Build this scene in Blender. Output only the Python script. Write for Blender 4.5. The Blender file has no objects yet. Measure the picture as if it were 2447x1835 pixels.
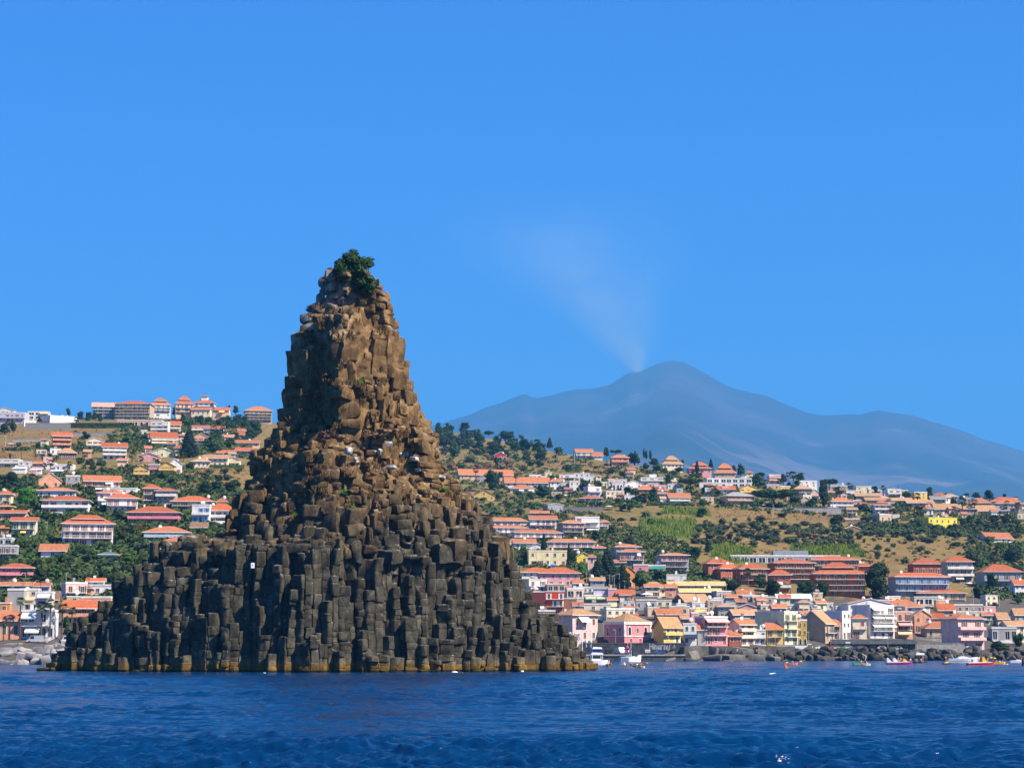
import bpy, math, random
import numpy as np
from mathutils import Vector, Matrix
R = random.Random(7)
NP = np.random.default_rng(7)
S = bpy.context.scene
COL = S.collection
PI = math.pi

# ------------------------------------------------------------------ camera
EYE = 4.5                       # metres above the water, standing on a boat
FPX = 4960.0                    # focal length in pixels of the photograph (2447 wide)
PITCH = math.atan((1546 - 917.5) / FPX)
cd = bpy.data.cameras.new('camera')
cd.sensor_width = 36; cd.lens = FPX / 2447 * 36
cd.clip_start = 1; cd.clip_end = 60000
cam = bpy.data.objects.new('camera', cd); COL.objects.link(cam)
cam.location = (0, 0, EYE); cam.rotation_euler = (PI / 2 + PITCH, 0, 0)
S.camera = cam

# ------------------------------------------------------------------ sky and sun
SUN_EL = math.radians(47); SUN_AZ = math.radians(119)     # azimuth clockwise from +Y (view direction): right and behind
W = bpy.data.worlds.new("World"); S.world = W; W.use_nodes = True
nt = W.node_tree; nt.nodes.clear()
sky = nt.nodes.new('ShaderNodeTexSky'); sky.sky_type = 'NISHITA'; sky.sun_disc = False
sky.sun_elevation = SUN_EL; sky.sun_rotation = SUN_AZ
sky.air_density = 1.0; sky.dust_density = 0.0; sky.ozone_density = 4.0; sky.altitude = 0
hs = nt.nodes.new('ShaderNodeHueSaturation'); hs.inputs['Saturation'].default_value = 1.75; hs.inputs['Value'].default_value = 1.0
tn = nt.nodes.new('ShaderNodeMix'); tn.data_type = 'RGBA'; tn.blend_type = 'MULTIPLY'; tn.inputs[0].default_value = 1; tn.inputs[7].default_value = (.55, .695, 1.38, 1)
bg = nt.nodes.new('ShaderNodeBackground'); bg.inputs['Strength'].default_value = 0.0505
wo = nt.nodes.new('ShaderNodeOutputWorld')
nt.links.new(sky.outputs[0], hs.inputs['Color']); nt.links.new(hs.outputs[0], tn.inputs[6]); nt.links.new(tn.outputs[2], bg.inputs[0]); nt.links.new(bg.outputs[0], wo.inputs[0])
sd = bpy.data.lights.new('sun', 'SUN'); sd.energy = 5.0; sd.angle = math.radians(0.5); sd.color = (1.0, 0.90, 0.76)
sun = bpy.data.objects.new('sun', sd); COL.objects.link(sun)
sv = Vector((math.sin(SUN_AZ) * math.cos(SUN_EL), math.cos(SUN_AZ) * math.cos(SUN_EL), math.sin(SUN_EL)))
sun.rotation_euler = sv.to_track_quat('Z', 'Y').to_euler()
sun.location = (300, -200, 400)
S.view_settings.view_transform = 'Standard'; S.view_settings.look = 'None'
S.view_settings.gamma = 1; S.view_settings.exposure = 1.36; S.view_settings.use_curve_mapping = False
S.render.engine = 'CYCLES'
cy = S.cycles
cy.use_denoising = True; cy.max_bounces = 6; cy.diffuse_bounces = 2; cy.glossy_bounces = 2; cy.transparent_max_bounces = 8; cy.volume_bounces = 0
cy.sample_clamp_indirect = 4; cy.sample_clamp_direct = 1.6

# ------------------------------------------------------------------ helpers
SP, CP = math.sin(PITCH), math.cos(PITCH)
def P(u, v, D):
    "the point at distance D (metres along +Y) that the photograph shows at pixel (u, v)"
    a = (u - 1223.5) / FPX; b = (917.5 - v) / FPX
    k = D / (CP - b * SP)
    return Vector((a * k, D, EYE + (SP + b * CP) * k))
def PX(D): return D / FPX       # metres per photograph pixel
def fwater(v): return EYE / ((v - 1546) / FPX)     # distance of the water surface seen at row v

def hsh(ix, iy, iz, s):
    h = (ix * 374761393 + iy * 668265263 + iz * 2147483647 + s * 974634777) & 0xFFFFFFFF
    h = ((h ^ (h >> 13)) * 1274126177) & 0xFFFFFFFF
    h = ((h ^ (h >> 16)) * 2246822519) & 0xFFFFFFFF
    return ((h ^ (h >> 15)) & 0xFFFFFF) / float(0xFFFFFF)
def vnoise(p, s=0):
    "value noise in -1..1 for an (n,3) array"
    p = np.asarray(p, float); i = np.floor(p).astype(np.int64); f = p - i; f = f * f * (3 - 2 * f)
    o = 0
    for dx in (0, 1):
        for dy in (0, 1):
            for dz in (0, 1):
                w = (f[:, 0] if dx else 1 - f[:, 0]) * (f[:, 1] if dy else 1 - f[:, 1]) * (f[:, 2] if dz else 1 - f[:, 2])
                o = o + w * hsh(i[:, 0] + dx, i[:, 1] + dy, i[:, 2] + dz, s)
    return o * 2 - 1
def fbm(p, o=3, s=0):
    p = np.asarray(p, float); r = 0; a = 1; t = 0
    for k in range(o):
        r = r + a * vnoise(p * 2 ** k + 17.3 * k, s + k); t += a; a *= 0.5
    return r / t

def link(name, data, parent=None, label=None, cat=None, group=None, kind=None, loc=None, rotz=None):
    o = bpy.data.objects.new(name, data); COL.objects.link(o)
    if parent is not None: o.parent = parent
    if loc is not None: o.location = loc
    if rotz is not None: o.rotation_euler = (0, 0, rotz)
    if label: o['label'] = label
    if cat: o['category'] = cat
    if group: o['group'] = group
    if kind: o['kind'] = kind
    return o
def mesh(name, verts, faces, mats=(), idx=None, smooth=False):
    m = bpy.data.meshes.new(name)
    m.from_pydata([tuple(v) for v in verts], [], faces)
    for t in (mats if isinstance(mats, (list, tuple)) else [mats]): m.materials.append(t)
    if idx is not None: m.polygons.foreach_set('material_index', idx)
    if smooth: m.polygons.foreach_set('use_smooth', [True] * len(m.polygons))
    m.update(); return m
class MB:
    "collects boxes, tubes and polygons for one mesh"
    def __init__(s): s.v = []; s.f = []; s.i = []
    def add(s, vs, fs, m=0):
        b = len(s.v); s.v += [tuple(v) for v in vs]
        s.f += [tuple(b + k for k in f) for f in fs]; s.i += [m] * len(fs); return s
    def box(s, x0, x1, y0, y1, z0, z1, m=0):
        return s.add([(x0, y0, z0), (x1, y0, z0), (x1, y1, z0), (x0, y1, z0), (x0, y0, z1), (x1, y0, z1), (x1, y1, z1), (x0, y1, z1)],
                     [(0, 3, 2, 1), (4, 5, 6, 7), (0, 1, 5, 4), (1, 2, 6, 5), (2, 3, 7, 6), (3, 0, 4, 7)], m)
    def tube(s, pts, r, n=6, m=0, cap=True):
        pts = [Vector(p) for p in pts]; rs = r if isinstance(r, (list, tuple)) else [r] * len(pts)
        vs = []; fs = []
        for k, p in enumerate(pts):
            t = (pts[min(k + 1, len(pts) - 1)] - pts[max(k - 1, 0)]).normalized()
            a = t.orthogonal().normalized(); b = t.cross(a)
            if abs(t.z) > 0.7:
                a = Vector((1, 0, 0)) - t * t.x; a.normalize(); b = t.cross(a)
            for j in range(n):
                w = 2 * PI * j / n; vs.append(p + (a * math.cos(w) + b * math.sin(w)) * rs[k])
        for k in range(len(pts) - 1):
            for j in range(n):
                fs.append((k * n + j, k * n + (j + 1) % n, (k + 1) * n + (j + 1) % n, (k + 1) * n + j))
        if cap:
            fs.append(tuple(range(n))[::-1]); fs.append(tuple((len(pts) - 1) * n + j for j in range(n)))
        return s.add(vs, fs, m)
    def prism(s, poly, axis, a, b, m=0):
        "extrude a polygon: axis 'y' takes (x,z) points, axis 'z' takes (x,y), axis 'x' takes (y,z)"
        f = {'y': lambda p, t: (p[0], t, p[1]), 'z': lambda p, t: (p[0], p[1], t), 'x': lambda p, t: (t, p[0], p[1])}[axis]
        n = len(poly); vs = [f(p, a) for p in poly] + [f(p, b) for p in poly]
        fs = [tuple(range(n))[::-1], tuple(range(n, 2 * n))] + [(k, (k + 1) % n, n + (k + 1) % n, n + k) for k in range(n)]
        return s.add(vs, fs, m)
    def blob(s, c, r, seed=0, n=8, rings=5, amp=.15, m=0):
        c = Vector(c); rr = random.Random(seed); vs = [c + Vector((0, 0, -r[2]))]; fs = []
        for k in range(1, rings):
            t = PI * k / rings
            for j in range(n):
                w = 2 * PI * j / n; q = 1 + rr.uniform(-amp, amp)
                vs.append(c + Vector((math.sin(t) * math.cos(w) * r[0] * q, math.sin(t) * math.sin(w) * r[1] * q, -math.cos(t) * r[2] * q)))
        vs.append(c + Vector((0, 0, r[2]))); e = len(vs) - 1
        for j in range(n):
            fs.append((0, 1 + (j + 1) % n, 1 + j)); fs.append((e, e - n + j, e - n + (j + 1) % n))
        for k in range(rings - 2):
            for j in range(n):
                fs.append((1 + k * n + j, 1 + k * n + (j + 1) % n, 1 + (k + 1) * n + (j + 1) % n, 1 + (k + 1) * n + j))
        return s.add(vs, fs, m)
    def mesh(s, name, mats, smooth=False): return mesh(name, s.v, s.f, mats, s.i, smooth)
    def obj(s, name, mats, parent=None, smooth=False, **k): return link(name, s.mesh(name, mats, smooth), parent, **k)

# ------------------------------------------------------------------ materials
MATS = {}
def nodes(name):
    m = bpy.data.materials.new(name); m.use_nodes = True
    t = m.node_tree; return m, t, t.nodes['Principled BSDF']
def N(t, typ, **k):
    n = t.nodes.new(typ)
    for a, b in k.items():
        if hasattr(n, a): setattr(n, a, b)
        else: n.inputs[a].default_value = b
    return n
def ramp(t, src, stops):
    n = t.nodes.new('ShaderNodeValToRGB'); e = n.color_ramp.elements
    while len(e) < len(stops): e.new(0.5)
    for q, (p, c) in zip(e, stops):
        q.position = p; q.color = (*c, 1) if len(c) == 3 else c
    t.links.new(src, n.inputs[0]); return n.outputs[0]
def mixc(t, f, a, b, mode='MIX'):
    n = t.nodes.new('ShaderNodeMix'); n.data_type = 'RGBA'; n.blend_type = mode
    for s_, x in ((0, f), (6, a), (7, b)):
        if hasattr(x, 'is_output'): t.links.new(x, n.inputs[s_])
        else: n.inputs[s_].default_value = (*x, 1) if isinstance(x, tuple) and len(x) == 3 else x
    return n.outputs[2]
def mathn(t, op, a, b=0.0, c=None):
    n = t.nodes.new('ShaderNodeMath'); n.operation = op
    for s_, x in enumerate((a, b) if c is None else (a, b, c)):
        if hasattr(x, 'is_output'): t.links.new(x, n.inputs[s_])
        else: n.inputs[s_].default_value = x
    return n.outputs[0]
def mat(name, col, rough=.85, var=.18, scale=.6, bump=0.0, rnd=0.12, metal=0.0, spec=.3):
    "plain weathered surface: base colour with large and small blotches, and a little tone per object"
    if name in MATS: return MATS[name]
    m, t, b = nodes(name)
    co = N(t, 'ShaderNodeTexCoord'); nz = N(t, 'ShaderNodeTexNoise'); nz.inputs['Scale'].default_value = scale; nz.inputs['Detail'].default_value = 4
    t.links.new(co.outputs['Object'], nz.inputs['Vector'])
    oi = N(t, 'ShaderNodeObjectInfo')
    dark = tuple(c * (1 - var * 1.6) for c in col); lite = tuple(min(1, c * (1 + var)) for c in col)
    c1 = ramp(t, nz.outputs[0], [(.3, dark), (.68, lite)])
    k = mathn(t, 'MULTIPLY_ADD', oi.outputs['Random'], rnd * 2, 1 - rnd)
    hv = N(t, 'ShaderNodeHueSaturation'); t.links.new(c1, hv.inputs['Color']); t.links.new(k, hv.inputs['Value'])
    t.links.new(hv.outputs[0], b.inputs['Base Color'])
    b.inputs['Roughness'].default_value = rough; b.inputs['Metallic'].default_value = metal; b.inputs['Specular IOR Level'].default_value = spec
    if bump:
        bp = N(t, 'ShaderNodeBump'); bp.inputs['Strength'].default_value = bump; bp.inputs['Distance'].default_value = .1
        t.links.new(nz.outputs[0], bp.inputs['Height']); t.links.new(bp.outputs[0], b.inputs['Normal'])
    MATS[name] = m; return m
# ================================================================== sea
def build_sea():
    m, t, b = nodes('sea_water')
    b.inputs['Roughness'].default_value = .17; b.inputs['IOR'].default_value = 1.333
    b.inputs['Specular IOR Level'].default_value = .38
    co = N(t, 'ShaderNodeTexCoord'); mp = N(t, 'ShaderNodeMapping'); mp.inputs['Scale'].default_value = (.42, 1.0, 1)
    t.links.new(co.outputs['Object'], mp.inputs[0])
    n0 = N(t, 'ShaderNodeTexNoise'); n0.inputs['Scale'].default_value = .03; n0.inputs['Detail'].default_value = 3
    t.links.new(co.outputs['Object'], n0.inputs['Vector'])
    t.links.new(ramp(t, n0.outputs[0], [(.35, (.0004, .020, .072)), (.65, (.0006, .032, .104))]), b.inputs['Base Color'])
    last = None
    for sc_, dist, st in ((.035, 6.0, .55), (.14, 1.7, .6), (.5, .6, .75), (2.2, .14, .7)):
        n1 = N(t, 'ShaderNodeTexNoise'); n1.inputs['Scale'].default_value = sc_; n1.inputs['Detail'].default_value = 4; n1.inputs['Roughness'].default_value = .62; n1.inputs['Distortion'].default_value = .6
        t.links.new(mp.outputs[0], n1.inputs['Vector'])
        bp = N(t, 'ShaderNodeBump'); bp.inputs['Strength'].default_value = st; bp.inputs['Distance'].default_value = dist
        t.links.new(n1.outputs[0], bp.inputs['Height'])
        if last: t.links.new(last, bp.inputs['Normal'])
        last = bp.outputs[0]
    t.links.new(last, b.inputs['Normal'])
    # polar grid round the boat: rows follow equal steps of view angle, columns are dense where the camera looks
    rows = [12, 25, 40, 52]
    v = 1880.0
    while v > 1573: rows.append(fwater(v)); v -= .55 if v > 1660 else .42
    rows += [880, 1000, 1500, 2500, 4000, 6000]
    ang = list(np.linspace(-PI, -.30, 28)[:-1]) + list(np.linspace(-.30, .30, 560)) + list(np.linspace(.30, PI, 28)[1:-1])
    A, RR = np.meshgrid(np.array(ang), np.array(rows)); X = RR * np.sin(A); Y = RR * np.cos(A)
    dr = np.gradient(np.array(rows)); DR = np.broadcast_to(dr[:, None], X.shape)
    Z = np.zeros_like(X); rg = np.random.default_rng(3)
    for k in range(74):
        L = 0.5 * 1.043 ** k * rg.uniform(.9, 1.1); th = rg.normal(1.35, .42); ph = rg.uniform(0, 6.28); amp = .0125 * L ** .42
        kx, ky = math.cos(th) * 2 * PI / L, math.sin(th) * 2 * PI / L
        eff = L / max(abs(math.sin(th)), .15)
        fade = np.clip((eff / np.maximum(DR, .05) - 1.3) / 1.3, 0, 1)
        w = np.sin(kx * X + ky * Y + ph + .8 * np.sin(X * .05 + k) + .6 * np.sin(Y * .043 + 2 * k))
        Z += amp * fade * (2.6 * np.abs((w + 1) / 2 + 1e-6) ** 1.9 - 1)
    mod = .75 + .55 * vnoise(np.stack([X.ravel() * .02, Y.ravel() * .035, 0 * X.ravel()], 1), 5).reshape(X.shape)
    Z *= mod
    Z[(RR > 900) | (RR < 45)] = 0; Z[:, :40] *= 0 ; Z[:, -40:] *= 0
    V = np.stack([X, Y, Z], 2).reshape(-1, 3); nc = len(ang); F = []
    for i in range(len(rows) - 1):
        for j in range(nc):
            j2 = (j + 1) % nc
            F.append((i * nc + j, (i + 1) * nc + j, (i + 1) * nc + j2, i * nc + j2))
    F.append(tuple(range(nc)))
    o = link('sea', mesh('sea', V, F, m, smooth=True), kind='structure')
build_sea()

# ================================================================== hillside
TL = [(1640, 500), (1600, 525), (1587, 545), (1545, 578), (1500, 605), (1450, 645), (1400, 695), (1330, 765), (1260, 845), (1190, 935), (1120, 1080), (1060, 1300), (1000, 1650), (975, 1850), (900, 2500)]
TR = [(1640, 560), (1600, 630), (1579, 682), (1550, 702), (1520, 722), (1480, 765), (1440, 830), (1400, 890), (1335, 1010), (1270, 1130), (1200, 1290), (1150, 1460), (1110, 1680), (1080, 1850), (1000, 2500)]
SKYL = [(-600, 960), (0, 990), (200, 1000), (400, 1000), (560, 1005), (640, 1010), (800, 1015), (1040, 1028), (1150, 1045), (1300, 1075), (1450, 1102), (1700, 1142), (1900, 1168), (2100, 1187), (2300, 1203), (2447, 1212), (3100, 1240)]
def lerp_t(tab, v):
    a = sorted(tab); return np.interp(v, [p[0] for p in a], [p[1] for p in a])
def Dof(u, v):
    w = min(1, max(0, (u - 500) / 700.0)); w = w * w * (3 - 2 * w)
    d = lerp_t(TL, v) * (1 - w) + lerp_t(TR, v) * w
    k = min(1, max(0, (u - 1600) / 850.0))
    return float(d * (1 + .13 * k * min(1, max(.3, (1600 - v) / 60))))
def G(u, v):
    "ground point seen at pixel (u, v)"
    return P(u, v, Dof(u, v))
def sky_row(u): return float(np.interp(u, [p[0] for p in SKYL], [p[1] for p in SKYL]))
def inpoly(u, v, poly):
    c = False; n = len(poly)
    for i in range(n):
        x1, y1 = poly[i]; x2, y2 = poly[(i + 1) % n]
        if (y1 > v) != (y2 > v) and u < (x2 - x1) * (v - y1) / (y2 - y1) + x1: c = not c
    return c
# ground cover areas (photograph pixels): dry ochre grass, fresh green reeds, paved town ground, bare scrub
DRY = [[(0, 1010), (640, 1015), (640, 1030), (330, 1060), (120, 1065), (0, 1050)], [(0, 1060), (115, 1055), (110, 1100), (0, 1098)], [(300, 1055), (345, 1055), (345, 1085), (300, 1085)],
       [(450, 1118), (600, 1118), (600, 1180), (430, 1165)], [(1040, 1100), (1240, 1100), (1250, 1125), (1060, 1130)],
       [(1290, 1088), (1480, 1118), (1520, 1140), (1440, 1150), (1300, 1110)], [(1480, 1130), (1560, 1140), (1550, 1160), (1470, 1140)],
       [(1690, 1212), (2040, 1225), (2050, 1240), (1920, 1245), (1700, 1235)], [(1640, 1264), (2060, 1270), (2060, 1335), (1690, 1335)], [(1980, 1285), (2447, 1300), (2447, 1370), (1980, 1360)],
       [(1100, 1225), (1400, 1225), (1380, 1250), (1100, 1250)], [(1420, 1240), (1530, 1245), (1500, 1290), (1400, 1290)], [(1060, 1040), (1230, 1050), (1200, 1075), (1080, 1065)]]
GREEN = [[(1530, 1240), (1660, 1240), (1670, 1285), (1520, 1285)], [(1700, 1300), (1800, 1310), (1790, 1345), (1700, 1345)], [(1890, 1308), (2050, 1304), (2070, 1332), (1890, 1332)]]
TOWN = [[(-300, 1420), (260, 1420), (300, 1640), (-300, 1640)], [(1200, 1395), (1640, 1400), (1900, 1430), (2750, 1425), (2750, 1640), (1200, 1640)]]
def build_hill():
    m, t, b = nodes('hill_ground')
    at = N(t, 'ShaderNodeVertexColor'); at.layer_name = 'cover'
    sep = N(t, 'ShaderNodeSeparateColor'); t.links.new(at.outputs[0], sep.inputs[0])
    co = N(t, 'ShaderNodeTexCoord')
    n1 = N(t, 'ShaderNodeTexNoise'); n1.inputs['Scale'].default_value = .045; n1.inputs['Detail'].default_value = 6; n1.inputs['Roughness'].default_value = .65
    n2 = N(t, 'ShaderNodeTexNoise'); n2.inputs['Scale'].default_value = .35; n2.inputs['Detail'].default_value = 5; n2.inputs['Roughness'].default_value = .7
    for n in (n1, n2): t.links.new(co.outputs['Object'], n.inputs['Vector'])
    scrub = mixc(t, ramp(t, n2.outputs[0], [(.42, (0, 0, 0)), (.6, (1, 1, 1))]), ramp(t, n1.outputs[0], [(.35, (.055, .072, .018)), (.6, (.15, .13, .042))]), (.23, .145, .055))
    dry = mixc(t, n2.outputs[0], ramp(t, n1.outputs[0], [(.3, (.17, .095, .036)), (.5, (.27, .155, .058)), (.7, (.33, .21, .085))]), (.10, .088, .030))
    grn = mixc(t, n2.outputs[0], (.075, .115, .018), (.14, .16, .03))
    twn = mixc(t, n2.outputs[0], (.055, .05, .045), (.125, .11, .09))
    c = mixc(t, sep.outputs[0], scrub, dry); c = mixc(t, sep.outputs[1], c, grn); c = mixc(t, sep.outputs[2], c, twn)
    t.links.new(c, b.inputs['Base Color']); b.inputs['Roughness'].default_value = 1; b.inputs['Specular IOR Level'].default_value = .1
    bp = N(t, 'ShaderNodeBump'); bp.inputs['Strength'].default_value = .8; bp.inputs['Distance'].default_value = .6
    t.links.new(n2.outputs[0], bp.inputs['Height']); t.links.new(bp.outputs[0], b.inputs['Normal'])
    us = np.arange(-420, 2880, 11.0); V = []; C = []
    rows = 84
    for u in us:
        vs = sky_row(u)
        for k in range(rows):
            f = k / (rows - 1); v = 1630 + (vs - 1630) * f
            p = G(u, v)
            p.z -= 5.0 * min(1, max(0, (v - (1558 if u > 900 else 1568)) / 16.0))
            if 1372 < u < 1644 and p.y < 713: p.z = min(p.z, .4)
            elif 1640 < u < 1866 and p.y < 726: p.z = min(p.z, .6)
            V.append(p)
            q = [max([0] + [1 for a in L if inpoly(u + R.uniform(-9, 9), v + R.uniform(-4, 4), a)]) for L in (DRY, GREEN, TOWN)]
            C.append((q[0], q[1], q[2], 1))
        pe = V[-1]
        for dd, dz in ((60, -3), (200, -22), (700, -70), (2500, -120)):      # the far side of the ridge drops away
            V.append(Vector((pe.x * (1 + dd / pe.y), pe.y + dd, max(pe.z + dz, 20)))); C.append((0, 0, 0, 1))
    nr = rows + 4; nu = len(us); V = np.array([tuple(p) for p in V])
    keep = V[:, 2] > 3
    V[:, 2] += np.where(keep, fbm(V * .03, 3, 4) * 1.2 + fbm(V * .12, 2, 9) * .35, 0)
    F = [(i * nr + k, (i + 1) * nr + k, (i + 1) * nr + k + 1, i * nr + k + 1) for i in range(nu - 1) for k in range(nr - 1)]
    me = mesh('hillside', V, F, m, smooth=True)
    ca = me.color_attributes.new('cover', 'FLOAT_COLOR', 'POINT'); ca.data.foreach_set('color', np.array(C).ravel())
    link('hillside', me, kind='structure')
build_hill()

# ================================================================== the volcano
RIDGE = [(-900, 1330), (300, 1180), (640, 1120), (860, 1060), (985, 1030), (1065, 1009), (1135, 985), (1200, 961), (1235, 945), (1253, 940), (1266, 946), (1279, 952), (1300, 947), (1320, 944), (1350, 935), (1384, 928), (1420, 925), (1454, 920), (1475, 910), (1498, 895), (1515, 890), (1533, 887), (1550, 878), (1568, 870), (1585, 866), (1600, 863),
         (1618, 864), (1635, 867), (1650, 874), (1667, 882), (1690, 896), (1708, 907), (1752, 930), (1790, 939), (1835, 947), (1875, 963), (1918, 984), (1945, 991), (1975, 995), (2020, 993), (2057, 992), (2075, 986), (2096, 979), (2120, 981), (2147, 984), (2217, 1006), (2287, 1025), (2350, 1050), (2447, 1078), (2700, 1150), (3400, 1330)]
def build_volcano():
    m, t, b = nodes('lava_slope')
    co = N(t, 'ShaderNodeTexCoord'); sp = N(t, 'ShaderNodeSeparateXYZ'); t.links.new(co.outputs['Object'], sp.inputs[0])
    n1 = N(t, 'ShaderNodeTexNoise'); n1.inputs['Scale'].default_value = .0006; n1.inputs['Detail'].default_value = 8; n1.inputs['Roughness'].default_value = .62
    t.links.new(co.outputs['Object'], n1.inputs['Vector'])
    h = mathn(t, 'MULTIPLY_ADD', sp.outputs[2], 1 / 3300., mathn(t, 'MULTIPLY_ADD', n1.outputs[0], .5, -.25))
    low = ramp(t, n1.outputs[0], [(.42, (.018, .026, .016)), (.52, (.05, .045, .034)), (.6, (.26, .19, .14)), (.66, (.04, .04, .028))])
    top = ramp(t, n1.outputs[0], [(.45, (.030, .020, .024)), (.62, (.06, .042, .042)), (.72, (.18, .14, .12))])
    t.links.new(mixc(t, ramp(t, h, [(.35, (0, 0, 0)), (.6, (1, 1, 1))]), low, top), b.inputs['Base Color'])
    b.inputs['Roughness'].default_value = 1; b.inputs['Specular IOR Level'].default_value = .05
    us = np.arange(-900, 3400, 14.0); nk = 60; V = []
    rx = [p[0] for p in RIDGE]; ry = [p[1] for p in RIDGE]
    for u in us:
        vr = np.interp(u, rx, ry); top = P(u, vr, 23000)
        for k in range(nk):
            f = k / (nk - 1); y = 5200 + (23000 - 5200) * f
            z = 90 + (top.z - 90) * (.52 * f + .48 * f ** 2.6)
            q = P(u, vr, y); V.append((q.x, y, z))
        for dd, dz in ((1500, -.12), (6000, -.5), (12000, -.9)): V.append((top.x * (1 + dd / 23000), 23000 + dd, top.z * (1 + dz)))
    V = np.array(V); nr = nk + 3
    f = np.tile(np.concatenate([np.linspace(0, 1, nk), [1, .6, .2]]), len(us))
    g = fbm(V * np.array([.0007, .0004, 0]), 5, 31)
    V[:, 2] += np.where(f < 1, g * 300 * np.sin(np.clip(f, 0, 1) * PI) ** .8, 0) + fbm(V * np.array([.004, .0012, 0]), 4, 12) * 34
    F = [(i * nr + k, (i + 1) * nr + k, (i + 1) * nr + k + 1, i * nr + k + 1) for i in range(len(us) - 1) for k in range(nr - 1)]
    link('volcano', mesh('volcano', V, F, m, smooth=True), kind='structure')
build_volcano()

# ================================================================== haze, and the smoke of the crater
def volume_box(name, lo, hi, dens, col, aniso=.0, step=None):
    m = bpy.data.materials.new(name); m.use_nodes = True; t = m.node_tree; t.nodes.clear()
    o = t.nodes.new('ShaderNodeOutputMaterial'); pv = t.nodes.new('ShaderNodeVolumePrincipled')
    pv.inputs['Color'].default_value = (*col, 1); pv.inputs['Density'].default_value = dens; pv.inputs['Anisotropy'].default_value = aniso
    t.links.new(pv.outputs[0], o.inputs['Volume'])
    b = MB().box(lo[0], hi[0], lo[1], hi[1], lo[2], hi[2])
    return b.obj(name, m, kind='stuff'), m
volume_box('haze', (-16000, -7000, -12), (16000, 40000, 5000), 5.6e-5, (.12, .49, 1.0), 0)
# ================================================================== the sea stack
RD = 403.0                                   # distance of its axis
KX = RD / FPX
SIL_L = [(72, 1470), (68, 1447), (100, 1439), (120, 1415), (150, 1385), (175, 1355), (200, 1330), (225, 1300), (245, 1270), (272, 1246), (300, 1236), (330, 1205), (358, 1184), (400, 1176), (440, 1171), (488, 1160), (496, 1130), (515, 1095), (525, 1060), (530, 1010), (531, 985), (548, 978), (575, 960), (582, 940), (605, 925), (611, 905), (615, 860), (618, 800), (630, 745), (640, 715), (646, 690), (662, 672), (690, 650), (698, 600), (715, 580), (735, 575), (752, 566)]
SIL_R = [(1292, 1470), (1288, 1443), (1275, 1425), (1260, 1405), (1245, 1385), (1225, 1362), (1200, 1346), (1182, 1335), (1155, 1310), (1133, 1260), (1120, 1230), (1110, 1202), (1090, 1180), (1060, 1140), (1035, 1100), (1005, 1065), (982, 1030), (960, 1000), (950, 970), (940, 940), (925, 906), (908, 885), (900, 850), (890, 810), (885, 775), (870, 745), (865, 720), (858, 690), (848, 665), (843, 637), (822, 625), (812, 605), (800, 592), (780, 575), (764, 566)]
def sil(L):
    q = [P(x * 2447 / 2212., y * 2447 / 2212., RD) for x, y in L]; q = sorted((p.z, p.x) for p in q); return q
LEFT = sil(SIL_L); RIGHT = sil(SIL_R); LEFT[0] = (-3, LEFT[0][1]); RIGHT[0] = (-3, RIGHT[0][1])
FRONT = [(-3, 28.6), (0, 28), (4, 27.3), (9, 26.6), (15, 25.9), (20, 25.4), (22.3, 24.8), (23.2, 19.5), (27, 18.4), (31, 17), (36, 15.2), (39.5, 14), (41.8, 13.4), (43, 12), (48, 11.5), (55, 10.8), (62, 9.8), (66, 8.0), (70, 5.6), (74, 3.4), (77.5, 1.2)]
def tab(T, z): return np.interp(z, [a for a, b in T], [b for a, b in T])
def height(x, y):
    "top of the stack above plan point (x, y), y measured from the axis, negative towards the boat"
    best = -99.0
    for z in np.arange(-2.5, 77.5, .5):
        l, r, f = tab(LEFT, z) + .7, tab(RIGHT, z) - .7, tab(FRONT, z)
        if not l < x < r: continue
        s = (x - l) / (r - l)
        # plan outline: a blunt keel a third of the way across, the left flank turned away from the sun
        up = min(1, max(0, (z - 24) / 18.0))
        keel = .5 - .09 * up
        q = (s / keel) if s < keel else ((1 - s) / (1 - keel))
        ex = .48 + .42 * up
        dep = f * q ** ex
        if y < 0 and -y <= dep or y >= 0 and y <= dep * .9: best = z
    return best
def clip_poly(poly, nx, ny, d):
    out = []; n = len(poly)
    for i in range(n):
        a = poly[i]; b = poly[(i + 1) % n]; da = a[0] * nx + a[1] * ny - d; db = b[0] * nx + b[1] * ny - d
        if da <= 0: out.append(a)
        if da * db < 0:
            t = da / (da - db); out.append((a[0] + (b[0] - a[0]) * t, a[1] + (b[1] - a[1]) * t))
    return out
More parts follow.
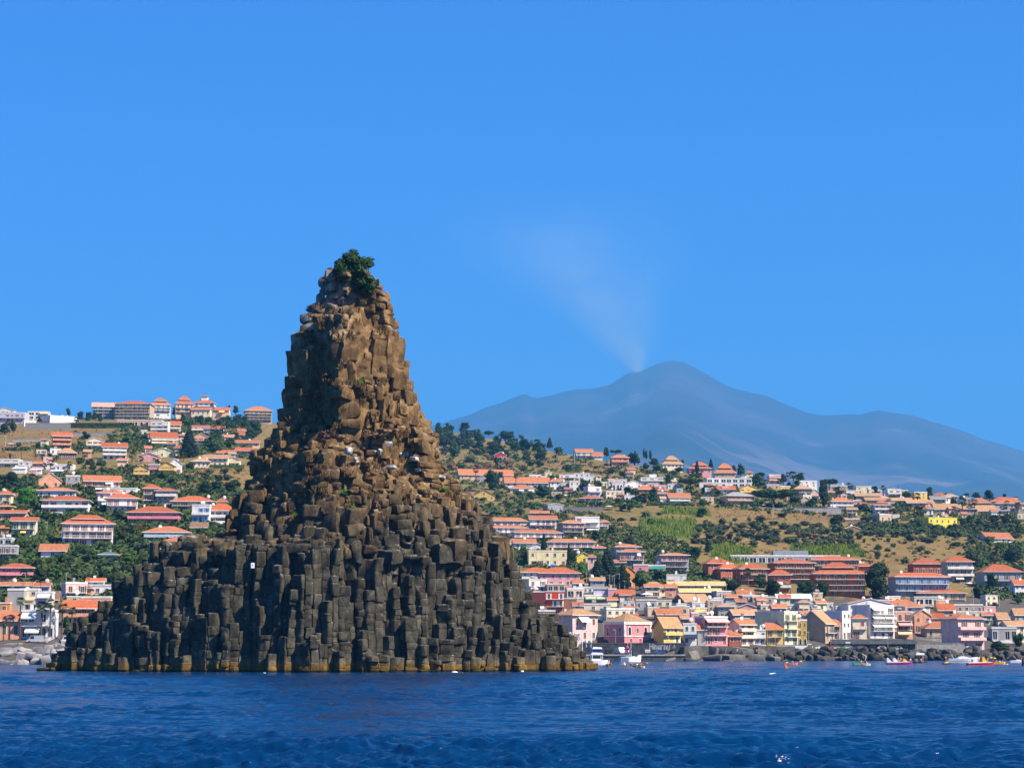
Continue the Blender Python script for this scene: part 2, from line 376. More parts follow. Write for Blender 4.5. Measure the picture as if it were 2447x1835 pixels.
def rock_material():
    m, t, b = nodes('basalt')
    co = N(t, 'ShaderNodeTexCoord'); ge = N(t, 'ShaderNodeNewGeometry'); oi = N(t, 'ShaderNodeObjectInfo')
    pos = ge.outputs['Position']; sp = N(t, 'ShaderNodeSeparateXYZ'); t.links.new(pos, sp.inputs[0])
    def nz(scale, det=5, rough=.6, vec=pos, dist=0):
        n = N(t, 'ShaderNodeTexNoise'); n.inputs['Scale'].default_value = scale; n.inputs['Detail'].default_value = det; n.inputs['Roughness'].default_value = rough; n.inputs['Distortion'].default_value = dist
        t.links.new(vec, n.inputs['Vector']); return n.outputs[0]
    big = nz(.075, 4); mid = nz(.5, 6, .65); fine = nz(2.6, 6, .7)
    st = N(t, 'ShaderNodeMapping'); st.inputs['Scale'].default_value = (1, 1, .16); t.links.new(pos, st.inputs[0])
    streak = nz(1.1, 5, .65, st.outputs[0])
    dark = ramp(t, mid, [(.28, (.018, .0155, .010)), (.5, (.050, .044, .029)), (.72, (.105, .094, .066))])
    tan = ramp(t, mid, [(.28, (.056, .032, .012)), (.5, (.150, .088, .034)), (.75, (.27, .172, .074))])
    h = mathn(t, 'MULTIPLY_ADD', sp.outputs[2], 1 / 80., mathn(t, 'MULTIPLY_ADD', big, .62, -.31))
    h = mathn(t, 'ADD', h, mathn(t, 'MULTIPLY_ADD', oi.outputs['Random'], .08, -.04))
    c = mixc(t, ramp(t, h, [(.27, (0, 0, 0)), (.42, (.7, .7, .7)), (.56, (1, 1, 1))]), dark, tan)
    # rust and ochre lichen stains running down
    c = mixc(t, mathn(t, 'MULTIPLY', ramp(t, streak, [(.60, (0, 0, 0)), (.74, (1, 1, 1))]), .45), c, (.16, .105, .045))
    c = mixc(t, mathn(t, 'MULTIPLY', ramp(t, nz(.9, 5, .7), [(.58, (0, 0, 0)), (.72, (1, 1, 1))]), .55), c, (.018, .016, .013))
    # gull guano: pale streaks on ledges
    up = N(t, 'ShaderNodeSeparateXYZ'); t.links.new(ge.outputs['Normal'], up.inputs[0])
    g = mathn(t, 'MULTIPLY', ramp(t, nz(.8, 4, .75), [(.55, (0, 0, 0)), (.64, (1, 1, 1))]), ramp(t, up.outputs[2], [(.1, (0, 0, 0)), (.5, (1, 1, 1))]))
    c = mixc(t, mathn(t, 'MULTIPLY', g, .55), c, (.42, .40, .36))
    drip = mathn(t, 'MULTIPLY', ramp(t, streak, [(.64, (0, 0, 0)), (.72, (1, 1, 1))]), ramp(t, nz(.22, 3), [(.52, (0, 0, 0)), (.62, (1, 1, 1))]))
    c = mixc(t, mathn(t, 'MULTIPLY', drip, .38), c, (.36, .34, .30))
    moss = mathn(t, 'MULTIPLY', ramp(t, nz(.33, 5, .7), [(.57, (0, 0, 0)), (.66, (1, 1, 1))]), ramp(t, mathn(t, 'MULTIPLY', sp.outputs[2], .0125), [(.22, (0, 0, 0)), (.34, (1, 1, 1)), (.62, (1, 1, 1)), (.75, (.2, .2, .2))]))
    c = mixc(t, mathn(t, 'MULTIPLY', moss, .5), c, mixc(t, fine, (.10, .075, .015), (.20, .11, .03)))
    # chalky pale patch on the upper left shoulder
    px_ = ramp(t, mathn(t, 'MULTIPLY_ADD', sp.outputs[0], -1 / 20., -1.45), [(.05, (0, 0, 0)), (.35, (1, 1, 1))]); pz_ = ramp(t, mathn(t, 'MULTIPLY_ADD', sp.outputs[2], 1 / 20., -2.95), [(.1, (0, 0, 0)), (.4, (1, 1, 1))])
    pm = mathn(t, 'MULTIPLY', mathn(t, 'MULTIPLY', px_, pz_), ramp(t, mid, [(.40, (0, 0, 0)), (.60, (1, 1, 1))]))
    c = mixc(t, mathn(t, 'MULTIPLY', pm, .8), c, (.33, .30, .25))
    # weed and algae band at the waterline, pale salt-worn rock just above it
    wl = mathn(t, 'ADD', sp.outputs[2], mathn(t, 'MULTIPLY_ADD', nz(.35, 4), 2.2, -1.1))
    c = mixc(t, ramp(t, mathn(t, 'MULTIPLY', wl, .2), [(.24, (1, 1, 1)), (.62, (0, 0, 0))]), c, mixc(t, streak, (.11, .095, .06), (.20, .15, .085)))
    c = mixc(t, ramp(t, mathn(t, 'MULTIPLY', wl, .2), [(.22, (1, 1, 1)), (.36, (0, 0, 0))]), c, mixc(t, fine, (.075, .042, .006), (.23, .13, .018)))
    c = mixc(t, ramp(t, sp.outputs[2], [(.25, (1, 1, 1)), (.55, (0, 0, 0))]), c, (.012, .014, .01))
    vm = N(t, 'ShaderNodeMapping'); vm.inputs['Scale'].default_value = (.95, .95, .42); t.links.new(pos, vm.inputs[0])
    wob = N(t, 'ShaderNodeMix'); wob.data_type = 'VECTOR'; wob.inputs[0].default_value = .16; t.links.new(vm.outputs[0], wob.inputs[4])
    nn_ = N(t, 'ShaderNodeTexNoise'); nn_.inputs['Scale'].default_value = 1.5; nn_.inputs['Detail'].default_value = 3; t.links.new(pos, nn_.inputs['Vector']); t.links.new(nn_.outputs['Color'], wob.inputs[5])
    vo = N(t, 'ShaderNodeTexVoronoi'); vo.feature = 'DISTANCE_TO_EDGE'; vo.inputs['Scale'].default_value = 1.0; t.links.new(wob.outputs[1], vo.inputs['Vector'])
    crack = ramp(t, vo.outputs['Distance'], [(.0, (0, 0, 0)), (.045, (1, 1, 1))])
    vc = N(t, 'ShaderNodeTexVoronoi'); vc.inputs['Scale'].default_value = 1.0; t.links.new(wob.outputs[1], vc.inputs['Vector'])
    tone = N(t, 'ShaderNodeSeparateColor'); t.links.new(vc.outputs['Color'], tone.inputs[0])
    hv = N(t, 'ShaderNodeHueSaturation'); t.links.new(c, hv.inputs['Color']); t.links.new(mathn(t, 'MULTIPLY_ADD', tone.outputs[0], .7, .66), hv.inputs['Value']); c = hv.outputs[0]
    t.links.new(c, b.inputs['Base Color']); b.inputs['Roughness'].default_value = .9; b.inputs['Specular IOR Level'].default_value = .2
    b1 = N(t, 'ShaderNodeBump'); b1.inputs['Strength'].default_value = .75; b1.inputs['Distance'].default_value = .22
    t.links.new(mathn(t, 'ADD', mathn(t, 'MULTIPLY', crack, .35), mathn(t, 'ADD', mid, mathn(t, 'MULTIPLY', fine, .5))), b1.inputs['Height'])
    b2 = N(t, 'ShaderNodeBump'); b2.inputs['Strength'].default_value = .5; b2.inputs['Distance'].default_value = .08
    t.links.new(nz(9, 4, .7), b2.inputs['Height']); t.links.new(b1.outputs[0], b2.inputs['Normal'])
    t.links.new(b2.outputs[0], b.inputs['Normal'])
    return m
BASALT = rock_material()
def fissure(x, z):
    "deep upright clefts seen in the lower face: x centre, half width, up to height"
    for cx, hw, top in ((-66.3, 1.1, 13), (-48.2, 1.3, 12), (-28.9, 1.2, 9), (-13.9, .8, 7), (-.4, 1.0, 11), (-41.5, .8, 20), (-34.6, .8, 22)):
        if abs(x - cx) < hw and z < top + 14: return True
    return False
def column_mesh(poly, z0, z1, seed, rough, V, F, drum):
    "one jointed column: a stack of drums with worn edges"
    rr = random.Random(seed); cx = sum(p[0] for p in poly) / len(poly); cy_ = sum(p[1] for p in poly) / len(poly)
    rad = sum(math.hypot(p[0] - cx, p[1] - cy_) for p in poly) / len(poly)
    # outline with rounded arrises
    out = []
    n = len(poly)
    for i in range(n):
        a = poly[i]; b = poly[(i + 1) % n]; L = math.hypot(b[0] - a[0], b[1] - a[1])
        if L < .12: continue
        e = min(.3 * L, .10 + .3 * rough)
        for t in ((e / L, .5, 1 - e / L) if L > 1.1 else (e / L, 1 - e / L)):
            out.append((a[0] + (b[0] - a[0]) * t - cx, a[1] + (b[1] - a[1]) * t - cy_))
    m = len(out)
    if m < 5: return
    z = z0
    while z < z1 - .05:
        h = drum * rr.uniform(.45, 1.5)
        if z + h > z1 - drum * .4: h = z1 - z
        jx, jy = rr.gauss(0, .08 + .22 * rough), rr.gauss(0, .10 + .30 * rough); sc = rr.choice([1.03, 1.03, 1, 1, .97, .92]) * rr.uniform(.97 - .12 * rough, 1.01 + .05 * rough)
        tilt = (rr.gauss(0, .02 + .09 * rough), rr.gauss(0, .02 + .09 * rough))
        bev = min(.09 + .30 * rough, h * .22)
        last = z + h >= z1 - .01
        lv = [(0, 1 - .06 - .10 * rough), (bev / h, 1.0), (.5, 1 + .01 + .04 * rough), (1 - bev / h, 1.0), (1, 1 - .06 - .12 * rough)]
        b0 = len(V)
        for f, s in lv:
            for (px, py) in out:
                zz = z + h * f + (tilt[0] * px + tilt[1] * py) * (1 if f > .5 else .3)
                V.append((cx + jx + px * s * sc, cy_ + jy + py * s * sc, zz))
        V.append((cx + jx, cy_ + jy, z + h + .05 * rad * (1 + rough)))
        for k in range(len(lv) - 1):
            for j in range(m):
                F.append((b0 + k * m + j, b0 + k * m + (j + 1) % m, b0 + (k + 1) * m + (j + 1) % m, b0 + (k + 1) * m + j))
        e = len(V) - 1
        for j in range(m): F.append((b0 + 4 * m + j, b0 + 4 * m + (j + 1) % m, e))
        z += h
def dents(x, z):
    "alcoves and bulges of the spire front, metres"
    g = lambda cx, cz, rx, rz: math.exp(-((x - cx) / rx) ** 2 - ((z - cz) / rz) ** 2)
    return 1.5 * g(-27, 58, 4, 6) + 1.2 * g(-24, 48, 4, 4) + 2.6 * g(-38, 67.5, 3.4, 2.6) - 5.5 * g(-38.5, 57, 3.8, 8) - 3.2 * g(-35, 47, 3.4, 4.5) - 2 * g(-42, 50, 2.2, 6) - 1.5 * g(-20, 40, 3, 3) - 2.0 * g(-47, 35, 2, 5) + 1.2 * g(-50, 33, 1.8, 6) - 2 * g(-32, 33, 3, 3)
def section(z, t, inset=0.0):
    "point and outward normal (plan) of the stack outline at height z, t in 0..1 starting at the left end and running along the front"
    def pt(t):
        l, r, f = float(tab(LEFT, z)) + inset, float(tab(RIGHT, z)) - inset, max(float(tab(FRONT, z)) - inset, .3)
        if r < l + .4: l = (l + r) / 2 - .2; r = l + .4
        a = PI * (2 * t if t < .5 else 2 * (1 - t)); s = .5 - .5 * math.cos(a); x = l + (r - l) * s
        up = min(1, max(0, (z - 24) / 18.0)); keel = .5 - .09 * up
        q = (s / keel) if s < keel else ((1 - s) / (1 - keel)); d = f * max(q, 0) ** (.48 + .42 * up)
        if t < .5:
            if z > 24: d = max(d + dents(x, z) * min(1, q * 2), .1)
            return x, -d
        return x, d * .9
    x, y = pt(t); x1, y1 = pt(min(.9999, t + .004)); x0, y0 = pt(max(0, t - .004))
    L = math.hypot(x1 - x0, y1 - y0) or 1; return x, y, (y1 - y0) / L, -(x1 - x0) / L
def block(V, F, c, nrm, w, h, d, seed, rough):
    "one worn block set in the face: centre of its outer face, outward normal, width, height, depth"
    rr = random.Random(seed); nx, ny, nz_ = 4, 3, 4
    tx, ty = -nrm[1], nrm[0]; up = rr.gauss(-.04, .09); yaw = rr.gauss(0, .15); roll = rr.gauss(0, .03 + .16 * rough)
    b0 = len(V); idx = {}
    sk = [rr.uniform(-.22, .22) for _ in range(6)]
    p_ = 12.0 - 9.0 * rough
    for i in range(nx + 1):
        for j in range(ny + 1):
            for k in range(nz_ + 1):
                if 0 < i < nx and 0 < j < ny and 0 < k < nz_: continue
                a, b, e = 2 * i / nx - 1, 2 * j / ny - 1, 2 * k / nz_ - 1
                m_ = max(abs(a), abs(b), abs(e)); L = (abs(a) ** p_ + abs(b) ** p_ + abs(e) ** p_) ** (1 / p_); s = m_ / L
                a, b, e = a * s, b * s, e * s
                X = a * w / 2 * (1 + sk[0] * e + sk[1] * b); Y = b * d / 2 * (1 + sk[2] * a); Z = e * h / 2 * (1 + sk[3] * a) + sk[4] * a * h * .35
                X, Z = X * math.cos(roll) - Z * math.sin(roll), X * math.sin(roll) + Z * math.cos(roll)
                X, Y = X * math.cos(yaw) - Y * math.sin(yaw), X * math.sin(yaw) + Y * math.cos(yaw)
                Y, Z = Y * math.cos(up) - Z * math.sin(up), Y * math.sin(up) + Z * math.cos(up)
                o = Y - d / 2
                idx[i, j, k] = len(V)
                V.append((c[0] + tx * X + nrm[0] * o, c[1] + ty * X + nrm[1] * o, c[2] + Z))
    def quad(a, b, c_, d_): F.append((idx[a], idx[b], idx[c_], idx[d_]))
    for i in range(nx):
        for k in range(nz_):
            quad((i, 0, k), (i + 1, 0, k), (i + 1, 0, k + 1), (i, 0, k + 1)); quad((i, ny, k), (i, ny, k + 1), (i + 1, ny, k + 1), (i + 1, ny, k))
    for j in range(ny):
        for k in range(nz_):
            quad((0, j, k), (0, j, k + 1), (0, j + 1, k + 1), (0, j + 1, k)); quad((nx, j, k), (nx, j + 1, k), (nx, j + 1, k + 1), (nx, j, k + 1))
    for i in range(nx):
        for j in range(ny):
            quad((i, j, 0), (i, j + 1, 0), (i + 1, j + 1, 0), (i + 1, j, 0)); quad((i, j, nz_), (i + 1, j, nz_), (i + 1, j + 1, nz_), (i, j + 1, nz_))
def build_spire(root):
    rr = random.Random(21); todo = []
    # bands of rock, each split into upright shafts by the joints; every shaft is broken across at its own heights
    for (za, zb, w0, hs, rough, lean) in ((20.5, 33.5, 1.5, (1.3, 4.4), .22, .05), (33, 44, 1.8, (1.0, 2.7), .5, .14), (43.5, 54, 1.95, (1.4, 3.6), .28, .10), (53.5, 64.5, 2.1, (2.2, 6.0), .20, .12), (64, 76.5, 1.4, (.9, 2.3), .55, .2)):
        zm = (za + zb) / 2; tt = np.linspace(0, 1, 240); q = np.array([section(zm, t)[:2] for t in tt])
        s = np.concatenate([[0], np.cumsum(np.hypot(*np.diff(q, axis=0).T))]); p = rr.uniform(0, 1.5); per = s[-1]
        while p < per - .5:
            w = w0 * rr.choice([.55, .7, .85, 1, 1, 1.2, 1.45, 1.9]) * rr.uniform(.9, 1.1); pc = p + w / 2; t = float(np.interp(pc, s, tt)); p += w
            z = za + rr.uniform(-1.2, 1.2); z1 = zb + rr.uniform(-1.0, 1.6); ln = rr.gauss(0, lean) * .12
            base = rr.gauss(0, .45) - (1.8 if rr.random() < .08 else 0) + (.8 if rr.random() < .08 else 0)
            while z < z1:
                h = rr.uniform(*hs) * (rr.uniform(.35, .6) if rr.random() < .2 else 1)
                if z + h > z1 + .5: h = max(z1 - z, .8)
                tz = (t + ln * (z - zm) / 10) % 1; zk = z + h / 2
                if zk < 77:
                    x, y, nx, ny = section(min(zk, 76.5), tz)
                    sc = math.sqrt(max(.15, (tab(RIGHT, min(zk, 77)) - tab(LEFT, min(zk, 77))) / max(1, tab(RIGHT, zm) - tab(LEFT, zm))))
                    pr = base + rr.gauss(0, .28 + .3 * rough) - (.55 if z > 34 else .1)
                    if rr.random() < .06: pr -= 1.3
                    if zk > 70: pr = min(pr, .2)
                    todo.append(((x + nx * pr, y + ny * pr, zk), (nx, ny), w * sc * rr.uniform(.95, 1.08), h * rr.uniform(.97, 1.1), 5.0 if z < 60 else 3.0, rough, tz < .5))
                z += h
    todo.sort(key=lambda b: -(b[2] * b[3] * (1 if b[6] else .1)))
    V2 = []; F2 = []
    for n, (c, nr, w, h, d, rough, fr) in enumerate(todo):
        V, F = ([], []) if n < 290 else (V2, F2); n0 = len(V)
        block(V, F, c, nr, w, h, d, n * 3 + 5, rough)
        a = np.array(V[n0:]); wd = a + np.array([0, RD, 0])
        a = a + np.stack([fbm(wd * .5, 3, 41), fbm(wd * .5, 3, 52), .7 * fbm(wd * .5, 3, 63)], 1) * (.25 + .30 * rough) + np.stack([vnoise(wd * 1.7, 74), vnoise(wd * 1.7, 75), vnoise(wd * 1.7, 76)], 1) * .12
        V[n0:] = [tuple(q) for q in a]
        if n < 290:
            me = mesh('rock_block', V, F, BASALT, smooth=True); me.set_sharp_from_angle(angle=math.radians(26)); link('rock_block', me, root)
    me = mesh('block_mass', V2, F2, BASALT, smooth=True); me.set_sharp_from_angle(angle=math.radians(26)); link('block_mass', me, root, kind='stuff')
def build_rock():
    root = link('sea_stack', None, label='tall jagged dark basalt rock stack rising from the sea, bush on its tip', cat='sea rock', loc=(0, RD, 0))
    # plan points: a jittered hexagonal lattice, coarser at the back and under the spire
    pts = []
    s = 1.72; row = 0; y = -33.0
    while y < 29:
        x = -96 + (row % 2) * s / 2
        while x < 20:
            if NP.random() > .10: pts.append((x + NP.normal(0, .36), y + NP.normal(0, .32)))
            x += s * (1.0 if y < 8 else 1.6)
        y += s * .866 * (1.0 if y < 8 else 1.6); row += 1
    pts = np.array(pts)
    H = np.array([height(x, y) for x, y in pts])
    # thin out the spire so its blocks come larger
    keep = np.ones(len(pts), bool); rr = random.Random(5)
    ordr = np.argsort(-H)
    for i in ordr:
        if not keep[i] or H[i] < 24: continue
        d = np.hypot(pts[:, 0] - pts[i, 0], pts[:, 1] - pts[i, 1])
        lim = 1.72 if H[i] < 30 else (2.6 if H[i] < 40 else 3.0)
        k = (d < lim * .93) & (d > 0) & (H <= H[i]) & (H > 22)
        keep[k] = False
    pts = pts[keep]; H = H[keep]
    ins = H > -50
    Hs = H.copy()
    # buttresses: neighbouring columns break off at about the same ledge
    cs = []
    yy = -31.0; q = 0
    while yy < 12:
        xx = -96 + (q % 2) * 2.6
        while xx < 22: cs.append((xx + NP.normal(0, 1.1), yy + NP.normal(0, .7))); xx += NP.uniform(3.4, 7.0)
        yy += 2.7; q += 1
    cs = np.array(cs); CH = np.array([height(a, b) for a, b in cs]) + NP.normal(0, 1.3, len(cs))
    for i in np.where(ins)[0]:
        x, y_ = pts[i]; h = H[i]
        nb = float(vnoise(np.array([[x * .085, y_ * .085, 3.0]]), 8)[0])
        if h < 5: h += rr.gauss(0, .3)
        elif h < 23:
            ci = int(np.argmin(((cs - (x, y_)) ** 2).sum(1))); hc = CH[ci] if CH[ci] > 0 else h
            h = min(max(hc, h - 4.5), h + 3.2) + rr.gauss(0, .22)
            if rr.random() < .07: h -= rr.uniform(1.2, 3.5)
        else:
            h += nb * 1.3 + rr.gauss(0, .55)
            if rr.random() < .06: h -= rr.uniform(1, 3.5)
        if h < 20 and y_ < -section(h, .25)[2] * 0 - 19 and fissure(x, h): h -= rr.uniform(4, 7)
        Hs[i] = min(h, 77)
        if h < 2.4 and -86 < x < 10: ins[i] = rr.random() < .12 and h > .3; Hs[i] = rr.uniform(.2, 1.6)
        elif h < .5: ins[i] = False
    idx = np.where(ins & (Hs < 34))[0]
    allp = pts; cols = []
    for i in idx:
        x, y_ = pts[i]; d = np.hypot(allp[:, 0] - x, allp[:, 1] - y_); nn = np.argsort(d)[1:15]
        poly = [(x - 4, y_ - 4), (x + 4, y_ - 4), (x + 4, y_ + 4), (x - 4, y_ + 4)]
        for j in nn:
            dx, dy = allp[j] - (x, y_); L = math.hypot(dx, dy)
            gap = .012 + (.08 if Hs[i] > 30 else .0) * rr.random()
            poly = clip_poly(poly, dx / L, dy / L, (x * dx + y_ * dy) / L + L / 2 - gap)
        if len(poly) < 3: continue
        near = [Hs[j] if ins[j] else -3 for j in nn[:7]]
        vis = Hs[i] - min(near)
        cols.append((i, poly, min(near), vis))
    def seen(c): return c[3] * (1 if pts[c[0]][1] < 3 else .15)
    cols.sort(key=seen, reverse=True)
    V2 = []; F2 = []
    for rank, (i, poly, lo, vis) in enumerate(cols):
        h = Hs[i]; z0 = max(lo - 4.0, -3) if h > 6 else -3
        # recess some columns so dark cracks open between them
        rough = 0.12 if h < 20 else min(1, .12 + (h - 20) / 22.0)
        k = rr.choice([1, 1, 1, .97, .94, .88, .80]) if h > 24 else rr.choice([1.05, 1.04, 1.03, 1.02, 1.02, 1.0, .97])
        cx, cy_ = pts[i]
        poly = [(cx + (px - cx) * k, cy_ + (py - cy_) * k) for px, py in poly]
        drum = 1.7 if h < 20 else (2.3 if h < 42 else 3.1)
        if rank < 199:
            V = []; F = []
        else: V, F = V2, F2
        n0 = len(V)
        column_mesh(poly, z0, h, int(i) * 7 + 1, rough, V, F, drum)
        if len(V) - n0 < 5: continue
        a = np.array(V[n0:]); w = a + np.array([0, RD, 0])
        amp = .16 + .30 * rough
        a = a + np.stack([fbm(w * .13, 2, 81), fbm(w * .13, 2, 82), 0 * w[:, 0]], 1) * .7 + np.stack([fbm(w * .55, 3, 41), fbm(w * .55, 3, 52), .6 * fbm(w * .55, 3, 63)], 1) * amp + np.stack([vnoise(w * 1.9, 71), vnoise(w * 1.9, 72), vnoise(w * 1.9, 73)], 1) * (.10 + .10 * rough)
        V[n0:] = [tuple(q) for q in a]
        if rank < 199:
            me = mesh('column', V, F, BASALT); me.polygons.foreach_set('use_smooth', [True] * len(me.polygons))
            try: me.set_sharp_from_angle(angle=math.radians(24))
            except Exception: pass
            link('basalt_column' if h < 38 else 'rock_block', me, root)
    me = mesh('column_mass', V2, F2, BASALT, smooth=True)
    try: me.set_sharp_from_angle(angle=math.radians(24))
    except Exception: pass
    link('column_mass', me, root, kind='stuff')
    build_spire(root)
    # solid core behind the columns
    V = []; F = []; n = 60
    zs = np.arange(-3, 75.5, 1.5)
    for z in zs:
        for k in range(n):
            x, y_ = section(z, k / n, 5.0 if z < 22 else 1.9)[:2]; V.append((x, y_, z))
    for k in range(len(zs) - 1):
        for j in range(n): F.append((k * n + j, k * n + (j + 1) % n, (k + 1) * n + (j + 1) % n, (k + 1) * n + j))
    F.append(tuple((len(zs) - 1) * n + j for j in range(n)))
    link('rock_core', mesh('rock_core', V, F, BASALT, smooth=True), root)
    return pts, Hs, ins
ROCK_PTS, ROCK_H, ROCK_IN = build_rock()
# ================================================================== buildings
WC = dict(wh=(.72, .70, .66), cr=(.74, .63, .44), ye=(.72, .48, .13), sa=(.70, .33, .19), pk=(.70, .34, .33), rd=(.42, .115, .06), gy=(.36, .35, .34), bl=(.30, .32, .36),
          og=(.70, .27, .07), ta=(.50, .37, .24), br=(.24, .14, .09), pe=(.76, .50, .33), lc=(.55, .50, .56), cm=(.40, .03, .05), mr=(.16, .04, .04), rr=(.55, .05, .02), by=(.80, .62, .06), py=(.74, .66, .38), pp=(.72, .47, .42), ro=(.66, .25, .26), ol=(.36, .33, .22), mu=(.55, .38, .07), lb=(.42, .50, .56))
RC = dict(r=(.42, .105, .035), o=(.42, .145, .06), t=(.42, .235, .11), b=(.22, .115, .07), g=(.27, .25, .23), v=(.05, .15, .12), p=(.62, .30, .20), y=(.62, .42, .17), w=(.72, .68, .58))
SC = dict(r=(.30, .03, .03), b=(.15, .07, .035), g=(.02, .10, .075), l=(.06, .22, .50), w=(.78, .77, .74), d=(.05, .04, .045))
def wallm(k):
    "plaster with rain streaks and faded patches"
    nm = 'wall_' + k
    if nm in MATS: return MATS[nm]
    m = mat(nm, WC[k], var=.10, scale=.5, rnd=.06, bump=.08); t = m.node_tree; b = t.nodes['Principled BSDF']; src = b.inputs['Base Color'].links[0].from_socket
    co = N(t, 'ShaderNodeTexCoord'); mp = N(t, 'ShaderNodeMapping'); mp.inputs['Scale'].default_value = (1.3, 1.3, .12); n = N(t, 'ShaderNodeTexNoise'); n.inputs['Scale'].default_value = 1; n.inputs['Detail'].default_value = 5; n.inputs['Roughness'].default_value = .65
    t.links.new(co.outputs['Object'], mp.inputs[0]); t.links.new(mp.outputs[0], n.inputs['Vector'])
    t.links.new(mixc(t, mathn(t, 'MULTIPLY', ramp(t, n.outputs[0], [(.5, (0, 0, 0)), (.72, (1, 1, 1))]), .5), src, tuple(x * .45 + .02 for x in WC[k])), b.inputs['Base Color']); return m
def roofm(k):
    nm = 'roof_' + k
    if nm in MATS: return MATS[nm]
    m, t, b = nodes(nm); co = N(t, 'ShaderNodeTexCoord'); n = N(t, 'ShaderNodeTexNoise'); n.inputs['Scale'].default_value = .9; n.inputs['Detail'].default_value = 6; n.inputs['Roughness'].default_value = .7
    t.links.new(co.outputs['Object'], n.inputs['Vector'])
    wv = N(t, 'ShaderNodeTexWave'); wv.wave_type = 'BANDS'; wv.bands_direction = 'X'; wv.inputs['Scale'].default_value = 1.1; wv.inputs['Distortion'].default_value = .6; t.links.new(co.outputs['Object'], wv.inputs['Vector'])
    c = RC[k]; d = tuple(x * .62 for x in c); l = tuple(min(1, x * 1.22) for x in c)
    cc = mixc(t, mathn(t, 'MULTIPLY', wv.outputs[0], .28), ramp(t, n.outputs[0], [(.3, d), (.65, l)]), tuple(x * .55 for x in c))
    oi = N(t, 'ShaderNodeObjectInfo'); hv = N(t, 'ShaderNodeHueSaturation'); t.links.new(cc, hv.inputs['Color']); t.links.new(mathn(t, 'MULTIPLY_ADD', oi.outputs['Random'], .3, .85), hv.inputs['Value']); t.links.new(hv.outputs[0], b.inputs['Base Color'])
    b.inputs['Roughness'].default_value = .9
    bp = N(t, 'ShaderNodeBump'); bp.inputs['Strength'].default_value = .6; bp.inputs['Distance'].default_value = .08; t.links.new(wv.outputs[0], bp.inputs['Height']); t.links.new(bp.outputs[0], b.inputs['Normal'])
    MATS[nm] = m; return m
def shutm(k): return mat('shutter_' + k, SC[k], rough=.6, var=.1)
TRIM = mat('white_trim', (.74, .71, .64), var=.12); GLASS = mat('window_glass', (.018, .022, .028), rough=.12, var=.2, spec=.6, rnd=.3)
IRON = mat('dark_iron', (.035, .033, .03), rough=.6); STONE = mat('grey_masonry', (.24, .22, .20), var=.25, scale=1.5, bump=.4); CONC = mat('concrete', (.33, .31, .28), var=.22, scale=.9, bump=.3)
def awnm(k): return mat('awning_' + k, {'w': (.78, .76, .70), 'y': (.80, .52, .12), 'g': (.03, .20, .16), 't': (.62, .45, .26), 'p': (.74, .40, .36), 'b': (.02, .035, .06), 'l': (.45, .52, .30), 'k': (.16, .15, .14)}[k], var=.1)
UNIT = {}
def unit(key, f):
    if key not in UNIT: UNIT[key] = f()
    return UNIT[key]
def win_mesh(kind, sk):
    "unit window (1 wide, 1 high, centred, facing -y): frame and sill; doors carry a pair of open shutters"
    b = MB(); t = .09
    if kind == 'a':       # arched head
        n = 10; pts = [(-.5, -.5), (-.5, .2)] + [(-.5 * math.cos(PI * k / n), .2 + .3 * math.sin(PI * k / n)) for k in range(1, n)] + [(.5, .2), (.5, -.5)]
        inn = [(x * .74, z * .9 - .05) for x, z in pts]
        for k in range(len(pts)):
            a, c = pts[k], pts[(k + 1) % len(pts)]; a2, c2 = inn[k], inn[(k + 1) % len(pts)]
            b.add([(a[0], -.10, a[1]), (c[0], -.10, c[1]), (c2[0], -.10, c2[1]), (a2[0], -.10, a2[1]), (a[0], 0, a[1]), (c[0], 0, c[1])], [(0, 1, 2, 3), (0, 4, 5, 1)])
    else:
        b.box(-.5, -.5 + t, -.07, 0, -.5, .5); b.box(.5 - t, .5, -.07, 0, -.5, .5); b.box(-.5 + t, .5 - t, -.07, 0, .5 - t * .7, .5)
        if kind == 'w': b.box(-.56, .56, -.16, 0, -.56, -.5)
        b.box(-.025, .025, -.045, 0, -.5, .5 - t)
    if kind == 's':
        b.box(-.98, -.52, -.05, -.01, -.5, .5, 1); b.box(.52, .98, -.05, -.01, -.5, .5, 1)
    if kind == 'c':       # closed shutters filling the opening
        b.box(-.40, -.02, -.06, -.02, -.5, .43, 1); b.box(.02, .40, -.06, -.02, -.5, .43, 1)
    return b.mesh('window', [TRIM, shutm(sk)])
def pane_mesh():
    return MB().add([(-.45, -.012, -.5), (.45, -.012, -.5), (.45, -.012, .44), (-.45, -.012, .44)], [(0, 1, 2, 3)]).mesh('pane', [GLASS])
def arch_pane_mesh():
    n = 8; pts = [(-.37, -.5), (-.37, .13)] + [(-.37 * math.cos(PI * k / n), .13 + .27 * math.sin(PI * k / n)) for k in range(1, n)] + [(.37, .13), (.37, -.5)]
    return MB().add([(x, -.02, z) for x, z in pts], [tuple(range(len(pts)))]).mesh('pane', [GLASS])
def put(name, me, parent, loc, scale, rz=0):
    o = bpy.data.objects.new(name, me); COL.objects.link(o); o.parent = parent; o.location = loc; o.scale = scale
    if rz: o.rotation_euler = (0, 0, rz)
    return o
HOUSES = []       # (u centre, v base, v top, half width, short name)
def add_window(t, kind, sk, x, y, z, w, h, rz=0, pane=True):
    o = put('window' if kind != 's' and kind != 'c' else 'balcony_door', unit(('win', kind, sk), lambda: win_mesh(kind, sk)), t, (x, y, z), (w, 1, h), rz)
    if kind != 'c' and pane:
        put('pane', unit(('pane', kind == 'a'), arch_pane_mesh if kind == 'a' else pane_mesh), o, (0, 0, 0), (1, 1, 1))
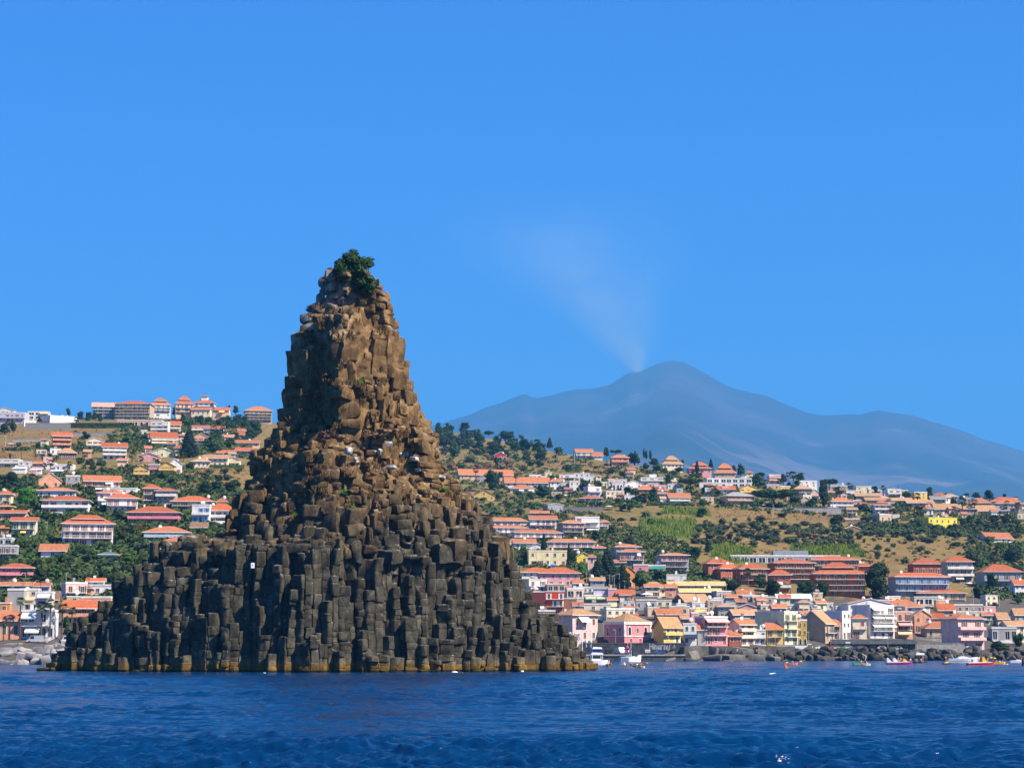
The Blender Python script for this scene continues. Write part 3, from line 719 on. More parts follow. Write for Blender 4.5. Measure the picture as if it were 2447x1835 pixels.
def balcony(t, x0, x1, y, z, d, solid, wm, low=False):
    b = MB().box(x0, x1, y - d, y, z - .18, z)
    if solid: b.box(x0, x1, y - d, y - d + .1, z, z + .95); b.box(x0, x0 + .1, y - d + .1, y, z, z + .95); b.box(x1 - .1, x1, y - d + .1, y, z, z + .95)
    o = b.obj('balcony', [TRIM if not solid else wm], t)
    if not solid:
        r = MB().box(x0, x1, y - d, y - d + .05, z + .93, z + 1.0); r.box(x0, x0 + .05, y - d, y, z + .93, z + 1.0); r.box(x1 - .05, x1, y - d, y, z + .93, z + 1.0)
        n = max(2, int((x1 - x0) / .32))
        for k in range(n + 1):
            xx = x0 + (x1 - x0 - .05) * k / n; r.box(xx, xx + .05, y - d + .005, y - d + .045, z, z + .93)
        r.obj('railing', [IRON if not low else TRIM], o)
def roof_obj(t, kind, w, d, z, h, rm, fm, ov, name='roof'):
    "hip, gable (along x / along y), shed or flat roof over a w x d box whose wall tops are at z"
    X, Y = w / 2 + ov, d / 2 + ov; b = MB(); th = .22
    zb = z - .02
    if kind == 'H':
        if w >= d: rl = max((w - d) / 2 * 1.0, .05); rid = [(-rl, 0, z + h), (rl, 0, z + h)]
        else: rl = (d - w) / 2; rid = [(0, -rl, z + h), (0, rl, z + h)]
        b.box(-X, X, -Y, Y, zb, zb + th, 1)
        e = zb + th + .005; vs = [(-X, -Y, e), (X, -Y, e), (X, Y, e), (-X, Y, e)] + rid
        b.add(vs, [(0, 1, 5, 4), (1, 2, 5), (2, 3, 4, 5), (3, 0, 4)] if w >= d else [(0, 1, 4), (1, 2, 5, 4), (2, 3, 5), (3, 0, 4, 5)])
        if w >= d: pass
    elif kind in 'XYS':
        if kind == 'X': pr = [(-Y, zb - ov * h / (d / 2) * .5), (0, z + h), (Y, zb - ov * h / (d / 2) * .5)]; ax = 'x'; a = X
        elif kind == 'Y': pr = [(-X, zb - ov * h / (w / 2) * .5), (0, z + h), (X, zb - ov * h / (w / 2) * .5)]; ax = 'y'; a = Y
        else: pr = [(-Y, zb), (Y, z + h)]; ax = 'x'; a = X
        up = [(p[0], p[1] + th) for p in pr]
        for k in range(len(pr) - 1):
            q = [pr[k], pr[k + 1], up[k + 1], up[k]]
            f = {'x': lambda p, s: (s, p[0], p[1]), 'y': lambda p, s: (p[0], s, p[1])}[ax]
            vs = [f(p, -a) for p in q] + [f(p, a) for p in q]
            b.add(vs, [(3, 2, 6, 7)] if ax == 'x' else [(3, 2, 6, 7)], 0)
            b.add(vs, [(0, 1, 5, 4), (0, 3, 7, 4), (1, 2, 6, 5), (0, 1, 2, 3), (4, 5, 6, 7)], 1)
    else:
        b.box(-X, X, -Y, Y, z, z + max(h, .25), 1)
        b.box(-X + .25, X - .25, -Y + .25, Y - .25, z + max(h, .25), z + max(h, .25) + .02, 0)
    return b.obj(name, [rm, fm], t)
def house(crop, x0, x1, yt, ye, yb, kind, n, wk, rk, yaw, opts, label, D=None):
    ox, oy, sc = crop
    U0, U1, T, E, B = ox + x0 * sc, ox + x1 * sc, oy + yt * sc, oy + ye * sc, oy + yb * sc
    um = (U0 + U1) / 2; D = D or Dof(um, B); px = PX(D); ya = math.radians(yaw)
    op = opts.split(); ratio = .72
    for o in op:
        if o[0] == 'd': ratio = int(o[1:]) / 100
    W = (U1 - U0) * px; w = W / (math.cos(ya) + ratio * abs(math.sin(ya))); d = ratio * w
    if kind in 'HX' : ov = min(.9, .06 * w + .25)
    else: ov = .35 if kind in 'YS' else .12
    if 'pz' in op: ov = .2
    w -= 2 * ov * .8; d = max(d - 2 * ov * .8, 2.5)
    hw = max((B - E) * px, 2.2); hr = (E - T) * px
    g = P(um, B, D); cyy = g.y + (d * math.cos(ya) + w * abs(math.sin(ya))) / 2 * .9
    te = (g.z - EYE + hw) / D; hr = hr + (cyy - g.y) * max(te, 0) if kind in 'HX' else hr
    if kind == 'F': hr = max(.25, min(hr, .6))
    if kind == 'S': hr = max(hr, .5)
    hr = max(hr, .3)
    k = cyy / D
    nm = 'apartment_block' if n > 3 else 'hillside_house' if B < 1300 else 'house'  # uphill houses are named apart by base row alone, sheds and barns included
    t = link(nm, None, label=label, cat=nm.replace('_', ' '), loc=(g.x * k, cyy, g.z), rotz=ya)
    HOUSES.append((um, B, T, (U1 - U0) / 2, label.split(',')[0]))
    wm = wallm(wk); y = -d / 2
    b = MB().box(-w / 2, w / 2, -d / 2, d / 2, -6, hw)
    if kind == 'Y': b.prism([(-w / 2, hw), (w / 2, hw), (0, hw + hr)], 'y', -d / 2, d / 2)
    if kind == 'X': b.prism([(-d / 2, hw), (d / 2, hw), (0, hw + hr)], 'x', -w / 2, w / 2)
    if kind == 'S': b.prism([(-d / 2, hw), (d / 2, hw), (d / 2, hw + hr)], 'x', -w / 2, w / 2)
    mats = [wm]
    b.obj('wall', mats, t)
    fm = TRIM if wk not in ('ye', 'og', 'rd') else roofm('y') if wk != 'rd' else TRIM
    if kind == 'F': fm = wm if 'pl' in op else TRIM
    roof_obj(t, kind, w, d, hw, hr, roofm(rk), fm, ov)
    fh = hw / n; bays = None; sk = 'b'; solid = None; fl = None
    for o in op:
        if o[0] == 'c' and o[1:].isdigit(): bays = int(o[1:])
        elif o[0] == 's' and len(o) == 2: sk = o[1]
        elif o[:2] in ('bs', 'br'): solid = o[1] == 's'; fl = [int(q) for q in o[2:]] or list(range(1, n)) or [0]
        elif o[0] == 'A':
            f, a, c, q = o[1:].split(':'); f = int(f); a = float(a); c = float(c); zt = fh * (f + .93); out = min(2.2, fh * .6)
            xa, xb = -w / 2 + a * w, -w / 2 + c * w
            m_ = MB().add([(xa, y - .03, zt), (xb, y - .03, zt), (xb, y - out, zt - fh * .36), (xa, y - out, zt - fh * .36), (xa, y - .03, zt - .05), (xb, y - .03, zt - .05), (xb, y - out, zt - fh * .36 - .05), (xa, y - out, zt - fh * .36 - .05), (xa, y - out, zt - fh * .36 - .35), (xb, y - out, zt - fh * .36 - .35)],
                          [(3, 2, 1, 0), (4, 5, 6, 7), (0, 4, 7, 3), (1, 2, 6, 5), (7, 6, 9, 8)])
            m_.obj('awning', [awnm(q)], t)
        elif o == 'ch':
            for q in ((-.22, .1), (.2, -.05)): MB().box(q[0] * w - .35, q[0] * w + .35, q[1] * d - .3, q[1] * d + .3, hw, hw + hr + .9).obj('chimney', [TRIM], t)
        elif o == 'tk':
            MB().tube([(-w * .2, 0, hw + hr + .75), (-w * .2 + 1.9, 0, hw + hr + .75)], .65, 10).box(-w * .2 + .2, -w * .2 + .4, -.5, .5, hw, hw + hr + .2).box(-w * .2 + 1.5, -w * .2 + 1.7, -.5, .5, hw, hw + hr + .2).obj('water_tank', [mat('blue_plastic', (.05, .28, .62), rough=.4)], t)
        elif o == 'ln':
            q = w * .32; MB().box(-q / 2, q / 2, -q / 2, q / 2, hw + hr * .3, hw + hr + 2.2).obj('turret', [wm], t); roof_obj(t, 'H', q, q, hw + hr + 2.2, 1.4, roofm(rk), fm, .7, 'turret_roof')
        elif o == 'tr':
            roof_obj(t, 'H', w * .62, d * .62, hw + hr * .72, max(hr * .7, 1.2), roofm(rk), fm, .5, 'upper_roof')
        elif o == 'ph':
            MB().box(-w * .1, w * .22, -d * .2, d * .25, hw + hr, hw + hr + 2.3).obj('roof_hut', [wm], t)
        elif o == 'sl':
            for q in range(4): MB().add([(-w * .3 + q * 1.3, -.9, hw + hr + .3), (-w * .3 + q * 1.3 + 1.15, -.9, hw + hr + .3), (-w * .3 + q * 1.3 + 1.15, .5, hw + hr + 1.2), (-w * .3 + q * 1.3, .5, hw + hr + 1.2)], [(0, 1, 2, 3)]).obj('solar_panel', [mat('solar_glass', (.02, .03, .07), rough=.2)], t)
    zt = hw + (hr if kind == 'F' else hr * .45)
    if n < 4 and fh / px > 9:
        if R.random() < .35:
            x = R.uniform(-.35, .35) * w; MB().box(x - .4, x + .4, -.3, .3, hw - .2, zt + 1.5).obj('chimney', [R.choice([TRIM, wm, STONE])], t)
        if R.random() < .35:
            x = R.uniform(-.4, .4) * w; b = MB().box(x - .05, x + .05, d * .2, d * .2 + .1, hw, zt + 3.2)
            for q in (2.4, 2.8, 3.1): b.box(x - .7, x + .7, d * .2 + .02, d * .2 + .07, zt + q, zt + q + .06)
            b.obj('aerial', [IRON], t)
        if R.random() < .22:
            x = R.uniform(-.4, .4) * w; MB().blob((x, -d * .1, zt + 1.2), (.75, .2, .75), 1, 10, 6, 0).box(x - .04, x + .04, -d * .1 - .04, -d * .1 + .04, hw, zt + .6).obj('satellite_dish', [TRIM], t)
        if kind == 'F' and R.random() < .35:
            x = R.uniform(-.3, .3) * w; MB().tube([(x - .8, .3, zt + .8), (x + .8, .3, zt + .8)], .55, 9).box(x - .5, x - .4, .1, .5, hw, zt + .4).box(x + .4, x + .5, .1, .5, hw, zt + .4).obj('water_tank', [R.choice([TRIM, CONC])], t)
    if 'pz' in op:        # neoclassical front: cornice, corner strips, string course and arched windows in white surrounds
        e = .16; b = MB()
        for za, zb, q in ((hw - .75, hw - .02, .32), (hw * .33, hw * .37, .2)): b.box(-w / 2 - q, w / 2 + q, -d / 2 - q, d / 2 + q, za, zb)
        b.obj('cornice', [TRIM], t); b = MB()
        for sx in (-1, 1):
            for sy in (-1, 1): b.box(sx * w / 2 - .45, sx * w / 2 + .45, sy * d / 2 - .45 if sy > 0 else -d / 2 - e, sy * d / 2 + e if sy > 0 else -d / 2 + .45, hw * .375, hw - .76) if False else b.box(min(sx * (w / 2 + e), sx * (w / 2 - .5)), max(sx * (w / 2 + e), sx * (w / 2 - .5)), min(sy * (d / 2 + e), sy * (d / 2 - .5)), max(sy * (d / 2 + e), sy * (d / 2 - .5)), hw * .375, hw - .76)
        b.obj('corner_strip', [TRIM], t)
        for side in (0, 1):
            W_ = w if side == 0 else d
            for f, kd, ww, wh_ in ((.2, 'a', 1.5, .40), (.5, 'w', .9, .26), (.8, 'a', 1.5, .40)):
                q = (f - .5) * W_
                if side == 0: add_window(t, kd, sk, q, y, hw * .62, ww, hw * wh_)
                else: add_window(t, kd, sk, -w / 2, -q, hw * .62, ww, hw * wh_, -PI / 2)
            for f in (.25, .6):
                q = (f - .5) * W_
                if side == 0: add_window(t, 'c', 'r', q, y, hw * .15, 1.4, hw * .22)
        return t
    if 'w0' in op: return t
    if bays is None: bays = max(1, int(round(w / 3.6)))
    bw = w / bays
    tiny = (fh / px) < 9
    for f in range(n):
        z = fh * f; bal = fl is not None and f in fl
        if bal: balcony(t, -w / 2 + (.0 if solid else .3), w / 2 - (.0 if solid else .3), y, z + .05, min(1.5, .12 * w + .3), solid, TRIM if wk in ('wh', 'rd', 'br', 'gy', 'bl') else wm, wk == 'wh')
        for c in range(bays):
            if R.random() < .08: continue
            x = -w / 2 + (c + .5) * bw + R.uniform(-.08, .08) * bw
            if 'gl' in op: add_window(t, 'w', sk, x, y, z + fh * .55, bw * .84, fh * .62, 0, not tiny or True)
            elif 'ar' in op and f == 0: add_window(t, 'a', sk, x, y, z + fh * .45, min(bw * .7, 2.4), fh * .78)
            elif bal or (f == 0 and n > 1 and R.random() < .4):
                kd = R.choice('sscw'); kd = 's' if kd == 'w' else kd; ww = min(1.25, bw * .42)
                add_window(t, kd, sk, x, y, z + .1 + fh * .38, ww * (1 if kd == 's' else 1.25), min(fh * .74, 2.5))
            else:
                ww = min(1.3, bw * .5); add_window(t, 'c' if R.random() < .25 else 'w', sk, x, y, z + fh * .55, ww, fh * .46)
    if kind == 'Y' and hr > 1.3 and 'gw' in op: add_window(t, 'w', sk, 0, y, hw + hr * .33, min(1.2, w * .15), min(1.1, hr * .4))
    if yaw > 8 and 'sb' not in op:
        m = max(1, int(d / 4.5))
        for f in range(n):
            for c in range(m):
                if R.random() < .35: continue
                add_window(t, R.choice('wwc'), sk, -w / 2, -d / 2 + (c + .5) * d / m, fh * (f + .55), min(1.1, d / m * .5), fh * .45, -PI / 2)
    return t
a1 = (0, 930, .14467); a2 = (300, 930, .14467); a3 = (0, 1130, .14467); a4 = (300, 1130, .14467); a5 = (0, 1350, .15066)
b1 = (1040, 1000, .16275); b2 = (1380, 1060, .16275); b3 = (1700, 1100, .16275); b4 = (2047, 1150, .18083)
c1 = (1230, 1340, .1507); c2 = (1520, 1380, .14014); c3 = (1800, 1400, .14014); c4 = (2100, 1400, .15687)
hh = (1140, 1200, .217); ii = (1600, 1280, .19892); jj = (2007, 1280, .19892)
TABLE = [
# --- left ridge
(a1, -60, 260, 300, 350, 430, 'Y', 1, 'wh', 'b', 0, '', 'white villa with low brown gables, at the far left end of the ridge'),
(a1, -40, 450, 355, 395, 560, 'F', 2, 'lc', 'b', 0, 'bs c6', 'long lilac-grey house with brown roof edge, leftmost of the flat roofs on the ridge'),
(a1, 450, 840, 345, 375, 500, 'F', 2, 'wh', 'w', 8, 'gl c3 A1:.55:.95:t', 'glassy modern house with striped sun awning, on the left ridge'),
(a1, 690, 1275, 418, 440, 565, 'F', 1, 'wh', 'w', 35, 'w0 d70', 'long low white box of a house, on the ridge above a grey terrace wall'),
(a1, 365, 610, 510, 525, 612, 'F', 1, 'wh', 'w', 20, 'w0', 'plain white cube annex, at the left end of the grey terrace wall'),
(a1, 1490, 2010, 222, 285, 490, 'X', 4, 'gy', 'p', 10, 'br0123 gl c5', 'grey-framed apartment wing with pale pink roof, left end of the big ridge block'),
(a2, -160, 455, 188, 240, 497, 'H', 5, 'ta', 'r', 0, 'br01234 c8', 'tan five-storey apartment block with red roof, middle of the big ridge block'),
(a2, 360, 775, 178, 255, 445, 'H', 4, 'wh', 'o', 15, 'br23 c4 tr', 'white corner apartment house with two red roof tiers, right of the ridge block'),
(a2, -100, 640, 500, 518, 618, 'F', 1, 'sa', 'g', 0, 'ar c8', 'long low salmon arcade building, just under the big ridge block'),
(a2, 430, 720, 528, 545, 735, 'F', 3, 'wh', 'w', 0, 'bs012 c3', 'stepped white modern house with broad balconies, right end of the salmon arcade'),
(a2, 245, 368, 670, 685, 738, 'F', 1, 'wh', 'w', 10, 'w0', 'tiny white garage, below the salmon arcade'),
(a2, 708, 928, 530, 585, 718, 'X', 2, 'cr', 'r', 6, 'bs1 c3', 'cream two-storey villa with small red roof, right of the stepped white modern house'),
(a2, 780, 1145, 150, 235, 440, 'H', 3, 'pe', 'r', 15, 'br12 tr c4', 'peach villa with stacked red roofs, left part of the hilltop mansion group'),
(a2, 1125, 1490, 160, 225, 345, 'H', 2, 'wh', 'r', 0, 'bs1 ln c4', 'hilltop mansion crowned by a little red-roofed turret'),
(a2, 1085, 1425, 300, 335, 445, 'X', 1, 'cr', 'r', 0, 'c4', 'low cream lodge with red roof, under the turreted hilltop mansion'),
(a2, 1435, 1735, 302, 340, 432, 'X', 1, 'pe', 'r', 0, 'c2 A0:.4:.75:y', 'low peach lodge with a yellow awning, right of the turreted hilltop mansion'),
(a2, 1925, 2450, 282, 352, 545, 'H', 4, 'ta', 'o', 10, 'br123 c6', 'tan apartment block with orange hip roof, on the ridge beside the rock spire'),
# --- left upper slope
(a2, 1088, 1390, 575, 625, 728, 'S', 2, 'cr', 'r', 4, 'bs1 c2', 'cream house with red mono-pitch roof, among the trees below the hilltop mansion'),
(a2, 1395, 1640, 608, 650, 725, 'X', 1, 'ta', 'r', 0, 'c3', 'low tan house with red roof, half hidden behind palms below the peach lodge'),
(a2, 1095, 1400, 728, 795, 952, 'Y', 3, 'sa', 't', 6, 'br12 A0:.3:.7:g', 'salmon three-level house with a green awning, right of the tall dark conifer'),
(a2, 905, 1010, 738, 765, 830, 'F', 1, 'ta', 'w', 0, '', 'small tan flat-roofed house, left of the tall dark conifer'),
(a2, 1600, 1800, 745, 762, 842, 'F', 1, 'ta', 'g', 0, 'c2 A0:.2:.65:w', 'flat tan house with a bright white blind, among dark trees'),
(a2, 1750, 1975, 700, 745, 842, 'X', 1, 'ta', 'r', 6, 'c2', 'tan bungalow with red roof, right of the white-blind house'),
(a2, 1790, 2240, 838, 882, 960, 'X', 1, 'pe', 'o', 5, 'c5', 'long peach bungalow with orange roof, beside the rock on the upper slope'),
(a2, 1810, 2110, 965, 1012, 1100, 'X', 1, 'ta', 'r', 0, 'c3', 'shady low house with red roof, below the long peach bungalow'),
(a2, 1590, 1792, 1008, 1045, 1105, 'X', 1, 'br', 'r', 0, 'c2', 'brown low house with red roof, under the dark tree clump'),
(a2, 365, 885, 710, 795, 942, 'X', 3, 'cr', 'r', 14, 'bs12 c4', 'cream villa with three long balconies, middle of the left upper slope'),
(a2, 425, 845, 968, 1042, 1120, 'Y', 1, 'py', 'r', 0, 'c3', 'pale yellow chalet with wide low roof, under the three-balcony cream villa'),
(a2, 215, 575, 1050, 1105, 1195, 'Y', 1, 'pk', 'b', 0, 'c2', 'pink house with dark brown gable roof, left of the tall palms'),
(a2, 800, 955, 928, 982, 1032, 'H', 1, 'ta', 'r', 0, '', 'tiny tan house with red hip roof, left foot of the tall dark conifer'),
(a2, 1065, 1425, 1140, 1192, 1292, 'H', 1, 'cr', 't', 10, 'c4', 'cream pavilion with tan hip roof, left wing of the sprawling villa'),
(a2, 1280, 1725, 1085, 1142, 1262, 'X', 2, 'cr', 't', 0, 'c5', 'cream two-storey centre of the sprawling villa, with tan roof'),
(a2, 1660, 1905, 1120, 1168, 1268, 'Y', 2, 'cr', 't', 0, 'bs1 c3', 'cream gable wing of the sprawling villa, right end beside the rock'),
(a2, 125, 400, 1255, 1315, 1495, 'Y', 2, 'ye', 't', 5, 'bs1 c3', 'yellow gable house with white corner, lowest left of the villa cluster'),
(a2, 388, 562, 1228, 1250, 1395, 'F', 2, 'pk', 'w', 0, 'bs1 c2', 'narrow pink flat-roofed house, between two yellow gable houses'),
(a2, 555, 835, 1198, 1272, 1405, 'Y', 2, 'ye', 'g', 0, 'bs1 c3', 'yellow gable house with grey roof, right of the narrow pink house'),
(a2, 700, 945, 1148, 1232, 1385, 'Y', 2, 'wh', 't', 6, 'c2 sr', 'white gable house with a dark red door, right end of the villa cluster'),
(a1, 818, 1212, 715, 768, 992, 'X', 3, 'sa', 'r', 15, 'bs12 c3', 'salmon three-storey villa with red roof, alone on the terraced left slope'),
(a1, 925, 1292, 970, 1052, 1162, 'H', 1, 'br', 't', 10, 'c4', 'low brown villa with olive-tan roof, below the salmon three-storey villa'),
(a1, 1403, 1738, 795, 845, 1012, 'Y', 2, 'cr', 'w', 10, 'ar bs1 c3', 'cream villa with an arched ground floor and pale roof, left upper slope'),
(a1, 1645, 2132, 885, 950, 1152, 'X', 3, 'wh', 'r', 12, 'bs12 ar c4', 'white villa with dark arcades on three levels, right of the arched cream villa'),
(a1, -40, 345, 1150, 1168, 1285, 'F', 2, 'wh', 'w', 0, 'bs1 c3', 'white stepped terrace house, leftmost of the upper white row'),
(a1, 330, 632, 1190, 1208, 1305, 'F', 2, 'wh', 'w', 0, 'c3', 'white flat-roofed house, second from left in the upper white row'),
(a1, 618, 932, 1215, 1232, 1335, 'F', 2, 'wh', 'w', 0, 'c3', 'white flat-roofed house, third from left in the upper white row'),
(a1, 928, 1228, 1238, 1256, 1345, 'F', 1, 'wh', 'w', 0, 'c3', 'white low house, right end of the upper white row'),
(a1, 215, 442, 1285, 1322, 1385, 'S', 1, 'wh', 'w', 0, 'w0', 'white hooded roof house, leftmost of the lower white row'),
(a1, 500, 702, 1308, 1342, 1405, 'S', 1, 'wh', 'w', 0, 'w0', 'white hooded roof house, in the middle of the lower white row'),
(a1, 835, 1042, 1332, 1366, 1428, 'S', 1, 'wh', 'w', 0, 'c1', 'white hooded roof house with one small window, in the lower white row'),
(a3, 1080, 1325, 20, 55, 240, 'F', 2, 'gy', 'w', 8, 'c2', 'grey block with a white hooded top, right of the salmon gabled house'),
# --- left middle slope
(a3, 588, 1045, -8, 125, 262, 'Y', 1, 'sa', 'p', 16, 'c2 sb', 'big salmon gable house with pale pink roof, above the orange-roofed white houses'),
(a3, 1318, 2040, 45, 132, 312, 'X', 2, 'sa', 'o', 14, 'br1 c5 A1:.58:.8:w A0:.3:.5:w', 'long salmon house with a big orange roof and white awnings'),
(a3, 608, 1305, 238, 295, 408, 'H', 1, 'wh', 'o', 5, 'c5 sr', 'white single-storey house with red doors, below the big salmon gable house'),
(a3, 665, 1532, 375, 455, 685, 'H', 2, 'wh', 'r', 6, 'bs01 c6 sr', 'white house with two full-width white balconies and a red roof'),
(a3, 968, 1915, 738, 838, 1190, 'H', 3, 'wh', 'r', 14, 'br12 c6 sr tr d45', 'white three-storey block with blue and dark red shutters and red roof'),
(a3, -40, 222, 285, 355, 505, 'H', 1, 'cr', 'r', 0, 'c2 sl', 'cream house with white eaves, at the left frame edge beside the big green tree'),
(a3, -40, 238, 522, 560, 640, 'H', 1, 'mu', 'r', 0, 'c2', 'mustard house with red roof, at the left frame edge below the cream house'),
(a3, -60, 472, 618, 662, 805, 'X', 1, 'ta', 'r', 0, 'bs0 c4', 'tan house with red roof and a white rooftop canopy, left frame edge'),
(a3, 165, 642, 735, 790, 1062, 'X', 2, 'cr', 'r', 6, 'br1 c3 A0:.38:.62:y sg', 'cream house with a tall yellow awning, lower left slope'),
(a3, -60, 168, 862, 915, 1062, 'H', 1, 'og', 'o', 0, 'c2', 'orange-roofed corner house, at the left frame edge'),
(a3, -60, 222, 1068, 1088, 1195, 'F', 1, 'lb', 'w', 0, 'gl c2', 'glazed veranda house with white posts, at the left frame edge'),
(a3, -60, 302, 1190, 1210, 1452, 'F', 2, 'bl', 'w', 6, 'br01 c3', 'blue-grey two-storey terrace house, under the glazed veranda'),
(a3, 655, 1135, 1178, 1280, 1405, 'X', 1, 'wh', 'o', 4, 'c3 sl', 'white bungalow under one big plain orange roof, deep in the trees'),
(a3, 1600, 1965, 1298, 1350, 1455, 'H', 1, 'wh', 'v', 8, 'bs0 c3 sg', 'small white chalet with a dark green roof, in the trees left of the rock'),
(a3, 1555, 2095, 283, 330, 590, 'H', 2, 'wh', 'r', 12, 'bs1 c3 A0:.15:.4:w', 'white house with red roof and a grey awning, upper of the red-shutter pair'),
(a3, 1690, 2325, 330, 418, 660, 'H', 2, 'wh', 'r', 14, 'br1 c5 sr', 'white house with red shutters and broad red hip roof, lower of the pair'),
(a4, -340, 218, 268, 286, 345, 'F', 1, 'wh', 'w', 0, 'c4', 'long white parapet house, behind the red-shutter pair'),
(a4, 258, 605, 188, 258, 545, 'H', 3, 'ta', 'r', 8, 'br12 c2', 'shady three-storey house with red pyramid roof, left of the grey window tower'),
(a4, 492, 865, 243, 298, 552, 'H', 3, 'gy', 'r', 0, 'c3 sb bs2', 'grey tower-like house with stacked white windows and red roof'),
(a4, 730, 1512, 378, 470, 615, 'H', 2, 'ta', 'r', 5, 'br1 c5', 'broad tan house with long red roof and olive eaves, near the rock'),
(a4, 18, 948, 548, 655, 855, 'H', 2, 'ro', 'r', 4, 'bs1 c6 ch sb', 'long house with white balcony band and tall chimney in a red roof'),
(a4, 1105, 1405, 518, 535, 845, 'F', 2, 'wh', 'w', 0, 'bs1 c3 sl', 'white flat-roofed house behind palms, right of the broad tan house'),
(a4, 1335, 1845, 498, 625, 835, 'H', 2, 'wh', 'r', 5, 'bs01 c4', 'white villa with red hip roof and tiered balconies, touching the rock edge'),
(a4, 1508, 1685, 455, 518, 560, 'H', 1, 'ta', 'r', 0, 'w0', 'small house showing only its red hip roof, behind the tiered white villa'),
(a4, 1075, 1362, 862, 935, 985, 'X', 1, 'cr', 'b', 0, 'c2', 'low shed with a brown roof, between palms and rock'),
(a4, 248, 1122, 878, 985, 1135, 'H', 2, 'lb', 'o', 8, 'bs1 c4 A0:.55:.8:w', 'pale blue house with bright orange roof, upper one beside the rock shoulder'),
(a4, 468, 1335, 1058, 1168, 1350, 'H', 2, 'bl', 'o', 8, 'br1 c4', 'blue-grey house with bright orange roof, lower one touching the rock shoulder'),
# --- left waterfront
(a5, -60, 592, -28, 48, 272, 'H', 2, 'ro', 'r', 12, 'bs1 c3', 'red-pink villa with white balcony and red hip roof, left edge above the seafront'),
(a5, -20, 545, 283, 335, 432, 'X', 1, 'gy', 'o', 0, 'c3', 'grey low house with orange roof, behind the seafront row at left'),
(a5, -40, 172, 590, 610, 765, 'F', 1, 'og', 'r', 0, 'c1', 'small orange house, behind the left seafront house'),
(a5, 130, 395, 340, 405, 745, 'F', 3, 'gy', 'w', 0, 'w0', 'blank grey side wall house, behind the palms on the left seafront'),
(a5, 338, 622, 345, 402, 720, 'F', 3, 'cr', 'w', 0, 'c2 A1:.15:.85:t bs1', 'cream house with a big tan roller blind, left seafront'),
(a5, 578, 842, 380, 452, 872, 'F', 3, 'wh', 'w', 0, 'bs12 c2 A2:.1:.9:w', 'tall white narrow house with white awning, behind the palm pair'),
(a5, 370, 885, 665, 745, 1185, 'F', 2, 'wh', 'w', 0, 'gl br1 c5 A1:.02:.5:w A0:.15:.6:w', 'white seafront house with long windows and white awnings, behind the palms'),
(a5, 958, 1388, 245, 300, 572, 'F', 2, 'pp', 'w', 28, 'c2 sg sb br1', 'pale pink house with green shutters and a roof awning, grey left side'),
(a5, 1368, 1805, 298, 335, 480, 'F', 1, 'wh', 'w', 0, 'c3', 'white house with a parasol terrace, next to the rock above the seafront'),
(a5, 1238, 1795, 478, 525, 645, 'F', 1, 'sa', 'w', 0, 'c4', 'salmon house with white roof terrace, touching the rock on the left side'),
(a5, 975, 1562, 568, 680, 960, 'X', 2, 'sa', 'r', 6, 'bs1 c3 sb', 'salmon house with red-brown tiled roof and balconies, next to the rock foot'),
(a5, -60, 425, 738, 872, 1192, 'X', 1, 'sa', 'o', 4, 'c2 sg', 'salmon seafront house with a tall dark green door shutter, left frame edge'),
(a5, 808, 955, 468, 585, 650, 'X', 1, 'br', 'b', 0, 'w0', 'brown tiled shed, between the white house and the pale pink house'),
# --- right ridge and upper slope
(b1, 838, 1058, 488, 542, 612, 'Y', 1, 'cm', 'w', 8, 'ar c3', 'crimson house with three white-framed arched windows, among dark trees'),
(b1, 305, 1158, 748, 818, 912, 'X', 1, 'ta', 'o', 14, 'c8 d22', 'very long low house with orange roof, nearest the rock on the right slope'),
(b1, 608, 825, 828, 882, 935, 'Y', 1, 'gy', 'r', 0, '', 'small grey gable house, in front of the very long low house'),
(b1, 998, 1685, 862, 935, 1012, 'X', 1, 'wh', 'o', 6, 'c7 d25', 'white terrace of cottages with a continuous orange roof'),
(b1, 1068, 1475, 968, 1030, 1095, 'H', 1, 'cr', 'o', 4, 'c4 A0:.35:.55:w A0:.75:.98:w', 'cream bungalow with orange pyramid roof and white awnings'),
(b1, 388, 562, 1083, 1112, 1155, 'S', 1, 'ta', 'r', 0, 'c2', 'small low house with red roof, close to the rock on the right slope'),
(b1, 558, 882, 1048, 1132, 1202, 'Y', 1, 'ye', 'b', 0, 'c3 gw', 'little yellow-fronted house with a brown gable roof'),
(b1, 1358, 1552, 805, 835, 925, 'F', 2, 'wh', 'r', 10, 'ar c3', 'white cube villa with dark red roof terrace'),
(b1, 1655, 1852, 878, 928, 1045, 'H', 2, 'wh', 'o', 10, 'c2', 'white two-storey villa with orange hip roof, right end of the cottage terrace'),
(b1, 1848, 1985, 928, 952, 1052, 'F', 1, 'wh', 'w', 0, 'c2', 'white flat house, between two taller white villas'),
(b1, 1958, 2125, 900, 925, 1062, 'F', 2, 'wh', 'r', 6, 'ar c2', 'white tower villa with red-topped terrace'),
(b1, 1818, 2060, 798, 832, 905, 'F', 2, 'wh', 'r', 0, 'br1 c3', 'white house with shaded verandas, left of the highest white terrace'),
(b1, 2040, 2270, 795, 815, 905, 'F', 2, 'wh', 'w', 0, 'c3', 'white house with a plain bright upper wall, highest of the white group'),
(b1, 1568, 1895, 1243, 1268, 1368, 'Y', 1, 'bl', 'g', 24, 'c2', 'blue-grey stone barn with low gable, in the field above the apartments'),
(b2, -62, 240, 78, 125, 218, 'X', 2, 'wh', 'o', 8, 'br1 c3', 'white villa with orange roof, alone on the skyline left of the pine pair'),
(b2, 212, 375, 125, 178, 218, 'X', 1, 'wh', 'o', 0, '', 'low annex with orange roof, right of the white skyline villa'),
(b2, 465, 765, 158, 205, 330, 'H', 2, 'sa', 'o', 6, 'bs1 c3', 'salmon villa with orange roofs and a stone base, on the skyline'),
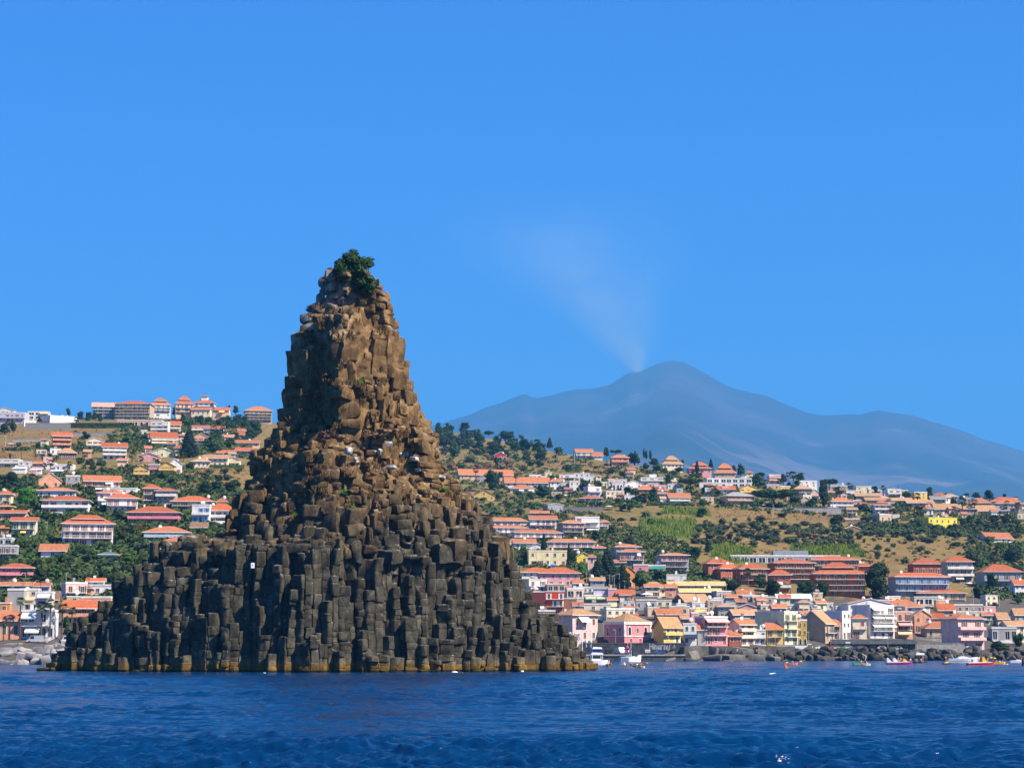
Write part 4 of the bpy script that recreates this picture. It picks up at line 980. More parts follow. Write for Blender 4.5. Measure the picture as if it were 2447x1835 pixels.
(b2, 1200, 1555, 215, 300, 358, 'H', 1, 'cr', 't', 8, 'c5 tr', 'cream villa with many low tan roofs, on the skyline'),
(b2, 1595, 1975, 298, 365, 445, 'H', 1, 'pk', 'r', 5, 'c4 tr', 'pink villa with stacked red roofs, behind a dark cypress'),
(b3, 25, 365, 85, 185, 245, 'H', 1, 'ta', 'o', 0, 'c4 tr', 'tan villa with wide orange roofs, right of the skyline cypress tree'),
(b3, 498, 612, 150, 182, 235, 'H', 1, 'py', 'r', 0, '', 'small pale yellow house with red roof, right of a tall dark tree'),
(b3, -90, 570, 248, 272, 402, 'F', 2, 'wh', 'w', 0, 'c7 gl', 'long white modern house with dark window bands, right upper slope'),
(b3, -60, 348, 383, 435, 475, 'X', 1, 'wh', 'r', 0, 'c4', 'white house with low red roof, below the long white modern house'),
(b3, 365, 665, 358, 410, 525, 'Y', 2, 'ye', 'r', 10, 'bs1 c3', 'golden yellow house with red gable roof, left of the big umbrella pine'),
(b3, 112, 642, 463, 520, 665, 'H', 2, 'ta', 'g', 15, 'bs1 c6 sr', 'broad two-storey house with orange bands and grey-brown roof, above the road'),
(b3, 822, 1015, 190, 218, 335, 'F', 3, 'pp', 'r', 6, 'bs12 c2', 'narrow white and pink house with terraces, on the skyline'),
(b3, 805, 1000, 340, 362, 430, 'F', 1, 'ta', 't', 0, 'c2', 'low tan house, behind the crown of the big umbrella pine'),
(b3, 988, 1205, 362, 385, 432, 'F', 1, 'ye', 'y', 4, 'c2', 'bright yellow flat-roofed house, behind the big umbrella pine'),
(b3, 1188, 1482, 363, 418, 530, 'H', 2, 'gy', 't', 4, 'br1 c5', 'grey house with tan hip roof, right of the bright yellow flat-roofed house'),
(b3, 1208, 1542, 283, 308, 385, 'F', 2, 'wh', 'w', 8, 'c3', 'white house with long flat eaves, on the skyline'),
(b3, 1438, 1595, 428, 485, 555, 'Y', 2, 'pp', 'r', 5, 'c2 bs1', 'pink and white gable house, left of the tall pine'),
(b3, 1298, 1455, 533, 585, 675, 'Y', 1, 'ta', 't', 5, 'c2', 'small tan gable house, right end of the big umbrella pine'),
(b3, 1732, 1988, 358, 378, 500, 'F', 2, 'ta', 'w', 0, 'c3', 'tan flat-roofed house in trees, right of the tall pine'),
(b3, 1698, 1815, 428, 468, 515, 'H', 1, 'wh', 'o', 0, '', 'little white house with orange hip roof, right of the tall pine'),
(b3, 1702, 2085, 543, 605, 732, 'H', 2, 'wh', 'o', 8, 'bs1 c4', 'white house with a curved balcony and orange roof, above the hedge'),
(b3, 1968, 2165, 428, 452, 530, 'F', 2, 'wh', 'w', 0, 'bs1 c2', 'white terrace house, up the slope right of the orange-roofed white house'),
(b3, 2075, 2190, 558, 592, 702, 'F', 2, 'pk', 'w', 0, 'bs1 c2', 'small pink and white house, right of the curved-balcony house'),
(b3, 1918, 2185, 980, 1015, 1055, 'Y', 1, 'br', 'o', 10, 'w0', 'half-hidden shed with orange roof, among the olive trees'),
(b3, 1948, 2165, 858, 872, 918, 'F', 1, 'br', 'b', 0, 'c1', 'brown stone hut, above the half-hidden shed'),
(b2, -30, 182, 428, 450, 525, 'F', 1, 'wh', 'w', 0, 'c2', 'white house with a tall blank parapet, left in the white villas'),
(b2, 182, 330, 455, 475, 560, 'F', 1, 'wh', 'w', 0, 'c1', 'white low house with an antenna, second from left in the white villas'),
(b2, 448, 722, 513, 535, 605, 'F', 1, 'wh', 'r', 0, 'c3', 'white house with red parapet edge, in the middle of the white villas'),
(b2, 625, 968, 538, 590, 650, 'Y', 1, 'wh', 'o', 14, 'c2', 'white house with a bright rounded gable wall and orange roof'),
(b2, 918, 1255, 448, 505, 600, 'F', 2, 'wh', 'w', 0, 'bs1 c3 ph', 'white stepped villa with a rooftop cube, below the skyline trees'),
(b2, 85, 352, 608, 640, 755, 'F', 2, 'wh', 'r', 24, 'br1 c2 sl', 'white cube house with dark balconies, front of the white villas'),
(b2, 378, 685, 658, 700, 825, 'F', 2, 'cr', 'r', 10, 'ar c4', 'cream house with an arched ground floor, front of the white villas'),
(b2, 508, 672, 552, 578, 690, 'F', 1, 'wh', 'w', 0, 'ar c3', 'white arcaded house, behind the cream arched house'),
(b2, 862, 1122, 603, 675, 755, 'H', 1, 'rd', 'o', 6, 'c2', 'dark red house with orange roof, left of the coral cube'),
(b2, 1108, 1305, 598, 620, 745, 'F', 2, 'ro', 'r', 6, 'bs1 c2', 'coral pink cube house with terraces, right upper slope'),
(b2, 1300, 1665, 728, 790, 895, 'X', 2, 'wh', 'o', 6, 'bs1 c4 sb', 'white chalet with a big orange roof and red doors, above the reed field'),
(b2, 15, 372, 768, 808, 855, 'H', 1, 'wh', 'r', 0, 'c4 gl', 'low white pool house with red hip roof'),
(b2, 676, 838, 753, 772, 855, 'F', 1, 'wh', 'w', 4, 'ar c2', 'small white arched house, right of the cream arched house'),
(b2, 1318, 1545, 578, 600, 655, 'F', 1, 'wh', 'o', 0, 'c3', 'white low house, left of the small umbrella pine'),
(b2, 1778, 2115, 558, 582, 645, 'F', 1, 'wh', 'w', 0, 'c2', 'white rounded terrace house, right of the small umbrella pine'),
(b4, -20, 185, 48, 75, 160, 'F', 2, 'py', 'w', 0, 'c2', 'pale skyline house with flat roof, left of the white cube'),
(b4, 143, 328, 98, 118, 182, 'F', 1, 'wh', 'w', 5, 'c2', 'white cube house, on the right skyline'),
(b4, 383, 585, 88, 112, 220, 'F', 2, 'wh', 'r', 6, 'bs1 c2', 'white two-level house with a red top, on the right skyline'),
(b4, 558, 672, 108, 125, 165, 'F', 1, 'ye', 'y', 0, '', 'tiny yellow house, on the right skyline'),
(b4, 718, 928, 118, 150, 230, 'F', 2, 'ye', 'y', 12, 'c2', 'yellow and white house, on the skyline left of a dark tree'),
(b4, 1008, 1185, 148, 182, 225, 'H', 1, 'br', 'r', 0, 'w0', 'brown house with red hip roof, left of the two skyline hip roofs'),
(b4, 1128, 1335, 163, 202, 275, 'H', 1, 'ta', 't', 4, 'c3', 'tan house with tan hip roof, right of the two skyline hip roofs'),
(b4, 1480, 1765, 218, 288, 345, 'H', 1, 'ta', 'o', 0, 'c3', 'villa with orange hip roof, left of the three at the right edge'),
(b4, 1735, 2135, 205, 265, 310, 'H', 1, 'ta', 'r', 0, 'c4', 'villa with long red roof, highest of the three at the right edge'),
(b4, 1805, 2155, 232, 295, 405, 'H', 2, 'gy', 'o', 0, 'br1 c4', 'grey villa with orange roof, front one of the three at the right edge'),
(b4, 2160, 2330, 268, 300, 400, 'H', 2, 'cr', 'o', 0, 'c3', 'cream house with orange roof, cut by the right frame edge'),
(b4, 188, 465, 273, 315, 432, 'H', 2, 'wh', 'r', 6, 'bs1 c3 tr', 'white house with two red roofs, right above the tan cube'),
(b4, 208, 465, 425, 440, 562, 'F', 1, 'ta', 't', 30, 'c2', 'tan cube house with two small windows, at the edge of the olive grove'),
(b4, 463, 568, 438, 450, 495, 'F', 1, 'cr', 't', 0, 'w0', 'small cream shed, right of the tan cube house'),
(b4, 833, 1335, 472, 486, 640, 'F', 2, 'by', 'y', 24, 'c5 tk pl d45', 'large bare yellow block with two rows of small windows and a blue tank'),
(b4, 868, 1015, 313, 365, 455, 'H', 1, 'wh', 'o', 0, '', 'small white house with orange roof, behind palms left of the yellow block'),
(b4, 1598, 2070, 678, 750, 805, 'X', 1, 'wh', 'o', 20, 'c4 d60', 'white bungalow with orange roof, on the slope near the right edge'),
(b4, -40, 320, 163, 198, 235, 'X', 1, 'ta', 't', 0, 'c4', 'long tan-roofed holiday row, topmost left of the tan terraces'),
(b4, 95, 425, 213, 248, 295, 'X', 1, 'ta', 't', 0, 'c4', 'tan-roofed holiday row, second step down at the left of the tan terraces'),
(b4, 418, 725, 218, 252, 305, 'X', 1, 'cr', 't', 0, 'c4', 'tan-roofed holiday row with pale walls, middle of the tan terraces'),
(b4, 638, 1005, 248, 285, 335, 'X', 1, 'ta', 't', 0, 'c5', 'tan-roofed holiday row, below the yellow and white skyline house'),
(b4, 960, 1180, 195, 235, 300, 'X', 1, 'ta', 'g', 0, 'c3', 'grey-roofed holiday house, left foot of the skyline hip roofs'),
(b4, 1000, 1375, 298, 368, 425, 'X', 1, 'cr', 't', 0, 'c6', 'tan-roofed holiday row with white balconies, above the yellow block'),
(b4, 1368, 1600, 328, 362, 445, 'X', 1, 'ta', 't', 0, 'c4', 'tan-roofed holiday row behind palm trunks, right part of the terraces'),
(b4, 1538, 1825, 318, 388, 445, 'X', 1, 'ta', 't', 0, 'c5', 'tan-roofed holiday row with yellow ground floor, right part of the terraces'),
(b4, 1808, 2015, 328, 382, 445, 'X', 1, 'cr', 'g', 0, 'c4', 'grey-roofed holiday row, rightmost of the tan terraces'),
(b4, 2110, 2300, 418, 440, 495, 'F', 1, 'cr', 'w', 0, 'c3', 'cream low house, under palms at the right frame edge'),
# --- apartments above the harbour
(hh, 88, 562, 165, 205, 278, 'H', 1, 'wh', 'o', 12, 'bs0 c6 sr d35', 'white apartment storey with orange roof, top left of the stepped apartments'),
(hh, 112, 570, 252, 280, 385, 'H', 2, 'wh', 'o', 12, 'br1 c6 sr d35', 'white two-storey apartments with orange eaves, left side of the stepped apartments'),
(hh, 585, 798, 112, 135, 160, 'X', 1, 'rd', 'o', 0, 'c3', 'small penthouse with orange roof, top of the stepped apartments'),
(hh, 555, 888, 148, 188, 312, 'X', 2, 'wh', 'o', 4, 'br01 c5 sr', 'two-storey apartments with cream balcony rails, upper middle of the stepped apartments'),
(hh, 362, 948, 298, 335, 432, 'H', 2, 'wh', 'o', 14, 'br01 c7 sr d30', 'long apartment block with dark red doors, lower middle of the stepped apartments'),
(hh, 868, 1195, 193, 228, 372, 'H', 3, 'gy', 'o', 20, 'br12 c3 sr', 'grey-sided apartments with orange roof and arches, centre of the hillside group'),
(hh, 1062, 1348, 150, 168, 332, 'F', 3, 'wh', 'w', 4, 'br12 c3 sr A0:.4:.95:w', 'white flat-topped apartment house with awnings, right of the stepped apartments'),
(hh, 1338, 1455, 188, 218, 305, 'H', 2, 'wh', 'o', 0, 'br1 c3 sr', 'white corner house with dark red doors, right end of the upper apartments'),
(hh, 752, 1310, 400, 438, 552, 'H', 2, 'wh', 'o', 4, 'br01 c7 sr A0:.55:.7:w d30', 'long white apartments with red balcony rails, above the pale yellow block'),
(hh, 1265, 1435, 478, 505, 562, 'H', 1, 'ta', 'o', 0, 'c3', 'small tan house with orange eaves, right of the red-railed apartments'),
(hh, 1468, 1815, 458, 492, 642, 'H', 2, 'bl', 'o', 12, 'br1 c4', 'blue-grey house with orange roof and roof terrace, upper one behind the dark pines'),
(hh, 1522, 1855, 513, 548, 722, 'H', 2, 'gy', 'o', 6, 'br1 c4 sr A1:.7:.85:w', 'grey house with orange roof and white folded parasols, lower one behind the dark pines'),
(ii, -165, 245, 203, 235, 442, 'H', 3, 'bl', 'o', 8, 'br12 c4 sr', 'three-storey house with red balconies and orange roof, left of the reed slope'),
(hh, 228, 385, 403, 428, 505, 'S', 1, 'cr', 'r', 0, 'c2 A0:.1:.9:w', 'cream house with a big blind, beside the rock under the apartments'),
(hh, 383, 655, 403, 445, 525, 'X', 1, 'wh', 'o', 4, 'c3', 'white house with orange roof, left of the tall cypress'),
(hh, 548, 772, 452, 495, 545, 'Y', 1, 'wh', 'w', 0, 'c1', 'white gable house with a blue-framed window, behind the tall cypress'),
(hh, 538, 990, 528, 542, 705, 'F', 2, 'py', 'y', 5, 'c5 sr pl', 'pale yellow two-storey block, behind the tall cypress'),
(hh, 1092, 1255, 553, 595, 685, 'Y', 1, 'by', 'y', 0, 'c1', 'bright yellow little gable house, between cypress and dark pines'),
(hh, 1208, 1322, 573, 608, 765, 'H', 2, 'pp', 'o', 0, 'c1', 'narrow brownish pink house with orange hip roof, left of the dark pines'),
(hh, 1478, 1645, 628, 660, 725, 'X', 1, 'ta', 'o', 0, 'c2', 'low tan house with orange roof, right of the dark pines'),
(hh, 1578, 1745, 708, 772, 935, 'Y', 2, 'og', 'r', 8, 'ar c1', 'orange gable house with an open arch, right of the dark pines'),
(hh, 1718, 1885, 678, 695, 785, 'F', 1, 'ro', 'r', 0, 'c1', 'dusky pink flat house, left of the green awning'),
(hh, 1868, 2075, 683, 702, 775, 'F', 1, 'pe', 'w', 0, 'c2 A0:.05:.98:g', 'peach flat house with a long green awning'),
(ii, -45, 200, 462, 475, 568, 'F', 1, 'wh', 'w', 0, 'w0', 'wide plain white house, above the tan terraces of the seafront'),
(ii, 378, 762, 268, 335, 525, 'H', 2, 'rd', 'r', 15, 'c3', 'brick-red house with red hip roof, leftmost of the red apartments'),
(ii, 532, 855, 330, 398, 545, 'H', 2, 'rd', 'r', 18, 'c3', 'brick-red house with striped corner, second of the red apartments'),
(ii, 745, 1195, 333, 400, 595, 'H', 3, 'rd', 'r', 15, 'br12 c4', 'brick-red apartment house behind a palm, third of the red apartments'),
(ii, 1178, 1465, 408, 475, 695, 'H', 3, 'rd', 'r', 0, 'bs1 c3 A1:.1:.6:w', 'brick-red house with striped corner and cream awning, in front of the red apartments'),
(ii, 1172, 1750, 278, 328, 585, 'H', 4, 'rd', 'r', 8, 'br123 c5', 'four-storey brick-red apartments with iron balconies, centre of the red apartments'),
(ii, 1652, 2260, 240, 292, 425, 'H', 2, 'rd', 'r', 0, 'br01 c8', 'long brick-red apartments, uppermost of the red apartments'),
(ii, 1698, 2335, 362, 460, 725, 'H', 4, 'rd', 'r', 0, 'br123 c6 tr', 'brick-red and white apartments with orange balconies, rightmost of the red apartments'),
(jj, 155, 382, 323, 368, 425, 'H', 1, 'rd', 'r', 0, 'w0', 'small red house with red hip roof, left of the big dark tree'),
(ii, 695, 2045, 203, 245, 345, 'F', 1, 'bl', 'v', 4, 'gl c12 ph d18', 'very long low grey hall with pale green roof edge, above the red apartments'),
(jj, 815, 1230, 273, 340, 480, 'H', 1, 'rd', 'r', 6, 'bs0 c4', 'red house with solar panels on its terrace, above the blue-grey apartments'),
(jj, 1222, 1605, 248, 315, 565, 'H', 3, 'gy', 'r', 6, 'bs12 c4 A0:.3:.6:w', 'grey three-level house with white balcony bands and red roof, right slope'),
(jj, 565, 1325, 443, 495, 745, 'H', 3, 'bl', 'r', 12, 'br12 c7 sl d40', 'blue-grey apartment block with white panels and a long red roof'),
(jj, 1645, 2175, 343, 435, 645, 'H', 2, 'bl', 'r', 6, 'br1 c4', 'wide house under a big red hip roof with vents, at the right'),
(jj, 2035, 2290, 528, 585, 725, 'X', 2, 'wh', 'r', 14, 'c3', 'white house with red roof, at the right frame edge above the car park'),
(jj, 842, 1495, 628, 690, 765, 'H', 1, 'ta', 'r', 4, 'br0 c6', 'tan house with a long red hip roof, above the pillared terrace'),
(jj, 870, 1225, 722, 745, 845, 'F', 1, 'cr', 'w', 0, 'gl c3', 'cream pillared terrace house, under the long red hip roof'),
(jj, 1215, 1685, 812, 838, 925, 'F', 1, 'ta', 'w', 0, 'c6', 'long low tan building with pale shop openings, right of the pillared terrace'),
# --- harbour front, left part
(c1, 60, 645, 103, 185, 265, 'H', 1, 'wh', 'r', 4, 'c5', 'white house with long red roof, against the rock above the harbour'),
(c1, 335, 1055, 98, 200, 405, 'H', 2, 'pk', 'r', 5, 'c5 sb tk', 'pink house with red-brown doors and a blue roof tank, above the harbour'),
(c1, 148, 512, 288, 305, 492, 'F', 2, 'wh', 'w', 20, 'br1 c2 A0:.05:.45:w', 'white terrace house with an awning, left under the pink house'),
(c1, 512, 795, 348, 378, 495, 'F', 1, 'og', 'w', 0, 'gl c3', 'orange house with a glazed terrace, under the pink house'),
(c1, 162, 492, 485, 500, 790, 'F', 1, 'mr', 'r', 0, 'w0', 'windowless maroon wall house, right against the rock'),
(c1, 478, 795, 480, 495, 840, 'F', 3, 'rr', 'r', 0, 'br12 c3 sw', 'bright red narrow house with white-framed windows'),
(c1, 790, 1092, 430, 450, 605, 'F', 1, 'pe', 'w', 10, 'gl c2', 'peach house with open terrace, right of the bright red house'),
(c1, 1082, 1245, 428, 448, 510, 'F', 1, 'wh', 'w', 0, 'c2', 'small white roof house, right of the peach open terrace'),
(c1, 1238, 1492, 408, 445, 645, 'S', 1, 'lc', 'g', 0, 'w0', 'lilac-grey blank wall house, in the harbour cluster'),
(c1, 1478, 1615, 420, 460, 655, 'F', 2, 'pk', 'w', 0, 'c1', 'narrow pink house, right of the lilac-grey blank wall'),
(c1, 1598, 1905, 458, 525, 658, 'X', 1, 'og', 'r', 0, 'c3 A0:.3:.6:g', 'orange house with a green awning, right of the narrow pink house'),
(c1, 1095, 1485, 508, 560, 648, 'F', 1, 'ta', 'w', 0, 'c2 A0:.05:.5:l A0:.52:1:l', 'tan house with two pale green canvas roofs'),
(c1, 738, 985, 588, 605, 835, 'F', 1, 'br', 'b', 0, 'w0', 'brown bare wall house, right of the bright red house'),
(c1, 888, 1095, 588, 605, 700, 'F', 1, 'pp', 'w', 0, 'w0', 'pale pink parapet house, above the cream long parapet'),
(c1, 975, 1515, 638, 700, 790, 'F', 1, 'cr', 'w', 0, 'c3 sg', 'cream long parapet house, behind the tan tile roof'),
(c1, 1688, 1915, 643, 655, 755, 'F', 1, 'wh', 'w', 0, 'c2', 'small white block, behind the cream terrace house'),
(c1, 362, 645, 780, 805, 1060, 'F', 2, 'br', 'w', 0, 'gl c3 A0:.2:.6:t', 'dark open cafe building with a beige awning, against the rock'),
(c1, 628, 1365, 758, 868, 1295, 'H', 2, 'pp', 't', 40, 'c3 sb A1:.2:.6:w', 'pale pink house with tan tile roof and corner loggia, on the harbour'),
(c1, 1355, 1905, 728, 775, 965, 'F', 2, 'cr', 'w', 15, 'c4', 'cream terrace house with tall doors, behind the deep pink villa'),
(c1, 1402, 2170, 832, 975, 1310, 'H', 2, 'ro', 't', 38, 'ar c3 pz d90', 'deep pink villa with white cornice and arched white window frames, on the quay'),
# --- harbour front, middle
(c2, 62, 525, 68, 178, 300, 'H', 1, 'cr', 't', 5, 'c4', 'cream house with tan hip roof, left of the yellow-tan terraces'),
(c2, 512, 1522, 75, 132, 215, 'X', 1, 'mu', 'y', 4, 'c7 d25', 'long yellow-tan terrace, upper of the two stepped rows'),
(c2, 715, 1455, 190, 238, 330, 'X', 1, 'mu', 'y', 4, 'c6 d25', 'long yellow-tan terrace, lower of the two stepped rows'),
(c2, -10, 345, 368, 392, 565, 'F', 1, 'gy', 'w', 0, 'c3', 'grey house under a white roof gazebo, behind the yellow house'),
(c2, 338, 602, 383, 402, 495, 'F', 1, 'py', 'w', 0, 'c2', 'pale yellow flat house, right of the gazebo house'),
(c2, 598, 1285, 283, 402, 505, 'X', 2, 'br', 't', 30, 'br1 c3', 'brown unplastered house with tan roof, middle of the seafront cluster'),
(c2, 548, 905, 478, 505, 645, 'F', 1, 'pe', 'b', 0, 'c2', 'peach low house, below the brown unplastered house'),
(c2, 875, 1205, 490, 535, 640, 'F', 1, 'cr', 'w', 0, 'c2 A0:.1:.9:y', 'cream house with yellow canvas roof, left of the tan tower house'),
(c2, 1195, 1462, 388, 402, 655, 'F', 3, 'ta', 'w', 6, 'c2', 'tan tower house with tall windows, behind the rose pink house'),
(c2, 1448, 1695, 438, 452, 625, 'F', 1, 'wh', 'w', 0, 'w0', 'dazzling white blank block, right of the tan tower house'),
(c2, 1318, 1565, 343, 362, 445, 'F', 1, 'wh', 'w', 0, 'c2', 'small white roof house, above the dazzling white block'),
(c2, 1678, 2015, 258, 335, 375, 'X', 1, 'cr', 'o', 10, 'c2', 'cream house with orange roof, right of the stepped rows'),
(c2, 1798, 2230, 338, 362, 410, 'F', 1, 'gy', 'g', 0, 'c3', 'grey flat workshop, right of the cream house with orange roof'),
(c2, 1735, 2045, 452, 505, 610, 'Y', 1, 'pk', 'r', 0, 'w0', 'pink gable house with a blue tarpaulin, behind the striped grey gable'),
(c2, 1548, 2095, 562, 645, 730, 'X', 1, 'gy', 't', 14, 'c4', 'grey striped gable house with tan roof, behind the cream balcony house'),
(c2, 278, 792, 568, 655, 725, 'X', 1, 'br', 'o', 10, 'c2', 'dark house with orange roof and white pergola, behind the mustard house'),
(c2, 262, 805, 678, 845, 1112, 'X', 2, 'ye', 't', 36, 'c2 bs1 sw', 'mustard yellow house with tan roof and white balcony, on the quay'),
(c2, 788, 1032, 778, 800, 1112, 'F', 2, 'wh', 'w', 4, 'c2 sd A0:.05:.98:b', 'white house with dark shutters and a navy awning, on the quay'),
(c2, 1028, 1205, 798, 885, 1112, 'X', 1, 'gy', 'o', 0, 'c2', 'low grey house with orange roof, squeezed left of the rose pink house'),
(c2, 918, 1060, 590, 612, 890, 'F', 1, 'pk', 'r', 10, 'w0', 'blank pink side wall house, left of the rose pink house'),
(c2, 1000, 1565, 588, 690, 1135, 'F', 3, 'ro', 'r', 26, 'br12 c3 sw A2:.02:.98:p sb', 'rose pink three-storey house with white shutters and balconies, on the quay'),
(c2, 1555, 2065, 718, 800, 1142, 'X', 3, 'cr', 'o', 38, 'bs12 c2 sb', 'cream balcony house with a blank grey gable, on the seafront'),
(c2, 1558, 1815, 908, 992, 1135, 'X', 1, 'rd', 'o', 0, 'c2 sr', 'low shop with red shutters, left foot of the cream balcony house'),
(c3, 15, 212, 698, 770, 1000, 'F', 2, 'wh', 'w', 0, 'bs1 c2', 'white narrow house with bare upper wall, right of the cream balcony house'),
(c3, 35, 765, 418, 462, 1002, 'F', 4, 'py', 'w', 48, 'br123 c2 sb d150 sg', 'four-storey white and yellow block with a blank olive side wall'),
(c3, 192, 522, 638, 735, 1002, 'X', 2, 'ye', 'o', 4, 'br1 c3', 'small yellow house with sunken orange roof, in front of the four-storey block'),
(c3, 758, 915, 570, 600, 1002, 'F', 3, 'mu', 't', 0, 'ar c2', 'narrow ochre house with arched windows, right of the four-storey block'),
(c3, 758, 1420, 428, 640, 960, 'X', 2, 'ta', 't', 52, 'br1 c2 d150 sb', 'weathered grey-brown gable house with peeling side wall, seafront'),
(c3, 1238, 1485, 575, 672, 905, 'X', 2, 'cr', 'o', 0, 'br1 c2', 'cream house with orange roof and balcony, right of the weathered gable house'),
(c3, 1148, 1665, 428, 445, 905, 'F', 3, 'wh', 'w', 50, 'c2 d160 sb', 'white narrow house with a huge blank grey side wall'),
(c3, 1378, 1585, 343, 358, 445, 'F', 1, 'wh', 'w', 6, 'w0', 'white rooftop block, above the huge blank grey wall'),
(c3, 988, 1155, 378, 392, 505, 'F', 1, 'wh', 'w', 6, 'w0', 'white plain block, above the weathered gable house'),
(c3, 1118, 1355, 280, 298, 405, 'F', 1, 'wh', 'w', 0, 'c3', 'white low house with three small windows, behind the blank grey wall'),
(c3, 818, 1015, 288, 312, 432, 'F', 1, 'bl', 'g', 0, 'c2', 'blue-grey low house, right of the wide beige roof'),
(c3, 378, 975, 173, 240, 300, 'X', 1, 'gy', 'w', 0, 'w0', 'shed with a wide pale beige roof, behind the four-storey block'),
(c3, -30, 382, 180, 225, 295, 'F', 1, 'ta', 'g', 0, 'c2', 'low tan workshop, left of the wide beige roof'),
(c3, 98, 775, 300, 345, 430, 'F', 1, 'cr', 'w', 0, 'c5', 'long cream roof storey, just behind the four-storey block'),
(c3, 1505, 2335, 220, 305, 520, 'Y', 2, 'wh', 'o', 6, 'c5', 'white house with a broad low gable and orange roof, right seafront'),
(c3, 1665, 1945, 488, 562, 905, 'H', 2, 'cr', 'o', 0, 'bs1 c2 sr', 'narrow cream house with orange pyramid roof, left of the white-awning block'),
(c3, 1698, 2412, 318, 352, 905, 'F', 4, 'wh', 'w', 33, 'br123 c3 A3:.02:.45:w A2:.02:.48:w A2:.52:.98:w A1:.02:.98:w d80 sb', 'four-storey block with white awnings on its balconies, right seafront'),
# --- right end of the seafront
(c4, 228, 505, 388, 405, 805, 'F', 3, 'sa', 'r', 6, 'br12 c2 A1:.1:.95:p A0:.05:.9:t', 'salmon house with pink striped awnings, right of the white-awning block'),
(c4, 488, 800, 368, 460, 700, 'Y', 2, 'sa', 'o', 8, 'c2', 'salmon gable house with orange roof, behind the promenade wall'),
(c4, 795, 995, 438, 505, 570, 'X', 1, 'sa', 'r', 0, 'c2', 'low salmon house with red roof, right of the salmon gable house'),
(c4, 85, 615, 203, 305, 400, 'H', 1, 'py', 'o', 0, 'c4', 'pale house with long orange hip roof, behind the salmon awning house'),
(c4, 358, 562, 335, 352, 405, 'F', 1, 'py', 'w', 0, 'c2', 'small pale yellow rooftop room, below the long orange hip roof'),
(c4, 635, 1185, 538, 650, 805, 'H', 1, 'ta', 'o', 6, 'c3', 'bungalow with steep orange pyramid roof, over the promenade wall'),
(c4, 935, 1625, 428, 508, 985, 'H', 3, 'pp', 'o', 24, 'bs12 c2 sb d95', 'three-storey pinkish house with wide orange hip roof, right seafront'),
(c4, 1695, 2075, 618, 652, 865, 'F', 1, 'gy', 'g', 0, 'gl bs0 c4', 'grey veranda house with white balustrade, right seafront'),
(c4, 1728, 1995, 408, 495, 610, 'X', 1, 'ta', 't', 20, 'c1', 'tan house with tan roof, behind the grey veranda house'),
(c4, 1842, 2260, 538, 605, 865, 'X', 2, 'cr', 't', 18, 'c2 sb', 'cream house with tan roof, at the right frame edge near the shore'),
(c4, 1998, 2270, 345, 435, 560, 'X', 1, 'gy', 't', 16, 'c2', 'grey house with tan roof, at the right frame edge below the car park'),
(c4, 858, 1155, 318, 402, 445, 'X', 1, 'ta', 'r', 6, 'c2', 'low house with red roof, behind the wide orange hip roof'),
(c4, 1158, 1668, 368, 402, 490, 'F', 1, 'cr', 'w', 0, 'c5', 'cream low shops, behind the three-storey pinkish house'),
]
for row in TABLE: house(*row)

# small houses that fill the packed lanes of the seafront
FILL = [[(1236, 1405), (1640, 1410), (1640, 1500), (1240, 1480)], [(1640, 1425), (2110, 1432), (2110, 1512), (1640, 1505)], [(2110, 1445), (2440, 1440), (2440, 1500), (2110, 1500)], [(0, 1405), (230, 1410), (200, 1440), (0, 1450)],
        [(330, 1035), (600, 1035), (590, 1112), (330, 1112)], [(1240, 1125), (1560, 1150), (1560, 1202), (1280, 1195)], [(1560, 1152), (1900, 1182), (1900, 1206), (1580, 1200)], [(1900, 1192), (2447, 1228), (2447, 1252), (1950, 1220)], [(0, 1120), (330, 1090), (330, 1130), (0, 1150)], [(0, 1060), (160, 1075), (160, 1100), (0, 1100)]]
FW = dict(wh='white', cr='cream', pk='pink', pe='peach', ta='tan', gy='grey', py='pale yellow', sa='salmon', lc='lilac-grey')
def fill_houses():
    names = {}; done = []
    for poly, n in zip(FILL, (17, 24, 12, 6, 12, 16, 12, 16, 6, 4)):
        us = [p[0] for p in poly]; vs = [p[1] for p in poly]; k = t = 0
        while k < n and t < 900:
            t += 1; u, v = R.uniform(min(us), max(us)), R.uniform(min(vs), max(vs))
            if not (min(us) < u < max(us)) or any(abs(u - a) < 26 and abs(v - b) < 8 for a, b in done): continue
            w = R.uniform(26, 48); h = R.uniform(15, 25)
            if v < 1300: w, h = R.uniform(17, 32), R.uniform(9, 15)
            hill = v < 1300; wk = R.choice(list(FW)); kind = R.choice('FFXXH'); rk = R.choice('ootr') if kind != 'F' else 'w'
            rn = {'F': 'flat-roofed', 'X': 'tile-roofed', 'H': 'hip-roofed'}[kind]
            near = sorted(HOUSES[:270], key=lambda q: (q[0] - u) ** 2 + (q[1] - v) ** 2)
            for c in near[:8]:
                lab = f"little {FW[wk]} {rn} house, {'just left of' if u < c[0] - c[3] * .5 else 'just right of' if u > c[0] + c[3] * .5 else 'behind'} the {c[4]}"
                if lab not in names and len(lab.split()) <= 16: break
            else: continue
            names[lab] = 1; done.append((u, v)); k += 1
            rh = 0 if kind == 'F' else h * .3
            house((0, 0, 1), u - w / 2, u + w / 2, v - h - rh, v - h, v + 2, kind, 1 if h < 19 - 7 * hill else 2, wk, rk, R.choice([0, 4, 12, 20]), R.choice(['', 'sg', 'sr', 'br']), lab)
fill_houses()

